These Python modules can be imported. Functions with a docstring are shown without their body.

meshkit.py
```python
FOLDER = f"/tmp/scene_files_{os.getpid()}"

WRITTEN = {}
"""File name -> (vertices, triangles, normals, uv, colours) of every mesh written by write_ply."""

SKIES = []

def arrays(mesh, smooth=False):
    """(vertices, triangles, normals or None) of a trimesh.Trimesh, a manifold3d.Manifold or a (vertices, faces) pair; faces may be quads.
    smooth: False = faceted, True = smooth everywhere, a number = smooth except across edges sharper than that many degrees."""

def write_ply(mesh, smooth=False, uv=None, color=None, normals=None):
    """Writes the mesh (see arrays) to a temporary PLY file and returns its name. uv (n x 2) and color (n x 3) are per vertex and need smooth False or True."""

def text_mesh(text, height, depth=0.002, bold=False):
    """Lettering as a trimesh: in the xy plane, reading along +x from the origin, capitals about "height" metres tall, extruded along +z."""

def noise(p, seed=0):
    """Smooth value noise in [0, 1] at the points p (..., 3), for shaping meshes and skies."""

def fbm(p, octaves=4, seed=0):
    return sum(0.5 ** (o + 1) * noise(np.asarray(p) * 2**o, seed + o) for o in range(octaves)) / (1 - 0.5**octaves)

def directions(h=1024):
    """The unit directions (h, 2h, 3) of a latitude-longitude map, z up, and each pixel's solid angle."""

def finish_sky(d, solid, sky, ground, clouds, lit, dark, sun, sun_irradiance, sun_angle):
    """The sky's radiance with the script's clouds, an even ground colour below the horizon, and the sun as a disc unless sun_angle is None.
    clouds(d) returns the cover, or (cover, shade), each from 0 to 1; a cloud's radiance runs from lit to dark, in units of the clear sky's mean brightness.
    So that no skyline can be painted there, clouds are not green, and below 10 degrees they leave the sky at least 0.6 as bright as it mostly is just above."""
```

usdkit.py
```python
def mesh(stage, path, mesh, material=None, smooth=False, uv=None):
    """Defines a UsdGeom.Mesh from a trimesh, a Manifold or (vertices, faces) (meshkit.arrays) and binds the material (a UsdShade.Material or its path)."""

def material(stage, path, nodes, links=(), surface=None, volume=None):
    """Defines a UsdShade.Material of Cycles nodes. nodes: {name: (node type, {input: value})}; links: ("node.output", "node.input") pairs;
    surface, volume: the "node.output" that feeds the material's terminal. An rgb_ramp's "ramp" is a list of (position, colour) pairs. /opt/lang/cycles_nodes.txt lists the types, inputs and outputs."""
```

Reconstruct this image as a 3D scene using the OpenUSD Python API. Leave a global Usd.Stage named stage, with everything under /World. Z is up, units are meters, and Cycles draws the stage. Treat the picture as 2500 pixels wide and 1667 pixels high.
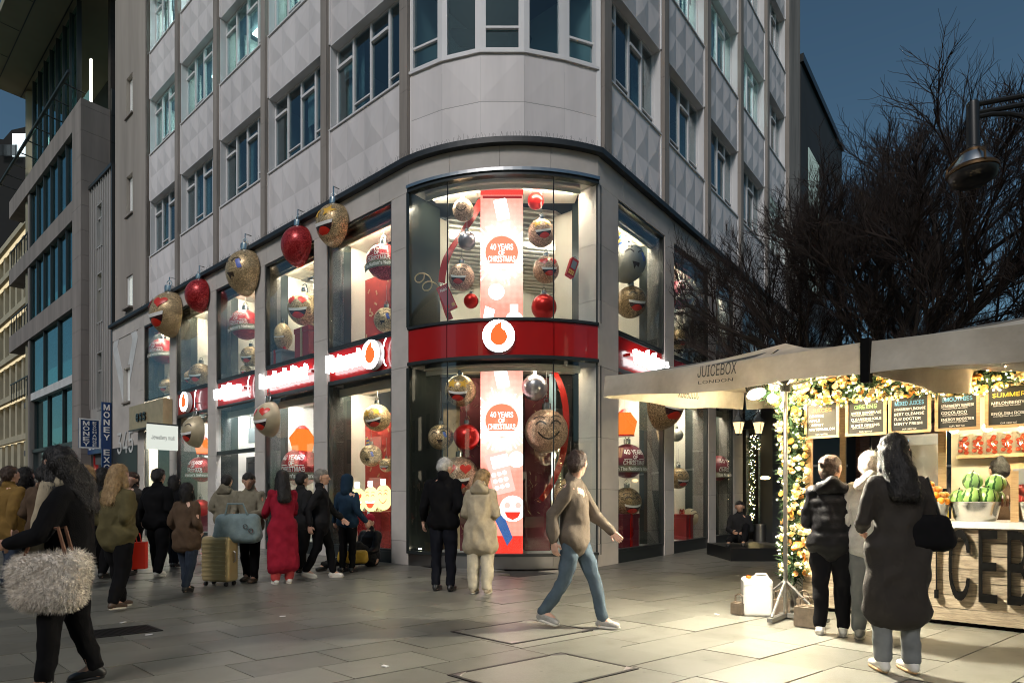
import math, random, re
import numpy as np, trimesh, manifold3d as m3, usdkit, meshkit
import shapely.geometry as sg
from shapely import affinity
from shapely.ops import unary_union
from pxr import Usd, UsdGeom, UsdLux, UsdShade, Gf, Sdf
random.seed(7); np.random.seed(7)
PI = math.pi
stage = Usd.Stage.CreateInMemory()
UsdGeom.SetStageUpAxis(stage, UsdGeom.Tokens.z); UsdGeom.SetStageMetersPerUnit(stage, 1.0)
UsdGeom.Xform.Define(stage, '/World'); UsdGeom.Scope.Define(stage, '/World/Looks')
# ------------------------------------------------------------------ camera, sky, sun
EYE, FPX, HY, CX = 1.27, 1431.0, 1213.0, 1250.0
cam = UsdGeom.Camera.Define(stage, '/World/camera')
cam.AddTranslateOp().Set(Gf.Vec3d(0, 0, EYE)); cam.AddRotateXOp().Set(90.0)
cam.CreateHorizontalApertureAttr(36.0); cam.CreateVerticalApertureAttr(36.0 * 682 / 1024)
cam.CreateFocalLengthAttr(36.0 * FPX / 2500)
cam.CreateVerticalApertureOffsetAttr(36.0 * (HY - 833.5) / 2500)
cam.CreateClippingRangeAttr(Gf.Vec2f(0.05, 2000))
EXPO = 1.5; XF = 2.0 ** -EXPO
cam.CreateExposureAttr(EXPO)
SUN_AZ, SUN_EL = math.radians(200), math.radians(42)     # low in the dusk behind the camera
sdir = np.array([math.sin(SUN_AZ) * math.cos(SUN_EL), math.cos(SUN_AZ) * math.cos(SUN_EL), math.sin(SUN_EL)])
usdkit.material(stage, '/World/Looks/dusk_sky', {
    'sky': ('sky_texture', {'sky_type': 'single_scattering', 'sun_disc': False, 'sun_elevation': SUN_EL, 'sun_rotation': SUN_AZ, 'air_density': 1.0, 'aerosol_density': 1.0, 'ozone_density': 1.5}),
    'tint': ('mix', {'mix_type': 'multiply', 'fac': 1.0, 'color2': (.86, 1.1, 1.04)}), 'bg': ('background_shader', {'strength': 0.019})}, [('sky.color', 'tint.color1'), ('tint.color', 'bg.color')], surface='bg.background')
dome = UsdLux.DomeLight.Define(stage, '/World/sky')
UsdShade.MaterialBindingAPI.Apply(dome.GetPrim()).Bind(UsdShade.Material.Get(stage, '/World/Looks/dusk_sky'))
dome.GetPrim().SetCustomDataByKey('kind', 'structure')
sun = UsdLux.DistantLight.Define(stage, '/World/sun')
sun.CreateNormalizeAttr(True); sun.CreateIntensityAttr(0.145); sun.CreateAngleAttr(16.0); sun.CreateColorAttr(Gf.Vec3f(1.0, 0.93, 0.9))
sun.AddRotateXYZOp().Set(Gf.Vec3f(math.degrees(PI / 2 - SUN_EL), 0, math.degrees(PI - SUN_AZ)))
# ------------------------------------------------------------------ naming
USED, LOC = {}, {}
def path_for(name, parent='/World'):
    k = parent + '/' + name; n = USED.get(k, -1) + 1; USED[k] = n
    return k if n == 0 else '%s_%03d' % (k, n)
def cd(prim, **kw):
    for k, v in kw.items():
        if v: prim.SetCustomDataByKey(k, v)
def thing(name, label, cat, loc=(0, 0, 0), group=None, kind=None):
    p = path_for(name); x = UsdGeom.Xform.Define(stage, p); x.AddTranslateOp().Set(Gf.Vec3d(*map(float, loc)))
    LOC[p] = np.array(loc, float); cd(x.GetPrim(), label=label, category=cat, group=group, kind=kind)
    return p
def setting(name, loc=(0, 0, 0)):
    p = path_for(name); x = UsdGeom.Xform.Define(stage, p); LOC[p] = np.array(loc, float); x.AddTranslateOp().Set(Gf.Vec3d(*map(float, loc)))
    cd(x.GetPrim(), kind='structure'); return p
def sub(parent, name, label=None):
    "an empty part whose sub-parts follow"
    p = path_for(name, parent); UsdGeom.Xform.Define(stage, p); LOC[p] = LOC[parent]
    if label: cd(stage.GetPrimAtPath(p), label=label)
    return p
def part(parent, name, mesh, mat, smooth=False, label=None, kind=None):
    if isinstance(mesh, MB): mesh = mesh.tm()
    v, f = (mesh.vertices, mesh.faces) if hasattr(mesh, 'vertices') else mesh
    loc = LOC.get(parent, np.zeros(3)); p = path_for(name, parent)
    tm = trimesh.Trimesh(np.asarray(v, float) - loc, f, process=bool(smooth))
    usdkit.mesh(stage, p, tm, M[mat], smooth=smooth); LOC[p] = loc
    cd(stage.GetPrimAtPath(p), label=label, kind=kind)
    return p
def solo(name, mesh, mat, label, cat, group=None, smooth=False, kind=None):
    "a thing that is one mesh"
    if isinstance(mesh, MB): mesh = mesh.tm()
    p = path_for(name); usdkit.mesh(stage, p, trimesh.Trimesh(mesh.vertices, mesh.faces, process=bool(smooth)), M[mat], smooth=smooth)
    cd(stage.GetPrimAtPath(p), label=label, category=cat, group=group, kind=kind)
    return p
# ------------------------------------------------------------------ mesh building
class FR:
    "a frame: origin, three axes"
    def __init__(s, o, a, b, c=(0, 0, 1)):
        s.o = np.array(o, float); s.A = np.array([a, b, c], float); s.flip = np.linalg.det(s.A) < 0
    def __call__(s, p): return s.o + np.asarray(p, float) @ s.A
def unit(v): v = np.asarray(v, float); return v / np.linalg.norm(v)
WF = FR((0, 0, 0), (1, 0, 0), (0, 1, 0))
BF = np.array([[0,3,2],[0,2,1],[4,5,6],[4,6,7],[0,1,5],[0,5,4],[1,2,6],[1,6,5],[2,3,7],[2,7,6],[3,0,4],[3,4,7]])
class MB:
    def __init__(s): s.v, s.f, s.n = [], [], 0
    def add(s, v, f, flip=False):
        v = np.asarray(v, float); f = np.asarray(f, int)
        if flip: f = f[:, ::-1]
        s.v.append(v); s.f.append(f + s.n); s.n += len(v); return s
    def box(s, a0, a1, b0, b1, c0, c1, fr=WF):
        v = np.array([[a0,b0,c0],[a1,b0,c0],[a1,b1,c0],[a0,b1,c0],[a0,b0,c1],[a1,b0,c1],[a1,b1,c1],[a0,b1,c1]])
        return s.add(fr(v), BF, fr.flip)
    def cbox(s, c, size, fr=WF):
        c, h = np.asarray(c, float), np.asarray(size, float) / 2
        return s.box(c[0]-h[0], c[0]+h[0], c[1]-h[1], c[1]+h[1], c[2]-h[2], c[2]+h[2], fr)
    def quad(s, p): return s.add(p, [[0,1,2],[0,2,3]])
    def tube(s, pts, r, n=8, caps=True):
        pts = np.asarray(pts, float); k = len(pts); r = np.broadcast_to(np.asarray(r, float), (k,))
        t = np.gradient(pts, axis=0); t /= np.maximum(np.linalg.norm(t, axis=1, keepdims=True), 1e-9)
        u = np.cross(t[0], [0, 0, 1.0])
        if np.linalg.norm(u) < 1e-3: u = np.cross(t[0], [1.0, 0, 0])
        rings, a = [], np.arange(n) * 2 * PI / n
        for i in range(k):
            u = u - t[i] * (u @ t[i]); u = unit(u); w = np.cross(t[i], u)
            rings.append(pts[i] + r[i] * (np.cos(a)[:, None] * u + np.sin(a)[:, None] * w))
        v = np.vstack(rings); f = []
        for i in range(k - 1):
            for j in range(n):
                a0, a1 = i * n + j, i * n + (j + 1) % n
                f += [[a0, a1, a1 + n], [a0, a1 + n, a0 + n]]
        if caps:
            c0, c1 = len(v), len(v) + 1; v = np.vstack([v, pts[0], pts[-1]])
            for j in range(n): f += [[c0, (j + 1) % n, j], [c1, (k-1)*n + j, (k-1)*n + (j + 1) % n]]
        return s.add(v, f)
    def lathe(s, prof, n=16, fr=WF):
        prof = np.asarray(prof, float); a = np.arange(n) * 2 * PI / n
        v = np.array([[r * math.cos(t), r * math.sin(t), z] for r, z in prof for t in a]); f = []
        for i in range(len(prof) - 1):
            for j in range(n):
                a0, a1 = i * n + j, i * n + (j + 1) % n
                f += [[a0, a1, a1 + n], [a0, a1 + n, a0 + n]]
        return s.add(fr(v), f, fr.flip)
    def prism(s, poly, d0, d1, fr=WF):
        "polygon in the frame's first two axes, extruded along its third"
        for g in getattr(poly, 'geoms', [poly]):
            if g.is_empty or g.area < 1e-8: continue
            m = trimesh.creation.extrude_polygon(g, d1 - d0, engine='earcut')
            s.add(fr(np.asarray(m.vertices) + [0, 0, d0]), m.faces, fr.flip)
        return s
    def sphere(s, c, r, sub=2, scale=(1, 1, 1), fr=None):
        v, f = SPH[sub]; v = v * r * np.asarray(scale, float)
        return s.add((v @ fr.A if fr is not None else v) + np.asarray(c, float), f)
    def mesh(s, tm, fr=WF): return s.add(fr(tm.vertices), tm.faces, fr.flip)
    def tm(s):
        if not s.v: return trimesh.Trimesh()
        return trimesh.Trimesh(np.vstack(s.v), np.vstack(s.f), process=False)
SPH = {k: (lambda t: (np.array(t.vertices), np.array(t.faces)))(trimesh.creation.icosphere(subdivisions=k)) for k in range(5)}
def sheet(poly, fr, d):
    "flat sheet of a polygon at depth d"
    mb = MB()
    for g in getattr(poly, 'geoms', [poly]):
        if g.is_empty or g.area < 1e-9: continue
        v, f = trimesh.creation.triangulate_polygon(g, engine='earcut')
        mb.add(fr(np.column_stack([v, np.full(len(v), d)])), f, fr.flip)
    return mb
def circle(x, y, r, n=24): return sg.Polygon([(x + r * math.cos(t), y + r * math.sin(t)) for t in np.arange(n) * 2 * PI / n])
TXT = {}
def text_poly(text, height, bold=False, width=None, align='c'):
    "lettering as a mesh centred on the origin in xy"
    key = (text, bold)
    if key not in TXT: TXT[key] = meshkit.text_mesh(text, 1.0, 0.05, bold)
    t = TXT[key].copy(); v = np.array(t.vertices); sx = height
    ext = v[:, 0].max() - v[:, 0].min()
    if width: sx = width / ext
    x0 = v[:, 0].min() + (ext / 2 if align == 'c' else 0)
    v[:, 0] = (v[:, 0] - x0) * sx; v[:, 1] *= height; v[:, 1] -= height * .5
    t.vertices = v; return t
# ------------------------------------------------------------------ materials
M = {}
def mat(name, col, rough=0.6, metal=0.0, var=0.0, scale=6.0, bump=0.0, bscale=60.0, spec=0.5, coat=0.0, emit=None, es=0.0, rnd=0.0, streak=False, col2=None, alpha=1.0, trans=0.0, sheen=0.0):
    n = {'p': ('principled_bsdf', {'base_color': col, 'roughness': rough, 'metallic': metal, 'specular_ior_level': spec, 'coat_weight': coat, 'transmission_weight': trans, 'sheen_weight': sheen})}
    l = []
    if emit is not None: n['p'][1].update(emission_color=emit, emission_strength=es)
    last = None
    if var or bump: n['g'] = ('geometry', {})
    if var:
        c2 = col2 if col2 is not None else tuple(c * (1 - var) for c in col)
        n['mp'] = ('mapping', {'scale': (1, 1, 0.12) if streak else (1, 1, 1)}); l.append(('g.position', 'mp.vector'))
        n['n'] = ('noise_texture', {'scale': scale, 'detail': 6.0, 'roughness': 0.62}); l.append(('mp.vector', 'n.vector'))
        n['r'] = ('rgb_ramp', {'ramp': [(0.3, c2), (0.68, tuple(min(1, c * (1 + var * .35)) for c in col))]}); l.append(('n.fac', 'r.fac'))
        last = 'r.color'
    if rnd:
        n['oi'] = ('object_info', {}); n['mr'] = ('map_range', {'to_min': 1 - rnd, 'to_max': 1 + rnd}); l.append(('oi.random', 'mr.value'))
        n['hs'] = ('hsv', {'color': col}); l.append(('mr.result', 'hs.value'))
        if last: l.append((last, 'hs.color'))
        last = 'hs.color'
    if last: l.append((last, 'p.base_color'))
    if bump:
        n['bn'] = ('noise_texture', {'scale': bscale, 'detail': 4.0}); n['b'] = ('bump', {'strength': bump, 'distance': 0.01})
        l += [('g.position', 'bn.vector'), ('bn.fac', 'b.height'), ('b.normal', 'p.normal')]
    M[name] = usdkit.material(stage, '/World/Looks/' + name, n, l, surface='p.BSDF')
def emat(name, col, s): M[name] = usdkit.material(stage, '/World/Looks/' + name, {'e': ('emission', {'color': col, 'strength': s * XF})}, [], surface='e.emission')
def glassmat(name, tint=(0.93, 0.96, 0.95), ior=1.5, gl=1.0):
    M[name] = usdkit.material(stage, '/World/Looks/' + name, {'t': ('transparent_bsdf', {'color': tint}), 'g': ('glossy_bsdf', {'color': (gl, gl, gl), 'roughness': 0.01}), 'geo': ('geometry', {}),
        'io': ('mix_float', {'a': ior, 'b': 1 / ior}), 'f': ('fresnel', {}), 'm': ('mix_closure', {})},
        [('geo.backfacing', 'io.fac'), ('io.result', 'f.IOR'), ('f.fac', 'm.fac'), ('t.BSDF', 'm.closure1'), ('g.BSDF', 'm.closure2')], surface='m.closure')
mat('stone', (.50, .465, .43), .75, var=.16, scale=1.6, bump=.15, bscale=40, rnd=.05)
mat('stone_dark', (.30, .265, .235), .8, var=.35, scale=2.5, bump=.2, bscale=30, streak=True)
mat('white_panel', (.71, .665, .655), .5, var=.15, scale=1.6, streak=True, rnd=.04)
mat('white_paint', (.72, .71, .71), .45, var=.05, scale=2)
mat('dark_metal', (.018, .022, .023), .35)
mat('cornice_metal', (.02, .025, .03), .5, var=.4, scale=3)
mat('black_reveal', (.02, .025, .023), .25)
mat('cream_wall', (.72, .68, .60), .8, var=.04, scale=1)
mat('room_grey', (.16, .18, .18), .9)
mat('curtain', (.42, .46, .43), .9, var=.2, scale=5)
mat('red_gloss', (.36, .008, .008), .22, coat=.4, var=.1, scale=1.5)
mat('steel_plinth', (.42, .42, .43), .28, metal=1.0, var=.1, scale=2)
mat('floor_pale', (.5, .49, .47), .5)
mat('slat_dark', (.03, .03, .03), .7); mat('slat_pale', (.7, .66, .58), .6)
glassmat('glass'); glassmat('glass_blue', (.62, .76, .8), 1.7)
M['glass_office'] = usdkit.material(stage, '/World/Looks/glass_office', {'t': ('transparent_bsdf', {'color': (.55, .78, .82)}), 'g': ('glossy_bsdf', {'color': (.75, 1.0, 1.0), 'roughness': 0.02}), 'lw': ('layer_weight', {'blend': .5}), 'mr': ('map_range', {'to_min': .28, 'to_max': .7}), 'm': ('mix_closure', {})},
    [('lw.fresnel', 'mr.value'), ('mr.result', 'm.fac'), ('t.BSDF', 'm.closure1'), ('g.BSDF', 'm.closure2')], surface='m.closure')
mat('grout', (.018, .016, .014), .95)
mat('roof_grey', (.1, .1, .1), .8)
def pave(name, col, seed):
    M[name] = usdkit.material(stage, '/World/Looks/' + name, {
        'p': ('principled_bsdf', {'specular_ior_level': .5}), 'g': ('geometry', {}), 'oi': ('object_info', {}),
        'n1': ('noise_texture', {'scale': .9, 'detail': 5.0, 'roughness': .6}), 'n2': ('noise_texture', {'scale': 90.0, 'detail': 4.0, 'roughness': .7}), 'n3': ('noise_texture', {'scale': 2.5, 'detail': 6.0}),
        'r1': ('rgb_ramp', {'ramp': [(.25, tuple(c * .82 for c in col)), (.75, tuple(c * 1.06 for c in col))]}),
        'm2': ('mix', {'mix_type': 'multiply', 'fac': .42}), 'r2': ('rgb_ramp', {'ramp': [(.3, (.5, .5, .5)), (.6, (1, 1, 1))]}),
        'vz': ('voronoi_texture', {'scale': 4.5}), 'vr': ('rgb_ramp', {'ramp': [(0, (.5, .5, .5)), (.055, (.58, .58, .58)), (.075, (1, 1, 1))]}), 'mg': ('mix', {'mix_type': 'multiply', 'fac': .8}),
        'hs': ('hsv', {}), 'mr': ('map_range', {'to_min': .78, 'to_max': 1.15}), 'b': ('bump', {'strength': .18, 'distance': .005}),
        'rr': ('rgb_ramp', {'ramp': [(.3, (.30, .30, .30)), (.75, (.43, .43, .43))]})},
        [('g.position', 'n1.vector'), ('g.position', 'n2.vector'), ('g.position', 'n3.vector'), ('n1.fac', 'r1.fac'), ('r1.color', 'm2.color1'), ('n2.fac', 'r2.fac'), ('r2.color', 'm2.color2'),
         ('g.position', 'vz.vector'), ('vz.distance', 'vr.fac'), ('m2.color', 'mg.color1'), ('vr.color', 'mg.color2'), ('mg.color', 'hs.color'), ('oi.random', 'mr.value'), ('mr.result', 'hs.value'), ('hs.color', 'p.base_color'), ('n2.fac', 'b.height'), ('b.normal', 'p.normal'), ('n3.fac', 'rr.fac'), ('rr.color', 'p.roughness')], surface='p.BSDF')
pave('paving', (.165, .163, .138), 1); pave('paving_far', (.145, .14, .122), 2)
# ------------------------------------------------------------------ frames of the place
def v3(p, z=0.0): return np.array([p[0], p[1], z], float)
OL, dL, nL = np.array([-1.94, 10.95]), np.array([-.769, .640]), np.array([-.640, -.769])
OR, dR, nR = np.array([1.566, 10.65]), np.array([.639, .769]), np.array([.769, -.639])
LF = FR(v3(OL), v3(dL), v3(nL)); RF = FR(v3(OR), v3(dR), v3(nR))
def px(x, y, Y):
    "the point at depth Y seen at a pixel of the 2500 px photograph (used only to place real things)"
    return np.array([(x - CX) / FPX * Y, Y, EYE + (HY - y) / FPX * Y])
def ground(x, y): return px(x, y, FPX * EYE / (y - HY))
def onplane(x, y, O, d, n, off):
    r = (x - CX) / FPX; P = O + n * off; s = (r * P[1] - P[0]) / (d[0] - r * d[1]); Y = P[1] + d[1] * s
    return s, EYE + (HY - y) / FPX * Y
def onL(x, y, off=0.0): return onplane(x, y, OL, dL, nL, off)
def onR(x, y, off=0.0): return onplane(x, y, OR, dR, nR, off)
# curved corner between the two facades
ch = OR - OL; mid = (OL + OR) / 2; up = unit(np.array([ch[1], -ch[0]])); half = np.linalg.norm(ch) / 2; sag = .46
RAD = (half ** 2 + sag ** 2) / (2 * sag); cen = mid - up * (RAD - sag)
aL, aR = math.atan2(*(OL - cen)[::-1]), math.atan2(*(OR - cen)[::-1])
if aR < aL: aR += 2 * PI
def arc(off=0.0, n=24, t0=0.0, t1=1.0): return [cen + (RAD + off) * np.array([math.cos(a), math.sin(a)]) for a in aL + (aR - aL) * np.linspace(t0, t1, n)]
Cc = OL - 2.83 * dL
foot = sg.Polygon([OL + 16.66 * dL] + arc() + [OR + 14.3 * dR, OR + 14.3 * dR + 12 * dL, OL + 16.66 * dL + 10 * dR])
def ring(z0, z1, out, inn, clip=None):
    "a band of wall following the plan, from out metres outside to inn metres inside"
    a = foot.buffer(out, join_style=2) if out else foot
    p = a.difference(foot.buffer(-inn, join_style=2))
    if clip is not None: p = p.intersection(clip)
    return MB().prism(p, z0, z1)
front = sg.Polygon([OL + 16.9 * dL + 1.0 * nL, Cc + nL * 3 + nR * 3, OR + 14.6 * dR + nR, OR + 14.6 * dR - nR * 1.2, OR + 1 * dR - nR * 2, OL + 1 * dL - nL * 2, OL + 16.9 * dL - nL * 1.2])
# ================================================================== ground
base = MB().box(-60, 40, -4, 90, -.5, -.03)
g0 = solo('ground', base, 'grout', None, None); cd(stage.GetPrimAtPath(g0), kind='structure')
pv = setting('pavement')
eC, eX = np.array([.82, .572]), np.array([.769, -.64])
slabs = []
rg = random.Random(3)
for i in range(-60, 26):
    a = rg.uniform(0, .8) - 34
    while a < 34:
        w = rg.choice([.68, .68, .76, .84, .92])
        c = eC * (a + w / 2) + eX * (.46 * (i + .5)); a0, a = a, a + w
        x, y = c
        if y < 2.2 or y > 34 or abs(x) > y * .95 + 1.5: continue
        dl = (c - OL) @ nL; dr = (c - OR) @ nR
        if dl < -.3 and dr < -.3: continue
        q = np.array([eC * (a0 + .0045) + eX * (.46 * i + .0045), eC * (a - .0045) + eX * (.46 * i + .0045), eC * (a - .0045) + eX * (.46 * (i + 1) - .0045), eC * (a0 + .0045) + eX * (.46 * (i + 1) - .0045)])
        slabs.append((y, q))
slabs.sort(key=lambda t: t[0])
def slab(q, mb, r):
    dz = r.uniform(-.0025, .0025); tl = [dz + r.uniform(-.0015, .0015) for _ in range(4)]
    lo = [[*p, -.029] for p in q]; hi = [[*p, t] for p, t in zip(q, tl)]
    return mb.add(lo + hi, BF, True)
near, far = slabs[:300], slabs[300:]
for y, q in near: part(pv, 'paving_slab', slab(q, MB(), rg), 'paving')
mb = MB()
for y, q in far: slab(q, mb, rg)
part(pv, 'far_paving', mb, 'paving_far', kind='stuff')
# covers and litter let into the paving
def cover(name, c, w, h, label, cat, grate=False):
    fr = FR((c[0], c[1], 0), v3(eC), v3(eX)); t = thing(name, label, cat, (c[0], c[1], 0))
    m = MB(); e = .025
    m.box(-w/2, w/2, -h/2, -h/2+e, -.02, .007, fr); m.box(-w/2, w/2, h/2-e, h/2, -.02, .007, fr)
    m.box(-w/2, -w/2+e, -h/2+e, h/2-e, -.02, .007, fr); m.box(w/2-e, w/2, -h/2+e, h/2-e, -.02, .007, fr)
    part(t, 'frame', m, 'iron')
    if grate:
        k = 9
        for i in range(k):
            y = -h/2 + e + (h - 2*e) * (i + .5) / k
            part(t, 'grate_bar', MB().box(-w/2+e, w/2-e, y-.01, y+.01, -.02, .006, fr), 'iron')
    else:
        part(t, 'inset_stone', MB().box(-w/2+e+.004, w/2-e-.004, -h/2+e+.004, h/2-e-.004, -.02, .0055, fr), 'paving')
        for sx in (-1, 1):
            for sy in (-1, 1):
                p = sg.Polygon([(sx*(w/2-e), sy*(h/2-e)), (sx*(w/2-e-.11), sy*(h/2-e)), (sx*(w/2-e), sy*(h/2-e-.06))])
                part(t, 'corner_plate', MB().prism(p, -.01, .009, fr), 'bright_steel')
mat('iron', (.03, .028, .027), .45, metal=.6); mat('bright_steel', (.6, .57, .58), .3, metal=1.0)
c = ground(1275, 1540); cover('access_cover', c, .95, .75, 'paved access cover with bright corner plates in front of the red corner window', 'manhole cover')
c = ground(1330, 1640); cover('access_cover', c, 1.05, .7, 'paved access cover nearest the bottom edge of the photo', 'manhole cover')
c = ground(285, 1542); cover('drain_grate', c, .62, .4, 'dark iron drain grate in the paving at lower left', 'drain', True)
for i, (x, y) in enumerate(((1000, 1410), (300, 1520), (940, 1627), (364, 1550), (1750, 1500), (690, 1505))):
    c = ground(x, y); a = i * 1.3
    fr = FR((c[0], c[1], .004), (math.cos(a), math.sin(a), 0), (-math.sin(a), math.cos(a), 0))
    solo('litter', MB().prism(sg.Polygon([(-.03, -.012), (.028, -.016), (.03, .01), (-.024, .015)]), 0, .006, fr), 'white_paint' if i else 'iron', ['small black scrap of litter on the paving left of the man in black', 'small white scrap of litter near the drain grate', 'pale scrap of litter at bottom centre of the paving', 'tiny white scrap of litter right of the drain grate', 'scrap of litter on the paving left of the white canister', 'white scrap of litter on the paving by the red coat'][i], 'litter')
# ================================================================== the corner building
B = thing('corner_building', 'large white panelled corner building with a lit red fronted shop on two floors', 'building')
ZP, ZF0, ZF1, ZW, ZC0, ZC1 = .22, 3.73, 4.41, 6.96, 7.46, 7.56
SILL, HEAD = [9.35, 12.77, 16.2], [11.2, 14.62, 18.05]
ROOF = 19.6
COLS_L = [(0, .49), (2.68, 3.18), (5.38, 5.87), (8.07, 8.57), (10.78, 11.28), (13.44, 13.99)]
COLS_R = [(0, .73), (2.77, 3.23), (5.28, 5.76), (7.1, 7.8)]
def sides():
    yield LF, COLS_L, 'L'
    yield RF, COLS_R, 'R'
rg = random.Random(5)
for fr, cols, nm in sides():
    for k, (a, b) in enumerate(cols):
        zs = [0, .42, 1.33, 2.45, 3.6, 4.75, 5.85, ZW]
        zs = [zs[0]] + [z + (rg.uniform(-.12, .12) if 0 < i < 7 else 0) for i, z in enumerate(zs)][1:]
        for z0, z1 in zip(zs, zs[1:]):
            part(B, 'stone_panel', MB().box(a, b, -.42, rg.uniform(-.002, .002), z0 + .003, z1 - .003, fr), 'stone')
    # frieze panels above the windows
    s0, s1 = cols[0][0], 16.6 if nm == 'L' else 13.6
    s = s0
    while s < s1 - .05:
        e = min(s + rg.choice([.86, .9, .95]), s1)
        part(B, 'stone_panel', MB().box(s + .002, e - .002, -.42, rg.uniform(-.002, .002), ZW + .003, ZC0 - .002, fr), 'stone'); s = e
for k in range(4):
    a, b = arc(0, 7, k / 4 + .0008, (k + 1) / 4 - .0008), arc(-.42, 7, k / 4 + .0008, (k + 1) / 4 - .0008)
    part(B, 'stone_panel', MB().prism(sg.Polygon(a + b[::-1]), ZW + .003, ZC0 - .002), 'stone')
# the far left flank of stone with its small windows, above the jeweller's door
zs = [0, 2.9, 3.9, 4.9, 5.9, ZC0]
flank = sg.box(13.5, ZC1, 16.66, ROOF)
small = [(15.15, 4.62, .62, 1.2), (15.15, 7.95, .62, 1.15), (15.15, 11.25, .62, 1.4), (15.15, 14.75, .62, 1.4)]
FZ = lambda fr: FR(fr.o, fr.A[0], fr.A[2], fr.A[1])          # the facade's plane as xy, its outward normal as z
fp = flank
lowf = sg.box(13.99, 0, 16.66, ZW).difference(sg.box(14.75, 0, 16.0, 2.75))
for (s, z, w, h) in small:
    r = sg.box(s - w/2, z, s + w/2, z + h); fp = fp.difference(r); lowf = lowf.difference(r)
mat('flank_stone', (.36, .315, .275), .8, var=.3, scale=1.0, bump=.15, bscale=30, streak=True)
part(B, 'flank_wall', MB().prism(fp, -.5, -.1, FZ(LF)), 'flank_stone')
part(B, 'flank_wall', MB().prism(lowf, -.42, -.02, FZ(LF)), 'stone')
emat('lit_room', (1.0, .98, .92), 1.0); emat('lit_room_cool', (.86, 1.0, .9), .22)
for k, (s, z, w, h) in enumerate(small):
    W = sub(B, 'small_window'); o = -.02 if k < 2 else -.1
    m = MB(); e = .05
    m.box(s-w/2, s+w/2, o-.2, o-.12, z, z+e, LF); m.box(s-w/2, s+w/2, o-.2, o-.12, z+h-e, z+h, LF)
    m.box(s-w/2, s-w/2+e, o-.2, o-.12, z+e, z+h-e, LF); m.box(s+w/2-e, s+w/2, o-.2, o-.12, z+e, z+h-e, LF)
    part(W, 'frame', m, 'white_paint')
    part(W, 'sill', MB().box(s-w/2-.06, s+w/2+.06, o-.1, o+.06, z-.06, z, LF), 'stone_dark')
    part(W, 'pane', MB().box(s-w/2+e, s+w/2-e, o-.17, o-.165, z+e, z+h-e, LF), 'glass')
    part(W, 'lit_blind', MB().box(s-w/2+.01, s+w/2-.01, o-.20, o-.19, z+.01, z+h-.01, LF), 'lit_room')
# white diamond painted in relief on the flank
dm = sg.Polygon([(15.33, 9.0), (14.05, 6.7), (15.33, 4.3), (16.6, 6.7)])
dmi = sg.Polygon([(15.33, 8.0), (14.55, 6.7), (15.33, 5.3), (16.1, 6.7)])
band = dm.difference(dmi).difference(sg.box(14.8, 7.9, 15.5, 9.3)).difference(sg.box(14.8, 4.3, 15.5, 5.9))
mat('white_stone', (.62, .63, .62), .6, var=.2, scale=2)
for g in getattr(band, 'geoms', [band]): part(B, 'diamond_band', MB().prism(g.intersection(sg.box(13, 0, 17, ZC0 - .02)), -.022, -.008, FZ(LF)), 'white_stone')
# cornice, roof
corn = foot.buffer(.12, join_style=1, quad_segs=16).difference(foot.buffer(-.6, join_style=2))
part(B, 'cornice', MB().prism(corn, ZC0, ZC1), 'cornice_metal')
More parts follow.
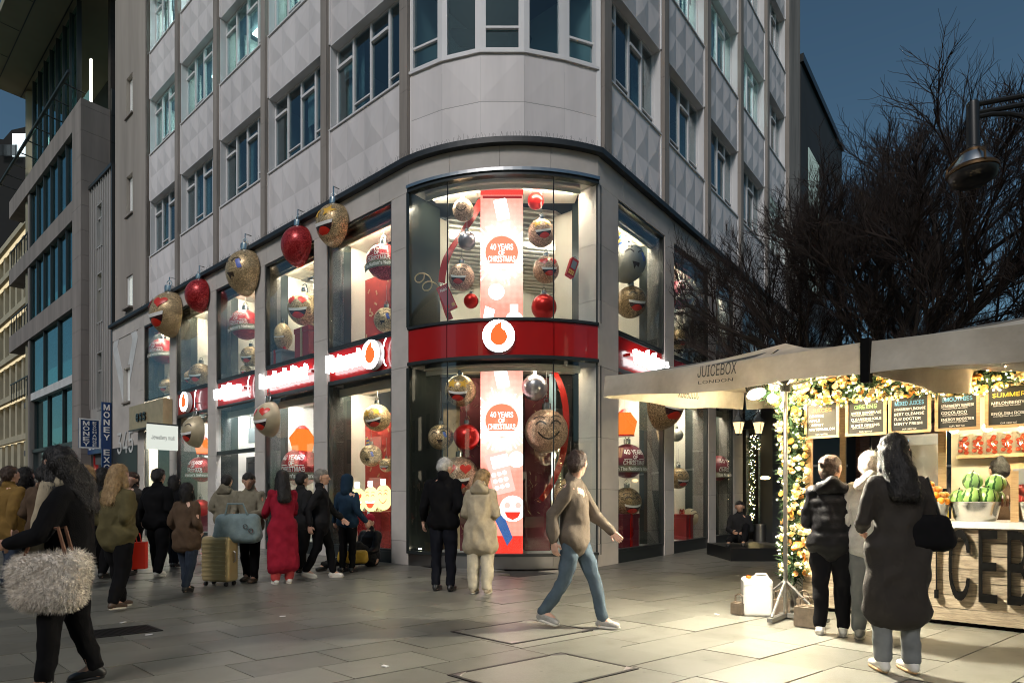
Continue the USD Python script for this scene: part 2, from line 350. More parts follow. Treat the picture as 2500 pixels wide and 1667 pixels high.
# bird spikes along the cornice
sp = MB(); line = sg.LineString([OL + 13.6 * dL + nL * .06] + arc(.06, 24) + [OR + 9 * dR + nR * .06])
d = 0
while d < line.length:
    p = line.interpolate(d); d += .05
    a = rg.uniform(0, 2 * PI); t = rg.uniform(.05, .09)
    sp.tube([[p.x, p.y, ZC1], [p.x + t * .5 * math.cos(a), p.y + t * .5 * math.sin(a), ZC1 + rg.uniform(.09, .13)]], .0025, 3, False)
part(B, 'bird_spikes', sp, 'dark_metal', kind='stuff')
part(B, 'roof', MB().prism(foot.buffer(-.25, join_style=2), ROOF - .5, ROOF - .02), 'roof_grey')
# upper facades: concrete mullions, spandrels, windows
UC_L = [(.15, .38)] + [(2.87 + 2.69 * k, 3.09 + 2.69 * k) for k in range(4)] + [(13.5, 13.62)]
UC_R = [(.40, .66), (2.98, 3.20), (5.48, 5.70), (7.98, 8.20), (10.48, 10.70), (12.85, 14.3)]
core_z = [(ZC1, SILL[0]), (HEAD[0], SILL[1]), (HEAD[1], SILL[2]), (HEAD[2], ROOF)]
def spandrel(fr, s0, s1, z0, z1, o, flipd=1):
    m = MB(); nc, nr = 4, 2
    t = .035
    w, h = (s1 - s0 - 2*t) / nc, (z1 - z0 - t) / nr
    for i in range(nc):
        for j in range(nr):
            a, b, c, d = s0+t+i*w, s0+t+(i+1)*w, z0+j*h, z0+(j+1)*h
            ap = [(a+b)/2, o + .043, c + h * .45]
            for P, Q in (((a,c),(b,c)), ((b,c),(b,d)), ((b,d),(a,d)), ((a,d),(a,c))):
                m.add(fr([[P[0], o, P[1]], [Q[0], o, Q[1]], ap]), [[0, 2, 1]], fr.flip)
    return m
def trim(fr, s0, s1, z0, z1, o):
    m = MB(); t = .035
    m.box(s0, s0+t, o-.02, o+.03, z0, z1-t, fr); m.box(s1-t, s1, o-.02, o+.03, z0, z1-t, fr); m.box(s0, s1, o-.02, o+.035, z1-t, z1, fr)
    return m
def window(fr, s0, s1, z0, z1, o, order, lit, seed):
    "a strip of four casements set back in its opening; order: panes with their transom high (1) or low (0) from s0"
    W = sub(B, 'window'); r = random.Random(seed); g = o - .2
    m = MB(); e = .035; n = len(order); w = (s1 - s0) / n
    m.box(s0, s1, g-.03, g+.03, z0, z0+e, fr); m.box(s0, s1, g-.03, g+.03, z1-e, z1, fr)
    for i in range(n + 1):
        x = s0 + i * w; a, b = (x, x+e) if i == 0 else (x-e, x) if i == n else (x-.03, x+.03)
        m.box(a, b, g-.035, g+.035, z0+e, z1-e, fr)
    part(W, 'frame', m, 'white_paint')
    for i, hi in enumerate(order):
        a, b = s0 + i*w + .031, s0 + (i+1)*w - .031
        zt = z1 - .42 if hi else z0 + .36
        part(W, 'transom', MB().box(a, b, g-.03, g+(.06 if hi else .03), zt-(.03 if hi else .015), zt+(.03 if hi else .015), fr), 'white_paint')
        part(W, 'pane', MB().box(a, b, g-.004, g, z0+e, zt-.031, fr), 'glass_blue')
        part(W, 'pane', MB().box(a, b, g-.004, g, zt+.031, z1-e, fr), 'glass_blue')
    # jambs and lintel of the opening
    part(W, 'reveal', MB().box(s0-.02, s0, g-.04, o, z0, z1, fr), 'white_paint'); part(W, 'reveal', MB().box(s1, s1+.02, g-.04, o, z0, z1, fr), 'white_paint')
    part(W, 'lintel', MB().box(s0-.02, s1+.02, g-.04, o, z1, z1+.02, fr), 'white_paint')
    # curtains and room
    for s in [s0 + .04] + [s0 + i*w + r.uniform(-.1, .1) for i in range(1, n) if r.random() < .75] + [s1 - .3]:
        ww = r.uniform(.1, .3); pts = []; k = 9
        for i in range(k): pts.append((s + ww * i / (k-1), g - .22 + .03 * (i % 2)))
        v = [[a, b, z] for z in (z0, z1) for a, b in pts]; f = []
        for i in range(k-1): f += [[i, i+1, k+i+1], [i, k+i+1, k+i]]
        part(W, 'curtain', MB().add(fr(v), f), 'curtain')
    if r.random() < .4:
        i = r.randrange(n); part(W, 'blind', MB().box(s0+i*w+.04, s0+(i+1)*w-.04, g-.13, g-.12, z1-(z1-z0)*r.uniform(.2, .6), z1-.04, fr), 'curtain')
    if lit: part(W, 'ceiling_light', MB().box(s0+.2, s1-.2, g-1.3, g-.6, z1-.06, z1-.03, fr), lit)
emat('office_tube', (.86, 1.0, .92), 13.0); emat('office_tube_bright', (1, .98, .9), 42.0)
k = 0
PO = -.2
for fr, cols, nm in ((LF, UC_L, 'L'), (RF, UC_R, 'R')):
    for i, (a, b) in enumerate(cols):
        if nm == 'R' and i == len(cols) - 1:
            part(B, 'end_pier', MB().box(a, b, -.6, -.06, ZC1, ROOF + .35, fr), 'stone_dark'); continue
        zz = [ZC1, 9.0, 10.6, 12.4, 14.1, 15.8, 17.6, ROOF]
        for z0, z1 in zip(zz, zz[1:]): part(B, 'stone_mullion', MB().box(a, b, -.33, -.1, z0+.002, z1-.002, fr), 'stone_dark')
    order = [0, 1, 0, 1] if nm == 'L' else [1, 0, 1, 0]
    for i in range(len(cols) - 1):
        s0, s1 = cols[i][1], cols[i+1][0]
        for f in range(3):
            lit = None
            if nm == 'L': lit = {(1, 1): 'office_tube', (1, 2): 'office_tube', (1, 3): 'office_tube', (1, 4): 'office_tube', (2, 4): 'office_tube_bright', (2, 3): 'office_tube_bright', (2, 2): 'office_tube'}.get((f, i))
            else: lit = {(1, 1): 'office_tube', (1, 2): 'office_tube', (1, 3): 'office_tube', (2, 2): 'office_tube_bright', (0, 4): 'office_tube_bright', (1, 4): None}.get((f, i))
            window(fr, s0 + .02, s1 - .02, SILL[f] + .02, HEAD[f], PO, order, lit, 100*f + 10*i + (nm == 'R'))
        for f in range(4):
            z0, z1 = core_z[f]
            part(B, 'spandrel_panel', spandrel(fr, s0, s1, z0 + (.0 if f == 0 else .02), z1, PO), 'white_panel')
            part(B, 'spandrel_trim', trim(fr, s0, s1, z0 + .02, z1, PO), 'white_paint')
    # backing: slabs, partitions, back walls of the offices
    sA, sB = 0.15, 13.6 if nm == 'L' else 12.9
    for f in range(4):
        z0, z1 = core_z[f]; part(B, 'floor_slab', MB().box(sA, sB, -2.2, PO - .24, z0 + .03, z1 - .03, fr), 'room_grey')
    for i, (a, b) in enumerate(cols):
        part(B, 'partition', MB().box((a+b)/2-.04, (a+b)/2+.04, -2.2, -.34, ZC1, ROOF-.5, fr), 'cream_wall')
    part(B, 'back_wall', MB().box(sA, sB, -2.4, -2.21, ZC1, ROOF-.5, fr), 'room_grey')
# the faceted drum over the corner window
DP = [np.array(p) for p in ((-1.97, 11.20), (-1.295, 10.84), (-.575, 10.62), (.22, 10.62), (.967, 10.81), (1.62, 11.05))]
def drum_fr(i):
    a, b = DP[i], DP[i+1]; d = unit(b - a); n = np.array([d[1], -d[0]])
    return FR(v3(a), v3(d), v3(n)), np.linalg.norm(b - a)
for f in range(3):
    z0, z1 = core_z[f]; zh = HEAD[f]
    zm = (z0 + z1) / 2 - .03
    for i in range(5):
        fr, w = drum_fr(i)
        for (za, zb) in ((z0, zm - .003), (zm + .003, z1 - .05)):
            m = MB(); c = [w/2, .012, (za+zb)/2]
            Q = [[0.001, 0, za], [w-.001, 0, za], [w-.001, 0, zb], [.001, 0, zb]]
            m.add(fr(Q + [c]), [[0,1,4],[1,2,4],[2,3,4],[3,0,4]], True)
            part(B, 'drum_panel', m, 'white_panel')
        part(B, 'drum_sill', MB().box(-.005, w+.005, -.05, .04, z1-.05, z1, fr), 'white_paint')
        W = sub(B, 'drum_window'); m = MB(); e = .1
        m.box(0, e, -.1, .0, z1, zh, fr); m.box(w-e, w, -.1, .0, z1, zh, fr); m.box(e, w-e, -.1, .0, z1, z1+.06, fr); m.box(e, w-e, -.1, 0, zh-.06, zh, fr)
        part(W, 'frame', m, 'white_paint')
        if i % 2 == 0:
            part(W, 'transom', MB().box(e, w-e, -.09, -.01, z1+.42, z1+.46, fr), 'white_paint')
            part(W, 'pane', MB().box(e, w-e, -.06, -.055, z1+.06, z1+.42, fr), 'glass_blue'); part(W, 'pane', MB().box(e, w-e, -.06, -.055, z1+.46, zh-.06, fr), 'glass_blue')
        else: part(W, 'pane', MB().box(e, w-e, -.06, -.055, z1+.06, zh-.06, fr), 'glass_blue')
    poly = sg.Polygon([p - np.array([0, -.26]) for p in DP] + [DP[5] + [0, 2.2], DP[0] + [0, 2.0]])
    part(B, 'floor_slab', MB().prism(poly, z0 + .03, z1 - .06), 'room_grey')
for i, xx in enumerate((-1.97, 1.60)):
    x0, y0 = (DP[0] if i == 0 else DP[5]); part(B, 'drum_post', MB().box(x0-.03, x0+.05, y0-.02, y0+.3, ZC1, ROOF-.4), 'white_paint')
poly = sg.Polygon([DP[0] + [-.1, 1.9], DP[5] + [.1, 1.9], DP[5] + [.1, 2.1], DP[0] + [-.1, 2.1]])
part(B, 'back_wall', MB().prism(poly, ZC1, ROOF - .5), 'room_grey')
part(B, 'air_duct', MB().tube([[-2, 12.2, 10.9], [1.6, 12.5, 10.8]], .16, 10), 'room_grey')
# ================================================================== shop fronts of the corner building
mat('perforated', (.66, .62, .54), .7, var=.1, scale=80)
emat('shop_strip', (1, .88, .70), 145.0); emat('shop_strip_cool', (.95, .97, 1.0), 165.0); emat('shop_strip_low', (1, .85, .62), 42.0); emat('letter_white', (1, 1, 1), 7.0); emat('tube_warm', (1, .92, .78), 40.0); emat('spot', (1, .85, .6), 30.0)
def glaze(fr, s0, s1, z0, z1, name='shop_window', blind=False):
    W = sub(B, name); e = .045; m = MB()
    m.box(s0, s1, -.13, -.02, z0, z0+e, fr); m.box(s0, s1, -.13, -.02, z1-e, z1, fr)
    m.box(s0, s0+e, -.13, -.02, z0+e, z1-e, fr); m.box(s1-e, s1, -.13, -.02, z0+e, z1-e, fr)
    part(W, 'frame', m, 'dark_metal')
    part(W, 'pane', MB().box(s0+e, s1-e, -.075, -.068, z0+e, z1-e, fr), 'glass')
    if blind:
        part(W, 'roller_blind', MB().tube([fr([s0+e, -.24, z1-.14]), fr([s1-e, -.24, z1-.14])], .055, 10), 'dark_metal')
        part(W, 'blind_rail', MB().box(s0+e, s1-e, -.3, -.18, z1-.075, z1-.046, fr), 'steel_plinth')
    return W
def bay_box(fr, s0, s1, z0, z1, light, wall='cream_wall', depth=1.35, dark=True):
    "the lit display space behind one pane: dark return, pale side walls, perforated soffit"
    Wp = sub(B, 'display_space')
    for a, b in ((s0-.2, s0+.0), (s1+.0, s1+.2)):
        part(Wp, 'dark_return', MB().box(a, b, -.62, -.14, z0, z1, fr), 'black_reveal')
        part(Wp, 'side_wall', MB().box(a+(.02 if a > s0 else -.0), b-(0 if a > s0 else .02), -depth, -.621, z0, z1, fr), wall)
    part(Wp, 'soffit', MB().box(s0, s1, -1.0, -.34, z1-.09, z1-.05, fr), 'perforated')
    part(Wp, 'light_pelmet', MB().box(s0, s1, -.345, -.315, z1-.22, z1-.05, fr), 'perforated')
    part(Wp, 'light_strip', MB().box(s0+.1, s1-.1, -.42, -.35, z1-.125, z1-.093, fr), light)
    part(Wp, 'display_floor', MB().box(s0, s1, -1.35, -.14, z0-.05, z0, fr), 'floor_pale')
# floors and back walls of the shop
inner = foot.buffer(-.45, join_style=2)
part(B, 'shop_floor', MB().prism(inner, .02, .17), 'floor_pale')
part(B, 'mid_floor', MB().prism(inner.buffer(-.3), ZF0 + .06, ZF1 - .04), 'room_grey')
part(B, 'upper_ceiling', MB().prism(foot.buffer(-.43, join_style=2), 7.12, 7.40), 'slat_dark')
bw = foot.buffer(-4.6, join_style=2)
part(B, 'back_wall', MB().prism(bw, .17, 7.1), 'cream_wall')
sl = MB()
zone = foot.buffer(-1.3, join_style=2).difference(bw)
for i in range(-20, 70):
    ln = sg.LineString([Cc + nL * -40 + dR * 0 + dL * 0 + np.array([0, i * .24 - 2]), Cc + np.array([30, 18 + i * .24 - 2])])
    a = np.array([-25, 3 + i * .24]); ln = sg.LineString([a, a + np.array([60, 14])]).buffer(.05, cap_style=2).intersection(zone)
    for g in getattr(ln, 'geoms', [ln]):
        if not g.is_empty and g.area > .01: sl.prism(g, 7.0, 7.06)
part(B, 'ceiling_slats', sl, 'slat_pale', kind='stuff')
for k, (p, q) in enumerate((((-1.6, 12.6), (-.1, 13.0)), ((.35, 13.2), (1.6, 13.5)), ((-3.6, 14.2), (-2.4, 14.6)), ((-5.8, 15.6), (-4.6, 16)), ((-8, 17.2), (-7, 17.6)), ((2.4, 13.4), (3.4, 14.6)))):
    part(B, 'tube_light', MB().tube([[*p, 6.93], [*q, 6.93]], .04, 8), 'tube_warm')
bays = []
for fr, cols, nm in sides():
    for k in range(len(cols) - 1):
        s0, s1 = cols[k][1], cols[k+1][0]; bays.append((nm, k, fr, s0, s1))
        glaze(fr, s0, s1, ZF1 + .02, ZW, blind=True); bay_box(fr, s0, s1, ZF1 + .05, ZW, 'shop_strip')
        if (nm, k) != ('L', 4):
            cool = nm == 'L' and k in (1, 2, 3)
            if (nm, k) != ('L', 2): glaze(fr, s0, s1, ZP, ZF0 - .02)
            bay_box(fr, s0, s1, ZP, ZF0 - .05, 'shop_strip_cool' if cool else 'shop_strip')
            part(B, 'window_base', MB().box(s0, s1, -.3, -.03, 0, ZP-.003, fr), 'dark_metal')
            part(B, 'fascia_panel', MB().box(s0+.03, s1-.03, -.12, -.05, ZF0+.03, ZF1-.03, fr), 'red_gloss')
            part(B, 'fascia_trim', MB().box(s0, s1, -.125, -.03, ZF0-.018, ZF0+.028, fr), 'dark_metal'); part(B, 'fascia_trim', MB().box(s0, s1, -.125, -.03, ZF1-.028, ZF1+.018, fr), 'dark_metal')
# shop doorway in the third bay
s0, s1 = COLS_L[2][1], COLS_L[3][0]
W = sub(B, 'doorway')
part(W, 'door_head', MB().box(s0, s1, -.13, -.03, 2.42, 2.52, LF), 'dark_metal')
part(W, 'overpanel', MB().box(s0+.02, s1-.02, -.08, -.072, 2.525, ZF0-.03, LF), 'glass')
part(W, 'hanging_sign', MB().box(s0+.5, s1-.7, -.6, -.57, 2.75, 3.15, LF), 'room_grey')
for s in (s0+.6, s1-.8): part(W, 'sign_rod', MB().tube([LF([s, -.585, 3.15]), LF([s, -.585, 3.6])], .01, 6), 'dark_metal')
emat('screen_blue', (.78, .86, 1.0), .75)
part(W, 'inner_frame', MB().box(s0+.1, s0+.2, -1.0, -.8, .17, 2.4, LF).box(s1-.2, s1-.1, -1.0, -.8, .17, 2.4, LF).box(s0+.2, s1-.2, -1.0, -.8, 2.25, 2.4, LF), 'dark_metal')
part(W, 'bright_wall', MB().box(s0+.2, s1-.2, -1.5, -1.45, .17, 2.25, LF), 'screen_blue')
# lettering on the red fascias
def sign_text(fr, text, s_c, width, h, z, mirror):
    t = text_poly(text, h, True, width); v = np.array(t.vertices); sx = -1 if mirror else 1
    P = np.column_stack([s_c + sx * v[:, 0], .03 + v[:, 2] * 1.6, z + v[:, 1]])
    return MB().add(fr(P), t.faces)
def fascia_sign(nm, k, text, frac, w, logo=None):
    fr = LF if nm == 'L' else RF; b = [x for x in bays if x[0] == nm and x[1] == k][0]; s0, s1 = b[3], b[4]; zc = (ZF0 + ZF1) / 2
    if text:
        sc = s0 + frac * (s1 - s0)
        part(B, 'sign_lettering', sign_text(fr, text, sc, w, .34, zc + .02, nm == 'L'), 'letter_white')
        part(B, 'sign_rail', MB().box(sc - w/2 - .1, sc + w/2 + .1, -.05, .03, zc-.03, zc+.03, fr), 'red_gloss')
    if logo is not None: speech_logo(FR(fr([s0 + logo * (s1 - s0), .1, zc]), fr.A[0] * (-1 if nm == 'L' else 1), (0, 0, 1), fr.A[1]), .29)
emat('logo_red', (1, .13, .03), 1.6)
def speech_logo(fr, r):
    "round white light box with the red drop shaped mark"
    part(B, 'logo_body', MB().prism(circle(0, 0, r, 32), -.12, -.002, fr), 'white_paint')
    part(B, 'logo_disc', MB().prism(circle(0, 0, r, 32), 0, .01, fr), 'letter_white')
    tail = sg.Polygon([(-r*.5, -.03*r), (-r*.45, r*.3), (-r*.2, r*.65), (r*.2, r*.88), (r*.18, r*.6), (r*.2, r*.45), (r*.4, r*.3), (r*.5, 0)])
    part(B, 'logo_mark', MB().prism(unary_union([circle(0, -.06*r, r*.52, 28), tail]), .012, .016, fr), 'logo_red')
fascia_sign('L', 0, 'Network', .66, 1.25, .24); fascia_sign('L', 1, "London's Best", .55, 2.1)
fascia_sign('L', 2, 'vodafone', .62, 1.5); fascia_sign('L', 3, None, 0, 0, .62); fascia_sign('R', 0, 'vodafone', .62, 1.5); fascia_sign('R', 1, None, 0, 0, .4)
for nm, k, u in (('L', 0, .06), ('L', 3, .33), ('L', 2, .1)):
    b = [x for x in bays if x[0] == nm and x[1] == k][0]; s = b[3] + u * (b[4] - b[3]); pts = [b[2]([s - .22 + .24*math.cos(t) * .5 + .2, .02, 4.07 + .27*math.sin(t)]) for t in np.linspace(-1.4, 1.4, 12)]
    part(B, 'neon_arc', MB().tube(pts, .012, 6), 'letter_white')
# curved corner windows
def strip(o0, o1, z0, z1, t0=0.0, t1=1.0, n=24):
    return MB().prism(sg.Polygon(arc(o0, n, t0, t1) + arc(o1, n, t0, t1)[::-1]), z0, z1)
T = [0, .235, .765, 1]
for z0, z1 in ((ZP + .05, ZF0 - .02), (ZF1 + .02, ZW - .02)):
    W = sub(B, 'curved_window')
    part(W, 'frame', strip(-.1, .03, z0-.05, z0), 'dark_metal'); part(W, 'frame', strip(-.1, .03, z1, z1+.06), 'dark_metal')
    for a, b in zip(T, T[1:]): part(W, 'pane', strip(-.03, -.024, z0, z1, a + .0012, b - .0012), 'glass')
    for t in T:
        p = arc(-.03, 2, t, t+.001)[0]; part(W, 'mullion', MB().tube([[*p, z0], [*p, z1]], .028 if t in (0, 1) else .012, 6), 'dark_metal')
part(B, 'curved_head_trim', strip(-.02, .06, ZW-.02+.063, ZW+.1), 'steel_plinth')
for a, b in zip(T, T[1:]):
    part(B, 'curved_fascia', strip(-.08, 0, ZF0+.035, ZF1-.035, a+.002, b-.002), 'red_gloss')
    part(B, 'curved_plinth', strip(-.1, .0, 0, ZP-.003, a+.001, b-.001), 'steel_plinth')
part(B, 'fascia_trim', strip(-.1, .012, ZF0+.042-.03, ZF0+.033), 'dark_metal')
pc = arc(.08, 2, .5, .501)[0]
speech_logo(FR([pc[0] + .0, pc[1], 4.09], (1, 0, 0), (0, 0, 1), (0, -1, 0)), .285)
# returns, soffits and lights inside the corner
for z0, z1 in ((ZP, ZF0-.05), (ZF1+.03, ZW)):
    W = sub(B, 'corner_display')
    for p, q in (((-1.95, 10.95), (-1.45, 11.6)), ((1.6, 10.7), (1.2, 11.4))):
        d = unit(np.subtract(q, p)); n = np.array([-d[1], d[0]]) * .04
        part(W, 'dark_return', MB().prism(sg.Polygon([np.add(p, n), np.subtract(p, n), np.subtract(q, n), np.add(q, n)]), z0, z1), 'black_reveal')
    part(W, 'soffit', MB().prism(sg.Polygon(arc(-.15, 12, .08, .92) + [(1.2, 11.25), (-1.45, 11.25)]), z1-.06, z1-.02), 'perforated')
    part(W, 'display_floor', MB().prism(sg.Polygon(arc(-.12, 12) + [(1.3, 11.9), (-1.5, 11.9)]), z0-.04, z0), 'floor_pale')
    part(W, 'light_pelmet', strip(-.24, -.21, z1-.14, z1-.062, .07, .93), 'perforated')
    for ta, tb in ((.1, .38), (.62, .9)): part(W, 'light_strip', strip(-.32, -.25, z1-.1, z1-.066, ta, tb, 8), 'shop_strip' if z0 > 2 else 'shop_strip_low')
mat('maroon_board', (.13, .01, .015), .6)
W = sub(B, 'corner_display')
part(W, 'red_backboard', MB().box(-1.02, -.62, 11.5, 11.55, ZP, 3.6).box(.25, .75, 11.5, 11.55, ZP, 3.6), 'maroon_board')
mat('dark_drape', (.025, .022, .022), .8)
part(W, 'dark_back', MB().prism(sg.Polygon([(-1.02, 11.62), (.78, 11.62), (.78, 11.66), (-1.02, 11.66)]), ZP, 3.66).box(-1.5, -1.38, 11.7, 11.74, ZP, 3.66).box(-1.38, -1.0, 11.7, 11.74, 3.15, 3.66).box(1.0, 1.3, 11.4, 11.44, ZP, 3.66).box(.78, 1.0, 11.4, 11.44, 3.0, 3.66), 'dark_drape')
mat('oak', (.5, .36, .2), .5, var=.2, scale=3)
part(W, 'oak_panel', MB().box(-1.4, -1.03, 11.9, 11.95, ZP, 3.2), 'oak')
emat('back_screen', (1, 1, 1), 1.2); part(W, 'bright_panel', MB().box(.78, 1.25, 12.4, 12.45, 1.2, 3.1), 'back_screen')
for x in (-1.72, 1.38): part(W, 'uplight', MB().tube([[x, 10.95, ZP], [x, 10.95, ZP+.08]], .04, 8), 'dark_metal')
for x in (-1.72, 1.38): part(W, 'uplight_lens', MB().tube([[x, 10.95, ZP+.081], [x, 10.95, ZP+.09]], .03, 8), 'spot')
# ------------------------------------------------------------------ LED screens
SX, SW = -.188, .78
def ledmat(name, cz):
    M[name] = usdkit.material(stage, '/World/Looks/' + name, {'g': ('geometry', {}), 'v': ('voronoi_texture', {'scale': 45.0, 'randomness': 0.0}), 'r': ('rgb_ramp', {'ramp': [(.0, (1, .44, .35)), (.35, (1, .31, .23)), (.5, (.9, .18, .12))]}),
        'su': ('vector_math', {'math_type': 'subtract', 'vector2': (SX, 10.75, cz)}), 'sc': ('vector_math', {'math_type': 'multiply', 'vector2': (1.0, 0, .8)}), 'ln': ('vector_math', {'math_type': 'length'}), 'no': ('noise_texture', {'scale': 9.0, 'detail': 3.0}), 'nm': ('math', {'math_type': 'multiply_add', 'value2': .25}),
        'gr': ('rgb_ramp', {'ramp': [(.28, (.1, .06, .05)), (.42, (.95, .8, .75)), (.62, (.5, .38, .34)), (.95, (.12, .09, .08))]}), 'ad': ('mix', {'mix_type': 'add', 'fac': 1.0}), 'e': ('emission', {'strength': 1.7 * XF})},
        [('g.position', 'v.vector'), ('v.distance', 'r.fac'), ('g.position', 'su.vector1'), ('su.vector', 'sc.vector1'), ('sc.vector', 'ln.vector1'), ('g.position', 'no.vector'), ('no.fac', 'nm.value1'), ('ln.value', 'nm.value3'), ('nm.value', 'gr.fac'), ('r.color', 'ad.color1'), ('gr.color', 'ad.color2'), ('ad.color', 'e.color')], surface='e.emission')
emat('led_white', (1, .93, .9), 2.8); emat('led_pink', (1, .55, .48), 1.6); emat('led_bright_red', (1, .05, .03), 1.3); emat('led_orange', (1, .26, .14), 1.5); emat('led_blue', (.08, .2, .55), .9); emat('led_dark_red', (.7, .02, .02), .7)

def burst(cx, cy, r0, r1, n, seed):
    r = random.Random(seed); pts = []
    for i in range(n):
        a = 2*PI*i/n; pts.append((cx + math.cos(a) * r0, cy + math.sin(a) * r0)); a += PI/n
        k = r1 * r.uniform(.75, 1.1); pts.append((cx + math.cos(a - .02) * k, cy + math.sin(a - .02) * k)); pts.append((cx + math.cos(a + .05) * k, cy + math.sin(a + .05) * k))
    return sg.Polygon(pts).buffer(0)
def led_screen(z0, z1, label, lower):
    t = thing('led_screen', label, 'screen', (SX, 10.75, z0)); h = z1 - z0
    fr = FR((SX, 10.75, z0), (1, 0, 0), (0, 0, 1), (0, -1, 0)); R = sg.box(-SW/2, .0, SW/2, h)
    part(t, 'cabinet', MB().box(-SW/2, SW/2, .0, h, -.1, -.002, fr), 'dark_metal'); ledmat('led_low' if lower else 'led_high', z1 - (1.0 if lower else 1.15)); part(t, 'led_face', sheet(R, fr, 0), 'led_low' if lower else 'led_high')
    def lay(name, p, m, d): part(t, name, sheet(p.intersection(R), fr, d), m)
    cy = h - (1.0 if lower else 1.15)
    rb = random.Random(9 + lower)
    for i in range(46):
        a_ = 2*PI*i/46 + rb.uniform(-.05, .05); q0 = rb.uniform(.33, .42); q1 = q0 + rb.uniform(.08, .22); wd = rb.uniform(.008, .02)
        lay('burst_ray', sg.LineString([(q0*math.cos(a_), cy + q0*math.sin(a_)), (q1*math.cos(a_), cy + q1*math.sin(a_))]).buffer(wd), 'led_white', .003)
    lay('bauble_picture', circle(0, cy, .30), 'led_orange', .006)
    ln = lambda s, hh, y, w: part(t, 'screen_text', MB().mesh(text_poly(s, hh, True, w), FR(fr([0, y, .008]), fr.A[0], fr.A[1], fr.A[2] * .05)), 'led_white')
    ln('40 YEARS', .1, cy + .1, .42); ln('OF', .08, cy - .01, .12); ln('CHRISTMAS', .1, cy - .12, .5)
    lay('banner', sg.Polygon([(-.33, cy-.2), (.33, cy-.2), (.36, cy-.3), (-.36, cy-.3)]), 'led_white', .0066)
    lay('cap', affinity.rotate(sg.box(-.09, cy+.62, .09, cy+.95).buffer(.03), 12), 'led_white', .006)
    if lower:
        ph = affinity.rotate(sg.box(-.2, cy-1.32, .14, cy-.62).buffer(.03), 14); lay('phone_picture', ph, 'led_pink', .006)
        lay('phone_screen', affinity.rotate(sg.box(-.17, cy-.85, .11, cy-.66).buffer(.02), 14), 'led_white', .008)
        for i in range(3):
            for j in range(3): lay('phone_key', affinity.rotate(circle(-.15 + .1*i, cy-1.22+.12*j, .042, 10), 14, origin=(-.03, cy-.97)), 'led_white', .008)
        lay('bauble_picture', circle(.27, cy-.72, .15), 'led_white', .009)
        lay('smiling_bauble', circle(.2, cy-1.62, .24), 'led_white', .006); lay('smile', sg.Polygon([(.05, cy-1.68), (.35, cy-1.68), (.3, cy-1.78), (.2, cy-1.83), (.1, cy-1.78)]), 'led_bright_red', .009)
        for x in (.1, .3): lay('eye', circle(x, cy-1.56, .055), 'led_pink', .009)
        lay('blue_ribbon', sg.Polygon([(-.16, cy-1.75), (-.02, cy-1.6), (.2, cy-2.15), (.1, cy-2.3)]), 'led_blue', .0055)
        lay('red_foot', sg.box(-SW/2, 0, SW/2, .32), 'led_bright_red', .004); lay('white_splash', sg.Polygon([(-.38, cy-1.9), (-.1, cy-2.1), (-.2, cy-2.7), (-.38, cy-2.6)]), 'led_white', .0058)
    else:
        lay('bauble_picture', circle(-.1, cy-.72, .15), 'led_white', .007); lay('bauble_picture', circle(.23, cy-1.25, .17).union(sg.box(.15, cy-1.3, .3, cy-.95)), 'led_white', .007)
        lay('gift_picture', sg.Polygon([(-.36, cy-1.3), (-.3, cy-.98), (-.12, cy-1.05), (-.2, cy-1.35)]), 'led_white', .007)
        lay('red_header', sg.box(-SW/2, h-.1, SW/2, h), 'led_bright_red', .004); lay('header_line', sg.box(-SW/2+.04, h-.16, SW/2-.02, h-.11), 'led_dark_red', .004)
    return t
led_screen(4.53, 6.9, 'tall red and white lit screen in the upper curved corner window above the round logo', False)
led_screen(.24, 3.68, 'tall lit screen in the lower curved corner window with phone and smiling bauble', True)
# ------------------------------------------------------------------ jeweller's at the far left bay
mat('brass', (.46, .36, .21), .35, metal=.25, var=.2, scale=4); mat('gloss_black', (.01, .01, .01), .15)
s0, s1 = COLS_L[4][1] - .55, COLS_L[5][0] + .5
J = thing('jewellery_shopfront', "gold fascia jeweller's shopfront at the far left end of the corner building", 'shopfront', LF([s0, 0, 0]))
part(J, 'fascia', MB().box(s0+.3, s1, .01, .28, 3.5, 4.28, LF), 'brass'); part(J, 'fascia_soffit', MB().box(s0+.28, s1+.02, .0, .3, 3.46, 3.497, LF), 'dark_metal')
for i, c in enumerate('ess'):
    t = text_poly(c, .32, True); v = np.array(t.vertices); part(J, 'fascia_letter', MB().add(LF(np.column_stack([s1 - .85 - .3*i - v[:, 0], .285 + v[:, 2] * .8, 3.9 + v[:, 1]])), t.faces), 'gloss_black')
a, b = COLS_L[4][1], COLS_L[5][0]
part(J, 'window_frame', MB().box(a, a+.05, -.13, -.03, 0, 3.45, LF).box(b-.05, b, -.13, -.03, 0, 3.45, LF).box(a+.05, b-.05, -.13, -.03, 3.35, 3.45, LF).box(a+.05, b-.05, -.13, -.03, 0, .3, LF), 'dark_metal')
part(J, 'pane', MB().box(a+.05, b-.05, -.08, -.073, .3, 3.35, LF), 'glass')
part(J, 'back_wall', MB().box(a, b, -1.2, -1.15, .3, 3.35, LF), 'cream_wall'); part(J, 'light_strip', MB().box(a+.2, b-.2, -.8, -.5, 3.25, 3.3, LF), 'shop_strip')
for z in (.9, 1.35, 1.8): part(J, 'shelf', MB().box(a+.3, b-.3, -1.1, -.6, z, z+.03, LF), 'brass')
for k in range(12): part(J, 'jewel_stand', MB().lathe([(.0, .2), (.05, .18), (.03, .1), (.07, .0)], 8, FR(LF([a+.45+.14*k, -.8, (.93, 1.38, 1.83)[k % 3]]), (1,0,0), (0,1,0))), 'brass')
emat('sign_glow', (.95, 1, .9), .8)
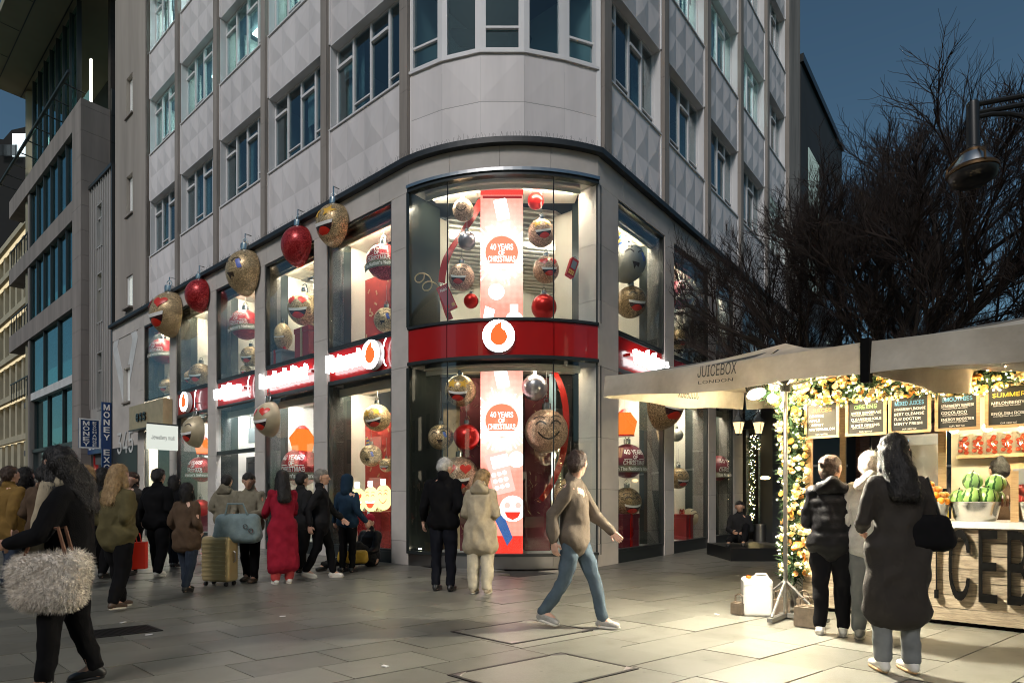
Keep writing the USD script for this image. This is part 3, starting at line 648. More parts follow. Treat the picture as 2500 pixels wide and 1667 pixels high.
JS = thing('hanging_sign', 'white lit projecting sign with script writing under the gold fascia', 'sign', LF([10.6, .3, 2.7]))
a = 10.6
part(JS, 'light_box', MB().box(a-.05, a+.05, .03, .85, 2.67, 3.4, LF), 'sign_glow')
t = text_poly('Jewellery mall', .12, False, .62); v = np.array(t.vertices); part(JS, 'lettering', MB().add(LF(np.column_stack([a - .054 - v[:, 2]*.1, 0.44 - v[:, 0], 3.03 + v[:, 1]])), t.faces), 'room_grey')
part(JS, 'bracket', MB().box(a-.02, a+.02, .0, .85, 3.41, 3.45, LF), 'dark_metal')
# dark doorway with its street number left of the jeweller's
D = sub(B, 'side_door')
part(D, 'surround', MB().box(14.1, 16.6, -.015, .0, 0, 3.05, LF), 'dark_metal'); part(D, 'door_leaf', MB().box(14.75, 16.0, -.3, -.2, 0, 2.75, LF), 'gloss_black')
t = text_poly('345', .75, False, 1.6); v = np.array(t.vertices); part(D, 'number', MB().add(LF(np.column_stack([15.25 - v[:, 0], .002 + v[:, 2] * .2, 3.2 + v[:, 1]])), t.faces), 'white_stone')
# ================================================================== neighbours on the left
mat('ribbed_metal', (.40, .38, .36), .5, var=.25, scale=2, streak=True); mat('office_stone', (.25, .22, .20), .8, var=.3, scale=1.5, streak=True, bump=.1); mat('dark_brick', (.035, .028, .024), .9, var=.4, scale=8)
mat('canopy_soffit', (.28, .26, .18), .7, var=.1, scale=1); mat('office_frame', (.03, .035, .035), .4); mat('sign_blue', (.01, .045, .16), .3); mat('sign_white', (.8, .8, .8), .5)
emat('warm_band', (1, .82, .5), .9); emat('office_lit', (1, .95, .72), 3.5); emat('office_dim', (.4, .8, .75), .22); mat('black_matt', (.008, .008, .008), .9); emat('counter_lit', (.93, .97, 1), 1.3); emat('red_led', (1, .06, .03), 3.0); emat('street_lit', (.8, .95, 1), 1.6)
emat('lantern_glow', (1, .68, .30), 2.2); emat('pub_amber', (1, .5, .15), .06); emat('street_lit_dim', (.95, 1, .9), 1.0); emat('office_dim2', (.35, .8, .75), .3); emat('sign_glow_dim', (1, .95, .6), .22)
emat('street_lit_dim2', (.7, .95, .9), .3)
K = thing('narrow_building', 'narrow building clad in pale ribbed metal over the money exchange shop', 'building', LF([18, 0, 0]))
a, b = 16.75, 19.45
zt = [(onL(242, y1)[1], onL(242, y0)[1]) for y0, y1 in ((492, 600), (662, 786), (856, 1000))]
wall = sg.box(a, 4.75, b, 13.5)
for z0, z1 in zt: wall = wall.difference(sg.box(17.95, z0, 18.6, z1))
part(K, 'cladding', MB().prism(wall, -.4, -.08, FZ(LF)), 'ribbed_metal')
s = a
while s < b:
    segs = [(4.75, 13.5)]
    if 17.93 < s < 18.62:
        e = [4.75] + [z for p in sorted(zt) for z in p] + [13.5]; segs = list(zip(e[::2], e[1::2]))
    for z0, z1 in segs: part(K, 'rib', MB().box(s-.02, s+.02, -.08, -.03, z0, z1, LF), 'ribbed_metal')
    s += .27
part(K, 'parapet', MB().box(a-.02, b, -.5, .02, 13.5, 13.62, LF), 'office_frame'); part(K, 'gutter_edge', MB().box(16.67, 16.74, -.3, .0, 0, 13.6, LF), 'dark_metal')
for i, (z0, z1) in enumerate(zt):
    W = sub(K, 'window'); m = MB(); e = .05; s0, s1 = 17.95, 18.6; zz = z0 + (z1-z0)*.68
    m.box(s0, s0+e, -.2, -.04, z0, z1, LF).box(s1-e, s1, -.2, -.04, z0, z1, LF).box(s0+e, s1-e, -.2, -.04, z0, z0+e, LF).box(s0+e, s1-e, -.2, -.04, z1-e, z1, LF).box(s0+e, s1-e, -.18, -.08, zz-.03, zz+.03, LF).box((s0+s1)/2-.02, (s0+s1)/2+.02, -.18, -.08, z0+e, zz-.03, LF)
    part(W, 'frame', m, 'ribbed_metal'); part(W, 'pane', MB().box(s0+e, s1-e, -.14, -.135, z0+e, z1-e, LF), 'glass'); part(W, 'blind', MB().box(s0, s1, -.4, -.38, z0, z1, LF), 'sign_glow_dim' if i == 1 else 'curtain')
part(K, 'shop_fascia', MB().box(a, b, -.4, -.06, 4.15, 4.75, LF), 'ribbed_metal')
part(K, 'shop_wall', MB().box(a, 17.0, -.4, -.08, 0, 4.15, LF).box(19.1, b, -.4, -.08, 0, 4.15, LF), 'dark_metal')
part(K, 'bright_counter', MB().box(17.0, 19.1, -.9, -.85, 0, 2.6, LF), 'counter_lit'); part(K, 'shutter_box', MB().box(17.0, 19.1, -.35, -.1, 2.55, 2.95, LF), 'roof_grey')
part(K, 'red_trim', MB().box(17.0, 17.12, -.2, -.06, 0, 2.9, LF).box(18.98, 19.1, -.2, -.06, 0, 2.9, LF), 'red_gloss')
S1 = thing('fascia_sign', 'blue fascia board over the bright money exchange counter', 'sign', LF([18.1, 0, 3]))
part(S1, 'board', MB().box(16.95, 19.4, -.05, .05, 2.95, 3.75, LF), 'sign_blue')
def sign_on(parent, fr, s, z, text, h, w, m, o=0.0, mirror=True):
    t = text_poly(text, h, True, w); v = np.array(t.vertices)
    part(parent, 'lettering', MB().add(fr(np.column_stack([s + (-1 if mirror else 1) * v[:, 0], o + v[:, 2] * .2, z + v[:, 1]])), t.faces), m)
sign_on(S1, LF, 18.2, 3.3, 'EXCHANGE', .34, 2.0, 'sign_white', .052)
# signs standing out from the wall, read from the right
def blade(label, s, n0, n1, z0, z1, cols, rim=None):
    fr = FR(LF([s, n0, z0]), -LF.A[1] * -1, (0, 0, 1), -LF.A[0]); w, h = n1 - n0, z1 - z0
    fr = FR(LF([s, n1, z0]), -LF.A[1], (0, 0, 1), -LF.A[0])     # seen from the corner: x runs towards the wall
    t = thing('projecting_sign', label, 'sign', LF([s, n0, z0]))
    part(t, 'board', MB().box(0, w, 0, h, -.08, 0, fr), 'sign_blue')
    if rim:
        e = .05; part(t, 'rim', MB().box(0, e, 0, h, -.082, .012, fr).box(w-e, w, 0, h, -.082, .012, fr).box(e, w-e, 0, e, -.082, .012, fr).box(e, w-e, h-e, h, -.082, .012, fr), 'sign_white')
    for text, x, y1, y0, hh, ww in cols:
        k = len(text)
        for i, c in enumerate(text):
            if c == ' ': continue
            y = y1 - (y1 - y0) * (i + .5) / k
            part(t, 'letter', MB().mesh(text_poly(c, hh, True, ww * (.35 if c == 'I' else 1)), FR(fr([x, y, .004]), fr.A[0], fr.A[1], fr.A[2] * .2)), 'sign_white')
    return t
blade('square blue money exchange sign with white rim and two columns of letters', 17.5, .13, .80, 3.08, 4.18, [('MONEY', .22, 1.02, .06, .15, .2), ('EXCHANGE', .48, 1.02, .06, .09, .12)], True)
blade('tall narrow blue sign reading money exchange down the wall beside the black doorway', 16.72, .0, .30, .9, 4.75, [('MONEY EXCHANGE', .15, 3.8, -.05, .2, .19)])
# the glass and stone office building further left
NF = FR(LF.o + v3(nL) * .25, LF.A[0], LF.A[1])
N = thing('office_building', 'tall glass and stone banded office building with a wide roof canopy at the left edge', 'building', NF([24, 0, 0]))
for z in np.arange(0, 17.0, .99):
    part(N, 'stone_panel', MB().box(19.5, 20.7, -1.0, 0, z+.004, min(z+.986, 17.1), NF), 'office_stone')
for z0, z1 in ((16.2, 17.1), (12.6, 13.4), (9.0, 9.85)):
    s = 20.7
    while s < 32.4:
        e = min(s + 1.2, 32.45); part(N, 'stone_panel', MB().box(s+.003, e-.003, -.6, 0, z0, z1, NF), 'office_stone'); s = e
part(N, 'white_transom', MB().box(20.7, 28.2, -.3, -.1, 6.0, 6.35, NF), 'white_stone')
lit = random.Random(4)
def glaz(z0, z1, n0, k, back):
    m = MB(); w = (28.15 - 20.7) / k
    W = sub(N, 'glazing')
    for i in range(k + 1): m.box(20.7 + i*w - .04, 20.7 + i*w + .04, n0-.1, n0+.06, z0, z1, NF)
    part(W, 'mullions', m, 'office_frame', kind='stuff')
    for i in range(k):
        part(W, 'pane', MB().box(20.74 + i*w, 20.66 + (i+1)*w, n0-.03, n0-.02, z0, z1, NF), 'glass_office')
        r = lit.random(); part(W, 'blind', MB().box(20.75 + i*w, 20.65 + (i+1)*w, n0-.5, n0-.47, z0+.05, z0 + (z1-z0)*(.42 if r > .3 else .3), NF), back if r > .45 else 'office_dim')
glaz(17.1, 21.75, -.22, 7, 'office_lit'); glaz(13.4, 16.2, -.14, 6, 'office_dim'); glaz(9.85, 12.6, -.14, 6, 'office_dim2'); glaz(6.35, 9.0, -.14, 3, 'office_dim2'); glaz(3.6, 6.0, -.3, 3, 'office_dim'); 
part(N, 'ground_transom', MB().box(20.7, 28.2, -.35, -.15, 3.45, 3.6, NF), 'office_frame')
W = sub(N, 'tinsel_window')
for i in range(3): part(W, 'pane', MB().box(20.75 + 2.48*i, 23.15 + 2.48*i, -.3, -.29, 0, 3.45, NF), 'glass')
part(W, 'mullions', MB().box(20.7, 20.76, -.4, -.2, 0, 3.45, NF).box(23.15, 23.23, -.4, -.2, 0, 3.45, NF).box(25.63, 25.71, -.4, -.2, 0, 3.45, NF).box(28.1, 28.2, -.4, -.2, 0, 3.45, NF), 'office_frame', kind='stuff')
m, m2 = MB(), MB()
for i in range(620):
    s, z = lit.uniform(20.8, 28), lit.uniform(.3, 3.3) ** 1.0; h = lit.uniform(.05, .3)
    (m if lit.random() < .5 else m2).box(s, s + lit.uniform(.015, .05), -.8-lit.random()*.3, -.78-lit.random()*.0, z, z + h, NF)
emat('tinsel_glow', (.75, .95, 1.0), 1.3); mat('tinsel', (.2, .3, .33), .2, metal=1.0)
part(W, 'tinsel', m, 'tinsel_glow', kind='stuff'); part(W, 'tinsel', m2, 'tinsel', kind='stuff')
part(N, 'dark_interior', MB().box(20.7, 28.2, -2.6, -2.5, 0, 21.7, NF), 'roof_grey')
for z in (3.5, 6.1, 9.1, 12.7, 16.3): part(N, 'floor_slab', MB().box(20.7, 32.4, -2.5, -.62, z, z+.3, NF), 'roof_grey')
part(N, 'loggia_wall', MB().box(28.2, 28.5, -2.6, -.05, 0, 17.0, NF), 'office_stone'); part(N, 'loggia_back', MB().box(28.5, 32.4, -2.6, -2.5, 0, 21.7, NF), 'cream_wall')
part(N, 'round_column', MB().lathe([(.42, 0), (.42, 21.75)], 20, FR(NF([29.4, -.55, 0]), (1,0,0), (0,1,0))), 'canopy_soffit', smooth=30)
for z in (9.85, 13.4, 6.3):
    m = MB().box(28.5, 32.4, -.08, -.03, z+.95, z+1.0, NF)
    for s in np.arange(28.6, 32.4, .6): m.box(s-.015, s+.015, -.07, -.04, z, z+.95, NF)
    part(N, 'railing', m, 'office_frame')
m = MB().tube([NF([19.6, .35, 18.0]), NF([33, .35, 18.0])], .07, 8)
for s in np.arange(20.5, 33, 1.5): m.tube([NF([s, -.4, 17.9]), NF([s, .35, 17.95])], .03, 6)
part(N, 'handrail', m, 'office_frame')
part(N, 'canopy', MB().box(18.5, 30.3, -7, 1.7, 21.85, 22.2, NF), 'canopy_soffit')
for n in (-.1, .9): part(N, 'canopy_joint', MB().box(18.5, 30.3, n-.02, n+.02, 21.83, 21.848, NF), 'office_frame')
for s in np.arange(20, 30, 2.4): part(N, 'canopy_joint', MB().box(s-.015, s+.015, .93, 1.69, 21.835, 21.848, NF), 'office_frame')
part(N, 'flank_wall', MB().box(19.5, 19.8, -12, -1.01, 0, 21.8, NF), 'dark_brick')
for z in np.arange(13.6, 17.2, 1.1): part(N, 'flank_panel', MB().box(19.44, 19.5, -3.2, -1.02, z, z+1.08, NF), 'office_frame')
for n in (-4.2, -5.6): part(N, 'wall_pipe', MB().box(19.4, 19.5, n-.09, n+.09, 14, 21.8, NF), 'roof_grey')
part(N, 'wall_lamp', MB().box(20.4, 20.5, -.62, -.55, 17.3, 19.4, NF), 'office_lit')
# cream building at the far left edge
NF0, NF = NF, FR(NF([0, -1.3, 0]), NF.A[0], NF.A[1])
P = thing('cream_building', 'cream building with warm lit ledges on each floor at the far left edge', 'building', NF([36, 0, 0]))
mat('cream_stone', (.45, .40, .28), .7, var=.15, scale=1)
part(P, 'wall', MB().box(33.2, 46, -1.2, -.5, 0, 17.5, NF), 'dark_metal')
for z in (4.6, 7.2, 9.7, 12.4, 15.0, 17.0):
    part(P, 'ledge', MB().box(33.0, 46, -.6, .25, z, z+.35, NF), 'cream_stone'); part(P, 'ledge_light', MB().box(33.1, 46, -.1, .05, z-.04, z-.002, NF), 'warm_band')
for s in np.arange(33.1, 46, 1.7):
    part(P, 'pilaster', MB().box(s, s+.5, -.5, -.05, 4.95, 17.0, NF), 'cream_stone'); part(P, 'portal_pier', MB().box(s, s+.8, -.5, .1, 0, 4.55, NF), 'cream_stone')
NF = NF0
Q = thing('far_roof', 'dark rounded rooftop storey with one lit window against the sky at the left edge', 'building', (-36, 46, 0))
q = lambda x, y: (px(x, y, 46.0)[0], px(x, y, 46.0)[2])
shp = sg.Polygon([q(-60, 480), q(-60, 330), q(0, 335), q(20, 312), q(60, 303), q(110, 303), q(110, 480)])
part(Q, 'wall', MB().prism(shp, -48, -46.3, FR((0, 0, 0), (1, 0, 0), (0, 0, 1), (0, -1, 0))), 'black_matt')
w0, w1 = q(24, 378), q(70, 322); part(Q, 'lit_window', MB().box(w0[0], w1[0], 46.2, 46.25, w0[1], w1[1]), 'street_lit')
for x in range(-2, 46, 3): a_, b_ = q(x, 382), q(x, 355); part(Q, 'baluster', MB().box(a_[0]-.025, a_[0]+.025, 45.9, 45.95, a_[1], b_[1]), 'dark_metal')
part(Q, 'block', MB().box(-48, q(110, 480)[0], 46.3, 60, 0, q(0, 480)[1]), 'black_matt')
# ================================================================== right hand street
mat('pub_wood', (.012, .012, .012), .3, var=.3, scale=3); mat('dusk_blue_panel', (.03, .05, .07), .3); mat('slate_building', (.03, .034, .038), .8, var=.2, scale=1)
s = 7.8
for k in range(3):
    a, b = 7.8 + 2.4*k, 9.75 + 2.4*k
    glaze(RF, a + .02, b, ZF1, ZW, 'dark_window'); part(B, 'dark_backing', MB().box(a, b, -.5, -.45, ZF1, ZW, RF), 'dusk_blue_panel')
    for z0, z1 in ((ZF1, 5.6), (5.605, ZW)): part(B, 'stone_panel', MB().box(b+.005, b + .45, -.42, 0, z0, z1-.003, RF), 'stone')
PB = thing('pub_front', 'black timber pub frontage with fairy lights at the far right end of the corner building', 'pub', RF([10, 0, 0]))
part(PB, 'wall', MB().box(7.85, 13.6, -.5, -.2, 0, 4.38, RF), 'pub_wood'); part(PB, 'cornice', MB().box(7.82, 13.6, -.2, .3, 3.2, 3.45, RF), 'pub_wood'); part(PB, 'signboard', MB().box(7.85, 13.6, -.19, .05, 3.46, 4.3, RF), 'pub_wood')
for s in np.arange(7.9, 13.6, 1.1): part(PB, 'pilaster', MB().box(s, s+.22, -.2, .06, 0, 3.19, RF), 'pub_wood')
for k in range(5):
    s = 8.15 + 1.1*k; part(PB, 'window_glow', MB().box(s+.04, s+.8, -.19, -.17, .9, 2.7, RF), 'pub_amber')
    part(PB, 'glazing_bar', MB().box(s+.4, s+.44, -.165, -.12, .9, 2.7, RF), 'pub_wood')
rg = random.Random(11)
m = MB(); m2 = MB()
for i in range(420):
    if i < 200: s, z = rg.uniform(7.9, 13.4), 2.85 + rg.uniform(-.2, .2)
    else: s, z = rg.choice([7.98, 9.08, 10.2]) + rg.uniform(-.15, .15), rg.uniform(.6, 2.8)
    m.sphere(RF([s, .14 + rg.uniform(0, .14), z]), .012, 0)
emat('fairy', (1, .74, .34), 22.0); mat('fir', (.02, .06, .025), .8)
part(PB, 'fairy_lights', m, 'fairy', kind='stuff')
def leafy(pts, r, n, seed, size=.05):
    "short needle sprays around the points of a path"
    rr = np.random.default_rng(seed); pts = np.asarray(pts, float); seg = np.linalg.norm(np.diff(pts, axis=0), axis=1); cum = np.r_[0, np.cumsum(seg)]
    t = rr.uniform(0, cum[-1], n); P = np.column_stack([np.interp(t, cum, pts[:, i]) for i in range(3)])
    d = rr.normal(size=(n, 3)); d /= np.linalg.norm(d, axis=1, keepdims=True); P = P + d * r * rr.uniform(.15, .9, (n, 1))
    e = d + rr.normal(size=(n, 3)) * .6; e /= np.linalg.norm(e, axis=1, keepdims=True); w = np.cross(e, rr.normal(size=(n, 3))); w /= np.linalg.norm(w, axis=1, keepdims=True)
    L = size * rr.uniform(.6, 1.5, (n, 1)); W_ = L * .13
    v = np.stack([P - w*W_, P + w*W_, P + e*L], 1).reshape(-1, 3); return v, np.arange(3*n).reshape(-1, 3)
part(PB, 'fir_swag', MB().add(*leafy([RF([7.9, .15, 2.85]), RF([13.4, .15, 2.85])], .2, 5000, 2)).add(*leafy([RF([8, .15, .5]), RF([8, .15, 2.8])], .14, 1600, 3)).add(*leafy([RF([9.1, .15, .5]), RF([9.1, .15, 2.8])], .14, 1600, 4)), 'fir', kind='stuff')
m = MB().tube([RF([8.7, .0, 3.9]), RF([8.7, .9, 4.0])], .02, 6)
part(PB, 'sign_arm', m, 'dark_metal'); part(PB, 'bright_board', MB().box(8.9, 11.8, .06, .08, 3.5, 4.25, RF), 'street_lit_dim')
for k, s in enumerate((8.25, 9.4)): part(PB, 'keg', MB().lathe([(0, 0), (.19, 0), (.2, .05), (.19, .1), (.2, .25), (.19, .4), (.2, .45), (.19, .5), (0, .5)], 16, FR(RF([s, .35, 0]), (1,0,0), (0,1,0))), 'steel_plinth', smooth=30)
def lantern(c, label, k=1.0):
    t = thing('lantern', label, 'lantern', c, 'old fashioned lanterns along the pub')
    fr = FR(c, (1, 0, 0), (0, 1, 0)); r = .12*k
    part(t, 'glass_body', MB().lathe([(r*.6, 0), (r*1.15, .26*k)], 4, fr), 'lantern_glow')
    m = MB().lathe([(0, .0), (r*.66, -.004), (r*.66, -.03*k), (0, -.05*k)], 4, fr).lathe([(r*1.35, .26*k), (r*1.3, .29*k), (r*.45, .40*k), (r*.4, .44*k), (r*.2, .5*k), (0.003, .62*k)], 4, fr)
    for i in range(4):
        a = i*PI/2; m.tube([c + np.array([r*.62*math.cos(a), r*.62*math.sin(a), 0]), c + np.array([r*1.18*math.cos(a), r*1.18*math.sin(a), .26*k])], .008, 5)
    part(t, 'frame', m, 'dark_metal'); return t
for x, y, Y, l in ((1852, 1058, 14.0, 'wall lantern at the left end of the pub, beside the shop windows'), (1948, 1095, 13.0, 'lantern seen just right of the fir and orange pillar'), (1803, 1058, 13.8, 'lantern closest to the corner building, over the end shop pane')):
    p = px(x, y, Y); lantern(p, l); 
emat('door_lamp', (1, .6, .25), 12.0)
p = px(1868, 1166, 13.2); solo('door_lamp', MB().sphere(p, .07, 2, (1.6, 1, .6)), 'door_lamp', 'small glowing orange lamp over the pub door', 'lamp')
sR, zR = onR(1986, 184, .1)
SB = thing('street_building', 'dark slate building rising behind the bare tree beyond the white panelled block', 'building', RF([15, 0, 0]))
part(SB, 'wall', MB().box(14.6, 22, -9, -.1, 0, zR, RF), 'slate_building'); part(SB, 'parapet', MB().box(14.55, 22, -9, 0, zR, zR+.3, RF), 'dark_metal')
for i in range(2):
    for j in range(int((zR - 4.8) / 3.4) + 1):
        s, z = 15.6 + 3.2*i, 2.5 + 3.4*j; part(SB, 'window', MB().box(s, s+1.7, -.09, -.06, z, z+2.1, RF), 'street_lit_dim2' if (i, j) in ((0, 2), (1, 1), (2, 2), (0, 3)) else 'dusk_blue_panel')
BB = thing('brick_building', 'dark building with brown brick piers seen through the juice stall', 'building', (10, 15, 0))
mat('brick', (.22, .10, .06), .85, var=.25, scale=30)
part(BB, 'wall', MB().box(7.2, 24, 16.2, 17, 0, 5.5), 'slate_building')
for x in np.arange(7.6, 20, 1.9):
    for z in np.arange(0.0, 5.2, .24):
        m = MB()
        for jz in range(3):
            o = .1 * (jz % 2); m.box(x+.0, x+.26+.0-o*.0, 16.0, 16.2, z+.08*jz+.005, z+.08*jz+.075)
        part(BB, 'brick_course', m, 'brick')
    part(BB, 'window', MB().box(x+.45, x+1.6, 16.1, 16.15, .8, 3.4), 'dusk_blue_panel'); part(BB, 'window_rail', MB().box(x+.45, x+1.6, 16.05, 16.095, 2.1, 2.16), 'white_stone')
# ================================================================== bare winter tree
mat('bark', (.03, .022, .017), .9, var=.3, scale=10); mat('twig', (.02, .012, .009), .9)
T0 = np.array([7.9, 12.6, 0.0])
TR = thing('bare_tree', 'large bare winter tree with dense fine twigs behind the stall canopy', 'tree', T0)
tr = np.random.default_rng(12)
part(TR, 'trunk', MB().tube([T0, T0 + [.05, 0, 1.2], T0 + [.0, .05, 3.3]], [.24, .19, .15], 10), 'bark', smooth=40)
limbs, twigs = MB(), [MB(), MB(), MB()]
def grow(p, d, L, r, lvl, out):
    n = 4; pts = [p]; q = p.copy(); dd = d.copy()
    for i in range(n):
        dd = unit(dd + tr.normal(size=3) * .09 + np.array([0, 0, .05])); q = q + dd * L / n; pts.append(q.copy())
    out.tube(pts, np.linspace(r, r * .55, n + 1), 5 if lvl < 2 else 3, False)
    if lvl >= 5: return
    k = {0: 7, 1: 6, 2: 6, 3: 5, 4: 5}[lvl]
    for i in range(k):
        t = .3 + .7 * (i + tr.uniform(0, .9)) / k; j = min(int(t * n), n - 1); pp = pts[j] + (pts[j+1] - pts[j]) * (t * n - j)
        ax = unit(np.cross(dd, tr.normal(size=3))); ang = tr.uniform(.35, .85)
        nd = unit(dd * math.cos(ang) + ax * math.sin(ang)); nd[2] += .12
        grow(pp, unit(nd), L * tr.uniform(.48, .66), max(r * .52, .0036), lvl + 1, limbs_out(lvl + 1))
cur = [None]
def limbs_out(lvl): return cur[0] if lvl < 2 else twigs[min(lvl - 2, 2)]
nl = 9
for i in range(nl):
    a = 2*PI*i/nl + tr.uniform(-.2, .2); el = [.32, .8, 1.2][i % 3] + tr.uniform(-.08, .08)
    cur[0] = MB(); d = np.array([math.cos(a)*math.cos(el), math.sin(a)*math.cos(el), math.sin(el)])
    grow(T0 + [0, 0, 2.3 + .1*i], d, 3.5 if el < .6 else (3.5 if el < 1 else 3.3), .085, 0, cur[0]); part(TR, 'limb', cur[0], 'bark', smooth=40)
for m in twigs: part(TR, 'crown_twigs', m, 'twig', kind='stuff')
# ================================================================== unlit street lamp hung over the road
SLc = px(2375, 400, 7.0)
SL = thing('street_lamp', 'unlit black street lamp with a domed glass head hanging from double arms at upper right', 'street lamp', SLc)
fr = FR(SLc, (.64, 0, 0), (0, .64, 0)); kk = 7.0 / FPX
mat('lamp_black', (.012, .012, .012), .4); mat('lamp_bronze', (.10, .055, .02), .4, metal=.6); mat('lamp_silver', (.5, .5, .5), .3, metal=1.0)
part(SL, 'stem', MB().lathe([(.0, 150*kk), (.085, 150*kk), (.1, 145*kk), (.1, 40*kk), (.13, 36*kk), (.13, 30*kk), (0, 30*kk)], 16, fr), 'lamp_black', smooth=40)
part(SL, 'hood', MB().lathe([(.1, 36*kk), (.2, 28*kk), (.2, 22*kk)], 20, fr), 'lamp_bronze', smooth=40)
part(SL, 'reflector', MB().lathe([(.2, 22*kk), (.30, 2*kk), (.34, -18*kk)], 24, fr), 'lamp_silver', smooth=40)
part(SL, 'ring', MB().lathe([(.36, -10*kk), (.40, -16*kk), (.40, -22*kk), (.35, -24*kk)], 24, fr), 'lamp_bronze', smooth=40)
part(SL, 'bowl', MB().lathe([(.385, -24*kk), (.36, -38*kk), (.25, -50*kk), (0, -55*kk)], 24, fr), 'lamp_black', smooth=40)
for a in (0.3, 2.4, 4.5): part(SL, 'strut', MB().tube([fr([.21*math.cos(a), .21*math.sin(a), 24*kk]), fr([.39*math.cos(a), .39*math.sin(a), 2*kk]), fr([.40*math.cos(a), .40*math.sin(a), -16*kk])], .014, 6), 'lamp_bronze')
e = np.array([1.0, -.15, 0])
part(SL, 'upper_arm', MB().tube([fr([-.1, 0, 141*kk]), fr(.5*e + [0, 0, 150*kk]), fr(2.2*e + [0, 0, 172*kk])], .03, 8), 'lamp_black')
part(SL, 'middle_arm', MB().tube([fr([0, 0, 122*kk]), fr(2.2*e + [0, 0, 152*kk])], .03, 8), 'lamp_black')
part(SL, 'lower_arm', MB().tube([fr(p*e + [0, 0, z*kk]) for p, z in ((0, 112), (.3, 117), (.6, 114), (.9, 102), (1.4, 70), (2.2, 0))], .028, 8), 'lamp_black')
part(SL, 'post', MB().tube([[SLc[0]+2.2, SLc[1]-.33, 0], [SLc[0]+2.2, SLc[1]-.33, SLc[2]+172*kk]], .09, 10), 'lamp_black')

# ================================================================== the far sides of the two streets, seen only as reflections in the shop glass
emat('opposite_lit', (1, .85, .6), 1.2)
def opposite(o, d, n, L, h, label, seed):
    fr = FR((o[0], o[1], 0), v3(d), v3(n)); t = thing('opposite_building', label, 'building', (o[0], o[1], 0)); r = random.Random(seed)
    part(t, 'wall', MB().box(0, L, -10, 0, 0, h, fr), 'office_stone'); part(t, 'parapet', MB().box(0, L, -10, .2, h, h+.4, fr), 'dark_metal')
    for i in range(int(L/3.2)):
        for j in range(int(h/3.4)):
            part(t, 'window', MB().box(.8+3.2*i, 2.4+3.2*i, .0, .03, .8+3.4*j, 2.9+3.4*j, fr), 'opposite_lit' if r.random() < (.6 if j == 0 else .18) else 'dark_metal')
opposite((-24, -17), np.array([1.0, 0]), np.array([0, 1.0]), 48, 16, 'stone building across the road behind the viewer, reflected in the curved window', 3)
opposite(OL + nL*23 + dL*46, -dL, -nL, 40, 13, 'stone building across the left hand street, reflected in the left shop windows', 4)
# ================================================================== Christmas baubles and window decorations
def glitter(name, col, rough=.35, metal=.55, amp=.6):
    M[name] = usdkit.material(stage, '/World/Looks/' + name, {'p': ('principled_bsdf', {'metallic': metal, 'coat_weight': .15}), 'g': ('geometry', {}), 'v': ('voronoi_texture', {'scale': 70.0}), 'bw': ('rgb_to_bw', {}),
        'r': ('rgb_ramp', {'ramp': [(.1, tuple(c * .45 for c in col)), (.62, col), (.95, tuple(min(1, c * 1.8 + .08) for c in col))]}), 'rr': ('map_range', {'to_min': rough * .6, 'to_max': rough * 1.6}), 'b': ('bump', {'strength': amp, 'distance': .02})},
        [('g.position', 'v.vector'), ('v.color', 'bw.color'), ('bw.val', 'r.fac'), ('r.color', 'p.base_color'), ('bw.val', 'rr.value'), ('rr.result', 'p.roughness'), ('bw.val', 'b.height'), ('b.normal', 'p.normal')], surface='p.BSDF')
glitter('gold_glitter', (.50, .36, .19)); glitter('rose_gold_glitter', (.52, .33, .22), .4, .5); glitter('red_glitter', (.38, .006, .008), .3, .4); glitter('dark_gold_glitter', (.30, .20, .10))
mat('satin_red', (.55, .012, .008), .28, metal=.5); mat('satin_silver', (.42, .38, .42), .3, metal=.8); mat('matt_gold', (.48, .40, .26), .45, metal=.3, var=.1, scale=6); mat('grey_bauble', (.30, .29, .26), .5, metal=.3); mat('maroon', (.14, .006, .02), .4)
mat('chrome', (.55, .56, .55), .2, metal=1.0); mat('face_dark', (.03, .008, .01), .35); mat('face_brown', (.035, .02, .012), .4); mat('face_red', (.6, .03, .015), .3); mat('face_white', (.8, .78, .75), .4); mat('star_yellow', (.75, .42, .04), .35); mat('tear_blue', (.1, .15, .5), .3)
mat('banner_green', (.17, .155, .11), .6); mat('gift_red', (.25, .01, .012), .35); mat('gift_grey', (.16, .17, .19), .5); mat('ribbon_gold', (.5, .38, .2), .3, metal=.5); mat('hat_blue', (.03, .07, .25), .5); mat('hat_yellow', (.6, .4, .06), .5); mat('wire', (.25, .25, .25), .4)
def heart(x, y, k):
    t = np.linspace(0, 2*PI, 40); return sg.Polygon(np.column_stack([x + k * 16 * np.sin(t)**3 / 17, y + k * (13*np.cos(t) - 5*np.cos(2*t) - 2*np.cos(3*t) - np.cos(4*t)) / 17]))
def star(x, y, k, rot=0.0):
    return sg.Polygon([(x + (k if i % 2 == 0 else k*.45) * math.sin(rot + i*PI/5), y + (k if i % 2 == 0 else k*.45) * math.cos(rot + i*PI/5)) for i in range(10)])
def curve(x0, y0, w, h, th=.035):
    t = np.linspace(-1, 1, 12); return sg.LineString(np.column_stack([x0 + t*w, y0 + h*(1 - t*t)])).buffer(th, cap_style=1)
def grin(w=.6, d=.62, y=-.12):
    t = np.linspace(0, 1, 14); top = [(-w + 2*w*a, y - .10 * 4*a*(1-a)) for a in t]; bot = [(w - 2*w*a, y - d * (4*a*(1-a)) ** .6) for a in t]
    m = sg.Polygon(top + bot).buffer(0); teeth = m.intersection(sg.Polygon([(x, yy + .1) for x, yy in top] + [(x, yy - .14) for x, yy in top[::-1]]).buffer(0)); tong = m.intersection(sg.Polygon([(w*1.2*math.cos(a)*.6, y - d*.95 + .3*math.sin(a)) for a in np.linspace(0, 2*PI, 20)]))
    return m, teeth, tong
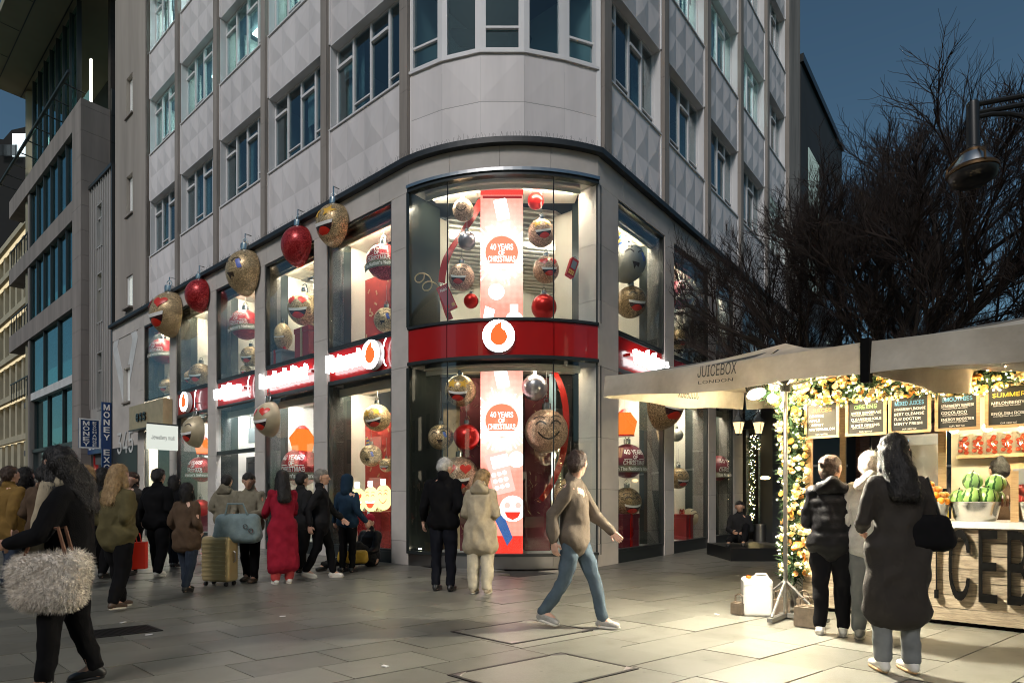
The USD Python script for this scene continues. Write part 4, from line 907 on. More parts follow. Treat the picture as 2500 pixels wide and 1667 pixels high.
def features(kind):
    F = []
    if kind in ('star', 'heart', 'laugh', 'grin'):
        m, te, to = grin(); F += [('mouth', m, 'face_dark', 1.012), ('teeth', te, 'face_white', 1.02), ('tongue', to, 'face_red', 1.02)]
    if kind == 'star': F += [('star_eye', star(x, .3, .34, .1), 'star_yellow', 1.03) for x in (-.36, .36)]
    if kind == 'heart': F += [('heart_eye', heart(x, .3, .30), 'face_red', 1.03) for x in (-.38, .38)]
    if kind in ('laugh', 'smile', 'wink', 'grin'):
        F += [('closed_eye', curve(x, .22, .2, .13), 'face_brown', 1.012) for x in (-.34, .34)]
        F += [('eyebrow', curve(x, .5, .22, .09, .025), 'face_brown', 1.012) for x in (-.38, .38)]
    if kind == 'smile': F += [('smile', curve(0, -.14, .46, -.3, .035), 'face_brown', 1.012)]
    if kind == 'wink': F += [('small_mouth', sg.Polygon([(-.2, -.25), (.25, -.3), (.2, -.5), (.05, -.42), (-.02, -.6)]), 'face_brown', 1.012), ('tear', affinity.rotate(sg.box(.42, -.1, .52, .25).buffer(.04), 20), 'tear_blue', 1.02)]
    return F
TC = {}
def fine_text(s, hh, w):
    k = (s, hh, w)
    if k not in TC:
        tm = text_poly(s, hh, True, w); V, Fc = np.array(tm.vertices), np.array(tm.faces)
        top = (np.abs(V[Fc][:, :, 2] - V[:, 2].max()).max(1) < 1e-6); TC[k] = trimesh.remesh.subdivide_to_size(V, Fc[top], .14, 12)
    return TC[k]
def refine(poly, e=.13):
    V, Fc, n = [], [], 0
    for g in getattr(poly, 'geoms', [poly]):
        if g.is_empty or g.area < 1e-6: continue
        v, f = trimesh.creation.triangulate_polygon(g, engine='earcut'); v, f = trimesh.remesh.subdivide_to_size(np.column_stack([v, np.zeros(len(v))]), f, e, 12)
        V.append(v[:, :2]); Fc.append(f + n); n += len(v)
    return (np.vstack(V), np.vstack(Fc)) if V else (np.zeros((0, 2)), np.zeros((0, 3), int))
def onsphere(u, v, c, r, k, f, R, U):
    q = u*u + v*v; s = np.where(q > .97, np.sqrt(.97 / np.maximum(q, 1e-9)), 1.0); u, v = u*s, v*s
    w = np.sqrt(np.maximum(0, 1 - u*u - v*v)); return c + (f * w[:, None] + R * u[:, None] + U * v[:, None]) * r * k
def bauble(c, r, face=None, m='gold_glitter', label=None, group=None, dir=(0, -1, 0), tilt=0.0, half=None, hang=.35, hat=False, texts=None, banner=False, squash=1.0, name='bauble'):
    c = np.asarray(c, float); f = unit(dir); U0 = unit(np.array([0, 0, 1.0]) - f * f[2]); R0 = np.cross(-f, U0)
    U = U0 * math.cos(tilt) - R0 * math.sin(tilt); R = np.cross(-f, U)
    t = thing(name, label, 'bauble', c, group)
    v, fc = SPH[3 if r > .12 else 2]; v = v * r
    v = v * (1, 1, squash)
    if half is not None:
        d = v @ half; v = v - np.outer(np.minimum(d, 0), half) * 1.0
    part(t, 'ball', trimesh.Trimesh(v + c, fc, process=False), m, smooth=40)
    up_ = np.array([0, 0, 1.0]); top = c + up_ * r * .97 * squash + (half * r * .18 if half is not None else 0)
    cr = r * .2
    part(t, 'cap', MB().lathe([(0, 0), (cr, 0), (cr * 1.05, .16*r), (cr, .3*r), (0, .32*r)], 12, FR(top, (1,0,0), (0,1,0))), 'chrome', smooth=40)
    a = np.linspace(0, 2*PI, 11); part(t, 'loop', MB().tube([top + [cr*.6*math.cos(x), 0, .32*r + cr*.6 + cr*.6*math.sin(x)] for x in a], r*.025, 5, False), 'chrome')
    if hang and half is None: part(t, 'wire', MB().tube([top + [0, 0, .32*r + cr], top + [0, 0, .32*r + cr + hang]], .004, 4), 'wire')
    for nm, poly, mm, k in features(face):
        p, ff = refine(poly)
        if len(p): part(t, nm, trimesh.Trimesh(onsphere(p[:, 0], p[:, 1], c, r, k, f, R, U), ff[:, ::-1] if np.dot(np.cross(R, U), f) < 0 else ff, process=False), mm, smooth=True)
    if texts:
        for s, hh, y, w in texts:
            vv, ff = fine_text(s, hh, w)
            part(t, 'lettering', trimesh.Trimesh(onsphere(vv[:, 0], vv[:, 1] + y, c, r, 1.012 + 0, f, R, U), ff, process=False), 'face_white')
        for x in (-.42, .42): 
            p, ff = refine(sg.box(x - .2, .04, x + .2, .075)); part(t, 'rule', trimesh.Trimesh(onsphere(p[:, 0], p[:, 1], c, r, 1.012, f, R, U), ff, process=False), 'face_white')
    if banner:
        a = np.linspace(-1.25, 1.25, 16); rr = r * 1.16; pts = lambda z: [c + (f*math.cos(x) + R*math.sin(x)) * rr * (1 - .08*abs(z)) + U * r * z for x in a]
        lo, hi = pts(-.68), pts(-.30); n = len(a); ff = [[i, i+1, n+i+1] for i in range(n-1)] + [[i, n+i+1, n+i] for i in range(n-1)]
        part(t, 'banner', MB().add(lo + hi, ff), 'banner_green', smooth=True)
        vv, ff = fine_text("on The Nation's Network", .2, 2.2)
        P = c + (np.outer(np.cos(vv[:, 0]), f) + np.outer(np.sin(vv[:, 0]), R)) * rr * 1.004 * .985 + np.outer(vv[:, 1] - .5, U) * r
        part(t, 'banner_lettering', trimesh.Trimesh(P, ff, process=False), 'face_white')
    if hat:
        h = U * .9 - R * .25; b = c + U * r * .9 - R * r * .2; hf = unit(h); x = unit(np.cross(hf, f)); y = np.cross(hf, x); fr = FR(b, x, y, hf)
        for i in range(5):
            r0, r1 = .3*r*(1 - i/5), .3*r*(1 - (i+1)/5); part(t, 'hat_stripe', MB().lathe([(r0, i*.18*r), (max(r1, .002), (i+1)*.18*r)], 12, fr), 'hat_blue' if i % 2 == 0 else 'hat_yellow', smooth=40)
    return t
def cpx(x, y, Y, rpx): return px(x, y, Y), rpx * Y / FPX
def cL(x, y, off, rpx): s, z = onL(x, y, off); p = LF([s, off, z]); return p, rpx * p[1] / FPX
def cR(x, y, off, rpx): s, z = onR(x, y, off); p = RF([s, off, z]); return p, rpx * p[1] / FPX
TX = [('40 YEARS', .26, .46, 1.15), ('OF', .2, .16, .3), ('CHRISTMAS', .24, -.14, 1.3)]
NL, NR = v3(nL), v3(nR)
# half baubles fixed to the outside of the left facade
for (x, y, h, face, m, lab, hat, d) in (
    (822, 553, 98, 'star', 'gold_glitter', 'big gold half bauble with star eyes, fixed above the window nearest the curved corner', False, .1),
    (735, 604, 93, None, 'red_glitter', 'big plain red glitter half bauble right of the party hat one', False, 0),
    (608, 669, 105, 'wink', 'gold_glitter', 'big gold half bauble wearing a striped party hat', True, .1),
    (494, 724, 77, None, 'red_glitter', 'plain red glitter half bauble left of the party hat one', False, 0),
    (424, 770, 104, 'heart', 'gold_glitter', 'gold half bauble with heart eyes at the far left end of the upper windows', False, .1),
    (664, 1024, 82, 'heart', 'matt_gold', 'pale gold half bauble with heart eyes at street level', False, .15),
    (484, 1054, 74, 'grin', 'matt_gold', 'pale gold laughing half bauble beside the white projecting sign', False, .15)):
    p, r = cL(x, y, .04, h / 2)
    t = bauble(p, r, face, m, lab, dir=unit(NL + np.array([.1, -.12, d * .5])), half=NL, hat=hat, squash=1.05)
    b0 = p + [0, 0, r*1.4] + NL*r*.18
    part(t, 'bracket', MB().tube([b0, b0 + [0, 0, .22], b0 + [0, 0, .22] - NL * (r*.18 + .06)], .015, 6), 'chrome')
p, r = cR(1607, 985, .04, 62); bauble(p, r, 'grin', 'dark_gold_glitter', 'dark gold half bauble on the right facade above the parasol edge', dir=unit(NR + np.array([0, -.4, 0])), half=NR, squash=1.05)
# curved corner, upper window
for (x, y, rp, Y, face, m, lab, d, tl) in (
    (1131, 514, 26, 10.9, 'smile', 'rose_gold_glitter', 'small smiling bauble high at upper left in the curved corner window', (-.15, -1, 0), -.1),
    (1140, 588, 22, 10.8, None, 'satin_silver', 'plain silver bauble in front of the red ribbon, upper curved window', (0, -1, 0), 0),
    (1127, 677, 32, 10.8, 'laugh', 'rose_gold_glitter', 'laughing bauble left of the upper lit screen', (-.2, -1, .0), -.12),
    (1150, 735, 18, 10.8, None, 'satin_red', 'small red bauble low on the left of the upper lit screen', (0, -1, 0), 0),
    (1308, 491, 20, 10.9, None, 'satin_red', 'small red bauble at the top right of the upper lit screen', (0, -1, 0), 0),
    (1321, 570, 33, 10.8, 'star', 'rose_gold_glitter', 'star eyed bauble right of the upper lit screen', (.12, -1, .1), .2),
    (1333, 659, 32, 10.8, 'heart', 'rose_gold_glitter', 'heart eyed bauble right of the upper lit screen', (.25, -1, .05), .1),
    (1328, 750, 31, 10.8, None, 'satin_red', 'large plain red bauble low on the right of the upper lit screen', (0, -1, 0), 0),
    (1124, 954, 38, 10.75, 'star', 'gold_glitter', 'star eyed gold bauble at top left of the lower curved window', (-.1, -1, 0), -.05),
    (1076, 1067, 31, 10.85, 'wink', 'gold_glitter', 'crying gold bauble left of the red one in the lower curved window', (-.05, -1, 0), .1),
    (1139, 1067, 32, 10.75, None, 'satin_red', 'glossy red bauble at middle left of the lower curved window', (0, -1, 0), 0),
    (1122, 1160, 46, 10.9, 'heart', 'rose_gold_glitter', 'large heart eyed bauble behind the heads of the couple looking in', (0, -1, 0), 0),
    (1305, 946, 32, 10.8, None, 'satin_silver', 'silver bauble with pink sheen at the top right of the lower lit screen', (0, -1, 0), 0),
    (1334, 1052, 53, 10.9, 'smile', 'rose_gold_glitter', 'largest smiling bauble in the lower curved window', (.05, -1, 0), .05),
    (1393, 1209, 44, 10.75, 'laugh', 'gold_glitter', 'clear smiling bauble with gold glitter base at lower right of the curved window', (0, -1, 0), .1)):
    p, r = cpx(x, y, Y, rp); bauble(p, r, face, m, lab, dir=d, tilt=tl, hang=.5)
# ornaments that are not balls
def slab_orn(name, label, cat, c, w, h, th, yaw, roll, m, extra):
    c = np.asarray(c, float); f = np.array([math.sin(yaw), -math.cos(yaw), 0]); U0 = np.array([0, 0, 1.0]); R0 = np.cross(-f, U0); U = U0*math.cos(roll) + R0*math.sin(roll); R = np.cross(-f, U)
    fr = FR(c, R, U, f); t = thing(name, label, cat, c)
    part(t, 'body', MB().prism(sg.box(-w/2, -h/2, w/2, h/2).buffer(-.02).buffer(.02), -th, 0, fr), m)
    for nm, poly, mm in extra(w, h): part(t, nm, MB().prism(poly, .001, .008, fr), mm)
    part(t, 'loop', MB().tube([fr([.03*math.cos(a), h/2 + .03 + .03*math.sin(a), -th/2]) for a in np.linspace(0, 2*PI, 9)], .006, 5), 'chrome')
    return t, fr
mat('red_board', (.3, .02, .012), .6, var=.2, scale=8); mat('tear_pale', (.35, .5, .62), .4)
mat('phone_pink', (.38, .07, .09), .3); mat('phone_line', (.5, .25, .1), .4, metal=.6)
t, fr = slab_orn('phone_ornament', 'pink telephone shaped ornament with a name on its screen, upper curved window', 'ornament', px(1091, 727, 10.75), .22, .48, .04, -.1, -.42, 'phone_pink', lambda w, h: [('rim', sg.box(-w/2, -h/2, w/2, h/2).difference(sg.box(-w/2+.012, -h/2+.012, w/2-.012, h/2-.012)), 'satin_red')] + [('app_icon', sg.box(x-.03, -.19, x+.03, -.13), mm) for x, mm in ((-.05, 'face_red'), (.06, 'phone_line'))])
part(t, 'lettering', MB().mesh(text_poly('Nan', .05, False), FR(fr([0, .16, .004]), fr.A[0], fr.A[1], fr.A[2]*.1)), 'face_white')
slab_orn('phone_ornament', 'red handset ornament with golden loops at the right of the upper curved window', 'ornament', px(1399, 653, 10.7), .16, .36, .08, .5, .35, 'satin_red', lambda w, h: [('screen', sg.box(-w*.3, -.02, w*.3, h*.35), 'gift_grey')] + [('key', sg.box(-.05+.04*i-.012, -.14+.045*j, -.05+.04*i+.016, -.11+.045*j), 'star_yellow') for i in range(3) for j in range(2)])
pts = [px(1020 + 38*u + 16*math.cos(u*13), 668 + 42*u + 16*math.sin(u*13), 10.95) for u in np.linspace(0, 1, 40)]
solo('spiral_ribbon', MB().tube(pts, .012, 6), 'ribbon_gold', 'curled gold ribbon floating at the left of the upper curved window', 'ribbon')
def ribbon(pts, w, m, label):
    P = np.array(pts); t = np.gradient(P, axis=0); L, Rr = [], []
    for i, (p, d) in enumerate(zip(P, t)):
        a = i * .35; n = unit(np.cross(unit(d), [math.cos(a)*.5, -1, math.sin(a)*.6])); L.append(p - n*w/2); Rr.append(p + n*w/2)
    k = len(P); f = [[i, i+1, k+i+1] for i in range(k-1)] + [[i, k+i+1, k+i] for i in range(k-1)]
    th = MB().add(L + Rr, f).add(np.array(L + Rr) + [0, .006, 0], np.array(f)[:, ::-1]); solo('ribbon', th, m, label, 'ribbon', smooth=True)
def bez(P, n=18):
    P = np.array(P); t = np.linspace(0, 1, n)[:, None]; return (1-t)**3*P[0] + 3*(1-t)**2*t*P[1] + 3*(1-t)*t*t*P[2] + t**3*P[3]
mat('ribbon_red', (.33, .015, .01), .3)
ribbon(bez([px(1176, 488, 11.1), px(1120, 600, 11.1), px(1085, 600, 11.1), px(1078, 690, 11.1)]), .13, 'ribbon_red', 'long twisted red ribbon at the left of the upper curved window')
ribbon(bez([px(1078, 700, 11.15), px(1078, 720, 11.15), px(1085, 750, 11.15), px(1100, 780, 11.15)]), .12, 'ribbon_red', 'short red ribbon end at the lower left of the upper curved window')
ribbon(bez([px(1340, 890, 11.05), px(1400, 950, 11.05), px(1400, 1130, 11.05), px(1320, 1220, 11.05)]), .12, 'ribbon_red', 'long red ribbon hanging behind the largest smiling bauble')
solo('blue_banner', MB().prism(sg.Polygon([(-.07, .7), (.06, .7), (.06, -.72), (-.07, -.72)]), -.02, 0, FR(px(1350, 945, 11.2), (1, 0, 0), (0, 0, 1), (0, -1, 0))), 'tear_pale', 'pale blue hanging strip above the largest smiling bauble', 'banner')
# confetti hung in the lower curved window
rg = random.Random(21)
m = MB()
for i in range(110):
    c = np.array([rg.choice([rg.uniform(-1.1, -.65), rg.uniform(.3, 1.15)]), rg.uniform(10.75, 11.4), rg.uniform(.5, 3.5)]); a = rg.uniform(0, 2*PI); l = rg.uniform(.015, .05)
    m.quad([c + [-l*math.cos(a), 0, -l*math.sin(a)], c + [-l*math.cos(a) + .012, .01, -l*math.sin(a)], c + [l*math.cos(a) + .012, .01, l*math.sin(a)], c + [l*math.cos(a), 0, l*math.sin(a)]])
solo('confetti', m, 'ribbon_gold', 'gold paper confetti hanging in the lower curved window', 'confetti', kind='stuff')
# left facade windows: upper row then lower row
for (x, y, off, rp, face, m, lab, kw) in (
    (937, 640, -.55, 42, None, 'red_glitter', 'red bauble with lettering and a banner in the upper window nearest the corner', dict(texts=TX, banner=True, tilt=.1)),
    (943, 782, -.5, 30, 'wink', 'gold_glitter', 'crying gold bauble at the bottom right of the upper window nearest the corner', {}),
    (744, 755, -.6, 40, 'heart', 'gold_glitter', 'gold heart eyed bauble standing on a red box in the second upper window', dict(hang=0)),
    (691, 822, -.45, 22, 'laugh', 'gold_glitter', 'small dull gold bauble left of the red box in the second upper window', dict(hang=0, squash=1.5)),
    (599, 793, -.5, 36, None, 'red_glitter', 'red lettered bauble with a banner in the third upper window', dict(texts=TX, banner=True, tilt=.15)),
    (613, 870, -.5, 24, 'laugh', 'gold_glitter', 'gold bauble below the lettered one in the third upper window', dict(hang=0)),
    (600, 905, -.45, 13, 'laugh', 'gold_glitter', 'smallest gold bauble on the ledge of the third upper window', dict(hang=0)),
    (464, 922, -.45, 20, 'laugh', 'dark_gold_glitter', 'left one of two dull gold baubles in the fourth upper window', dict(hang=0)),
    (491, 914, -.5, 27, 'laugh', 'dark_gold_glitter', 'right and larger one of two dull gold baubles in the fourth upper window', dict(hang=0)),
    (398, 858, -.5, 30, None, 'red_glitter', 'red lettered bauble with a banner in the far left upper window', dict(texts=TX, banner=True, tilt=.15)),
    (408, 943, -.45, 18, 'laugh', 'gold_glitter', 'small gold bauble at the bottom of the far left upper window', dict(hang=0)),
    (921, 1020, -.5, 33, 'star', 'gold_glitter', 'star eyed gold bauble in the lower window nearest the corner', dict(tilt=.2)),
    (906, 1112, -.5, 27, 'wink', 'gold_glitter', 'gold bauble with a striped hat in the lower window nearest the corner', dict(hat=True)),
    (943, 1135, -.5, 17, 'laugh', 'gold_glitter', 'small gold bauble at the right edge of the lower window nearest the corner', {}),
    (735, 1140, -.6, 46, None, 'red_glitter', 'large red lettered bauble under an orange lantern in the second lower window', dict(texts=TX, banner=True)),
    (492, 1145, -.5, 31, None, 'red_glitter', 'red lettered bauble in the lower window below the pale gold laughing one', dict(texts=TX, banner=True)),
    (490, 1240, -.5, 22, None, 'satin_red', 'red bauble near the floor of the lower window behind the suitcase', {})):
    p, r = cL(x, y, off, rp); bauble(p, r, face, m, lab, dir=unit(NL + np.array([.4, -.5, 0])), **kw)
for (x, y, off, rp, face, m, lab, kw) in (
    (1530, 643, -.5, 46, 'wink', 'grey_bauble', 'grey bauble with a party hat in the upper window right of the curved corner', dict(hat=True)),
    (1540, 738, -.5, 38, 'grin', 'dark_gold_glitter', 'dull gold bauble below the grey one in the upper right window', {}),
    (1660, 720, -.45, 34, None, 'maroon', 'maroon lettered bauble in the second upper window of the right facade', dict(texts=TX, banner=True)),
    (1656, 828, -.45, 24, 'laugh', 'gold_glitter', 'small gold bauble under the maroon one', {}),
    (1531, 1125, -.5, 42, None, 'maroon', 'dark red lettered bauble in the lower window right of the curved corner', dict(texts=TX, banner=True)),
    (1530, 1225, -.5, 36, 'laugh', 'dark_gold_glitter', 'dull gold bauble below the lettered one, lower right window', {}),
    (1652, 1062, -.5, 16, None, 'grey_bauble', 'grey bauble at the left edge of the second lower right window', {}),
    (1656, 1167, -.5, 26, 'laugh', 'dark_gold_glitter', 'dull gold bauble in the second lower window of the right facade', {}),
    (1692, 1262, -.5, 30, 'wink', 'matt_gold', 'pale gold bauble standing among red boxes in the right facade window', dict(hang=0)),
    (1758, 1143, -.45, 34, None, 'maroon', 'maroon lettered bauble in the end window before the pub', dict(texts=TX, banner=True))):
    p, r = cR(x, y, off, rp); bauble(p, r, face, m, lab, dir=unit(NR + np.array([-.3, -.8, 0])), **kw)
def gift(fr, s, n, z, w, d, h, m, rib, label):
    t = thing('gift_box', label, 'gift', fr([s, n, z]))
    part(t, 'box', MB().box(s-w/2, s+w/2, n-d/2, n+d/2, z+.003, z+h*.86, fr), m); part(t, 'lid', MB().box(s-w/2-.015, s+w/2+.015, n-d/2-.015, n+d/2+.015, z+h*.86+.002, z+h, fr), m)
    part(t, 'ribbon', MB().box(s-.04, s+.04, n-d/2-.02, n+d/2+.02, z+.005, z+h+.006, fr), rib)
    c = fr([s, n, z+h+.05]); m_ = MB()
    for sg_ in (-1, 1): m_.tube([c + fr.A[0]*sg_*.12*math.sin(a)*1.0 + np.array([0, 0, .07*math.sin(2*a)]) for a in np.linspace(0, PI, 9)], .018, 6)
    part(t, 'bow', m_, rib)
gift(LF, onL(755, 900, -.55)[0], -.6, ZF1+.05, .62, .5, .85, 'gift_red', 'ribbon_gold', 'tall dark red gift box with gold ribbon in the second upper window')
gift(LF, onL(690, 900, -.4)[0], -.4, ZF1+.05, .62, .4, .42, 'gift_grey', 'satin_red', 'grey gift box with red ribbon in the second upper window')
gift(LF, onL(925, 1290, -.5)[0], -.5, ZP, .8, .5, .75, 'red_glitter', 'face_white', 'red glitter gift box with white ribbon behind the seated man')
gift(LF, onL(487, 1290, -.5)[0], -.6, ZP, .45, .4, .6, 'maroon', 'satin_red', 'maroon gift box on the floor of the window behind the suitcase')
gift(RF, onR(1665, 1330, -.5)[0], -.5, ZP, .4, .4, .62, 'gift_red', 'satin_red', 'taller red gift box in the second lower window of the right facade')
gift(RF, onR(1705, 1320, -.5)[0], -.5, ZP, .36, .4, .4, 'satin_red', 'gift_red', 'lower red gift box beside the pale gold bauble, right facade')
gift(RF, onR(1525, 1300, -.5)[0], -.6, ZP, .7, .5, .7, 'maroon', 'satin_red', 'maroon gift box in the lower window right of the curved corner')
emat('lantern_orange', (1, .22, .03), 1.5)
for fr, cc, lab in ((LF, cL(738, 1075, -.6, 30), 'glowing orange lantern box hanging in the second lower window'), (RF, cR(1525, 1035, -.5, 30), 'glowing orange lantern box in the lower window right of the corner'), (LF, cL(497, 1090, -.5, 20), 'small glowing orange lantern box behind the pale gold laughing bauble')):
    p, r = cc; t = thing('hanging_lantern', lab, 'lantern', p); f2 = FR(p, fr.A[0], fr.A[1])
    part(t, 'shade', MB().lathe([(r*.75, -r*.9), (r, r*.2), (r*.5, r*.9)], 6, f2), 'lantern_orange'); part(t, 'top', MB().lathe([(r*.55, r*.9), (r*.2, r*1.2), (0, r*1.25)], 6, f2), 'satin_red'); part(t, 'base', MB().lathe([(0, -r), (r*.8, -r), (r*.78, -r*.9)], 6, f2), 'satin_red'); part(t, 'wire', MB().tube([p + [0, 0, r*1.2], p + [0, 0, r*1.2 + .5]], .004, 4), 'wire')
# red display boards behind the window nearest the corner, and the three neon faces
for z0, z1, lab in ((ZF1+.06, 6.2, 'red board with gold confetti in the upper window nearest the corner'), (ZP+.02, 3.1, 'red board with gold confetti in the lower window nearest the corner')):
    s, _ = onL(925, 700, -.95); t = thing('display_board', lab, 'board', LF([s, -.95, z0])); part(t, 'board', MB().box(s-.55, s+.5, -1.0, -.95, z0, z1, LF), 'red_board')
    for i in range(14):
        a, b = rg.uniform(s-.5, s+.45), rg.uniform(z0+.2, z1-.1); part(t, 'confetti_piece', MB().prism(affinity.rotate(sg.box(a-.02, b-.05, a+.02, b+.05), rg.uniform(0, 180)), -.945, -.94, FZ(LF)), 'ribbon_gold')
emat('neon_yellow', (1, .95, .35), 2.2); emat('neon_red', (1, .12, .05), 1.6)
for i, (x, y) in enumerate(((872, 1220), (904, 1218), (935, 1214))):
    s, z = onL(x, y, -.35); c = LF([s, -.35, z]); r = .26
    t = thing('neon_face', ['glowing yellow face light with heart eyes, leftmost of three in a row', 'glowing yellow smiling face light, middle of three in a row', 'glowing yellow face light nearest the corner column, of three in a row'][i], 'light', c)
    fr = FR(c, -LF.A[0], (0, 0, 1), LF.A[1]); part(t, 'disc', MB().prism(circle(0, 0, r, 24), -.03, 0, fr), 'neon_yellow')
    for nm, poly, mm, k in features(['heart', 'grin', 'smile'][i]): part(t, nm, sheet(affinity.scale(poly, r, r, origin=(0, 0)), fr, .004 + (k - 1) * .2), 'neon_red' if mm != 'face_white' else 'letter_white')
    part(t, 'tube_neck', MB().tube([c + [0, 0, r], c + [0, 0, r + .12]], .05, 8), 'letter_white')
# ================================================================== juice stall
SO = np.array([3.31, 6.67, 0.0]); SE = np.array([.769, -.64, 0]); SN = np.array([-.64, -.769, 0])
SF = FR(SO, SE, SN)
def wood(name, c1, c2, sc=1.0):
    M[name] = usdkit.material(stage, '/World/Looks/' + name, {'p': ('principled_bsdf', {'roughness': .6}), 'g': ('geometry', {}), 'oi': ('object_info', {}), 'vr': ('vector_rotate', {'rotate_type': 'z_axis', 'angle': 0.694}), 'mp': ('mapping', {'scale': (.7, 4, 9)}), 'ad': ('vector_math', {'math_type': 'add'}),
        'n': ('noise_texture', {'scale': 4.0 * sc, 'detail': 8.0, 'roughness': .7, 'distortion': 2.2}), 'r': ('rgb_ramp', {'ramp': [(.3, c2), (.5, tuple((a + b) / 2 for a, b in zip(c1, c2))), (.68, c1)]}), 'k': ('voronoi_texture', {'scale': 1.6}), 'kr': ('rgb_ramp', {'ramp': [(.02, (.25, .25, .25)), (.07, (1, 1, 1))]}), 'mm': ('mix', {'mix_type': 'multiply', 'fac': .8}),
        'hs': ('hsv', {}), 'mr': ('map_range', {'to_min': .7, 'to_max': 1.25}), 'b': ('bump', {'strength': .35, 'distance': .01})},
        [('g.position', 'vr.vector'), ('vr.vector', 'mp.vector'), ('mp.vector', 'ad.vector1'), ('oi.random', 'ad.vector2'), ('ad.vector', 'n.vector'), ('n.fac', 'r.fac'), ('mp.vector', 'k.vector'), ('k.distance', 'kr.fac'), ('r.color', 'mm.color1'), ('kr.color', 'mm.color2'), ('mm.color', 'hs.color'), ('oi.random', 'mr.value'), ('mr.result', 'hs.value'), ('hs.color', 'p.base_color'), ('n.fac', 'b.height'), ('b.normal', 'p.normal')], surface='p.BSDF')
wood('plank', (.50, .42, .30), (.12, .09, .062)); wood('pale_timber', (.5, .34, .17), (.3, .19, .09))
mat('marble', (.68, .68, .66), .25, var=.25, scale=3); mat('letter_black', (.004, .004, .004), .8, spec=.1); mat('fridge_steel', (.55, .54, .52), .25, metal=1.0, var=.08, scale=1); mat('warm_white', (.66, .58, .44), .6); mat('chalk_black', (.014, .016, .016), .6)
emat('bulb', (1, .80, .5), 480.0); emat('flood', (1, .91, .74), 9000.0); emat('soft_globe', (1, .82, .5), 2400.0); emat('fairy_bright', (1, .74, .38), 180.0)
LEN = 3.6
mat('fir_lit', (.014, .042, .014), .7); mat('leaf', (.04, .12, .03), .5)
ST = thing('juice_stall', 'timber juice stall with black raised letters, marble counter and chalk menus', 'stall', SO)
rg = random.Random(31)
zs = np.linspace(.04, .965, 8)
for i, (z0, z1) in enumerate(zip(zs, zs[1:])):
    o = rg.uniform(-.004, .004); part(ST, 'plank', MB().box(.0, LEN, -.03 + o, o, z0 + .003, z1 - .003, SF), 'plank')
    part(ST, 'side_plank', MB().box(.002, .03, -1.0, -.034, z0 + .003, z1 - .003, SF), 'plank')
part(ST, 'kick_board', MB().box(.02, LEN, -.06, -.045, 0, .04, SF), 'letter_black'); part(ST, 'inner_frame', MB().box(.06, LEN, -.5, -.06, .05, .95, SF), 'pub_wood')
part(ST, 'counter_top', MB().box(-.03, LEN, -.8, .05, .97, 1.03, SF), 'marble')
for c, tc, w in (('J', .82, .13), ('U', 1.03, .16), ('I', 1.235, .035), ('C', 1.415, .165), ('E', 1.634, .14), ('B', 1.85, .15), ('O', 2.07, .17), ('X', 2.28, .16)):
    t = text_poly(c, .69, False, w); v = np.array(t.vertices); h = v[:, 1].max() - v[:, 1].min(); v[:, 1] = (v[:, 1] - v[:, 1].min()) / h * .69
    part(ST, 'raised_letter', MB().add(SF(np.column_stack([tc + v[:, 0], .006 + v[:, 2] * .8, .262 + v[:, 1]])), t.faces, SF.flip), 'letter_black')
for s, n in ((.05, -.06), (.05, -1.95), (LEN-.05, -.06), (LEN-.05, -1.95), (1.24, -.66)): part(ST, 'post', MB().box(s-.035, s+.035, n-.035, n+.035, 1.03 if n > -1 else 0, 2.6, SF), 'pale_timber')
part(ST, 'front_beam', MB().box(0, LEN, -.1, -.03, 2.3, 2.42, SF), 'pale_timber'); part(ST, 'roof', MB().box(-.1, LEN, -2.1, .05, 2.6, 2.66, SF), 'pub_wood')
part(ST, 'back_wall', MB().box(1.25, LEN, -2.06, -2.0, .0, 2.6, SF), 'warm_white'); part(ST, 'floor', MB().box(.1, LEN, -2.0, -.55, .003, .04, SF), 'pub_wood')
part(ST, 'shelf', MB().box(1.32, LEN, -2.0, -1.72, 1.74, 1.78, SF), 'pale_timber')
for i in range(2): part(ST, 'screen_post', MB().box(.78 + 1.02*i, .84 + 1.02*i, -.2, -.16, 1.03, 1.52, SF), 'pale_timber'); part(ST, 'acrylic_screen', MB().box(.84 + 1.02*i, 1.78 + 1.02*i, -.19, -.185, 1.25, 1.9, SF), 'glass')
part(ST, 'notice_panel', MB().box(1.78, 2.4, -1.72, -1.68, 1.06, 1.66, SF), 'pale_timber'); part(ST, 'notice_face', MB().box(1.84, 2.36, -1.68, -1.672, 1.12, 1.6, SF), 'gift_grey')
t = thing('fridge', 'tall steel fridge at the back of the juice stall', 'fridge', SF([.86, -1.9, 0]))
part(t, 'cabinet', MB().box(.54, 1.18, -1.98, -1.58, .04, 2.05, SF), 'fridge_steel'); part(t, 'door', MB().box(.56, 1.16, -1.575, -1.55, .12, 1.9, SF), 'fridge_steel'); part(t, 'handle', MB().box(.585, .61, -1.545, -1.51, 1.0, 1.7, SF), 'dark_metal'); part(t, 'control_strip', MB().box(.56, 1.16, -1.575, -1.555, 1.915, 2.04, SF), 'gift_grey')
emat('display_blue', (.3, .6, 1), 3.0); part(t, 'display', MB().box(.80, .85, -1.553, -1.55, 1.96, 1.99, SF), 'display_blue')
mat('tomato', (.5, .06, .02), .3); mat('bottle_cap', (.6, .55, .45), .4)
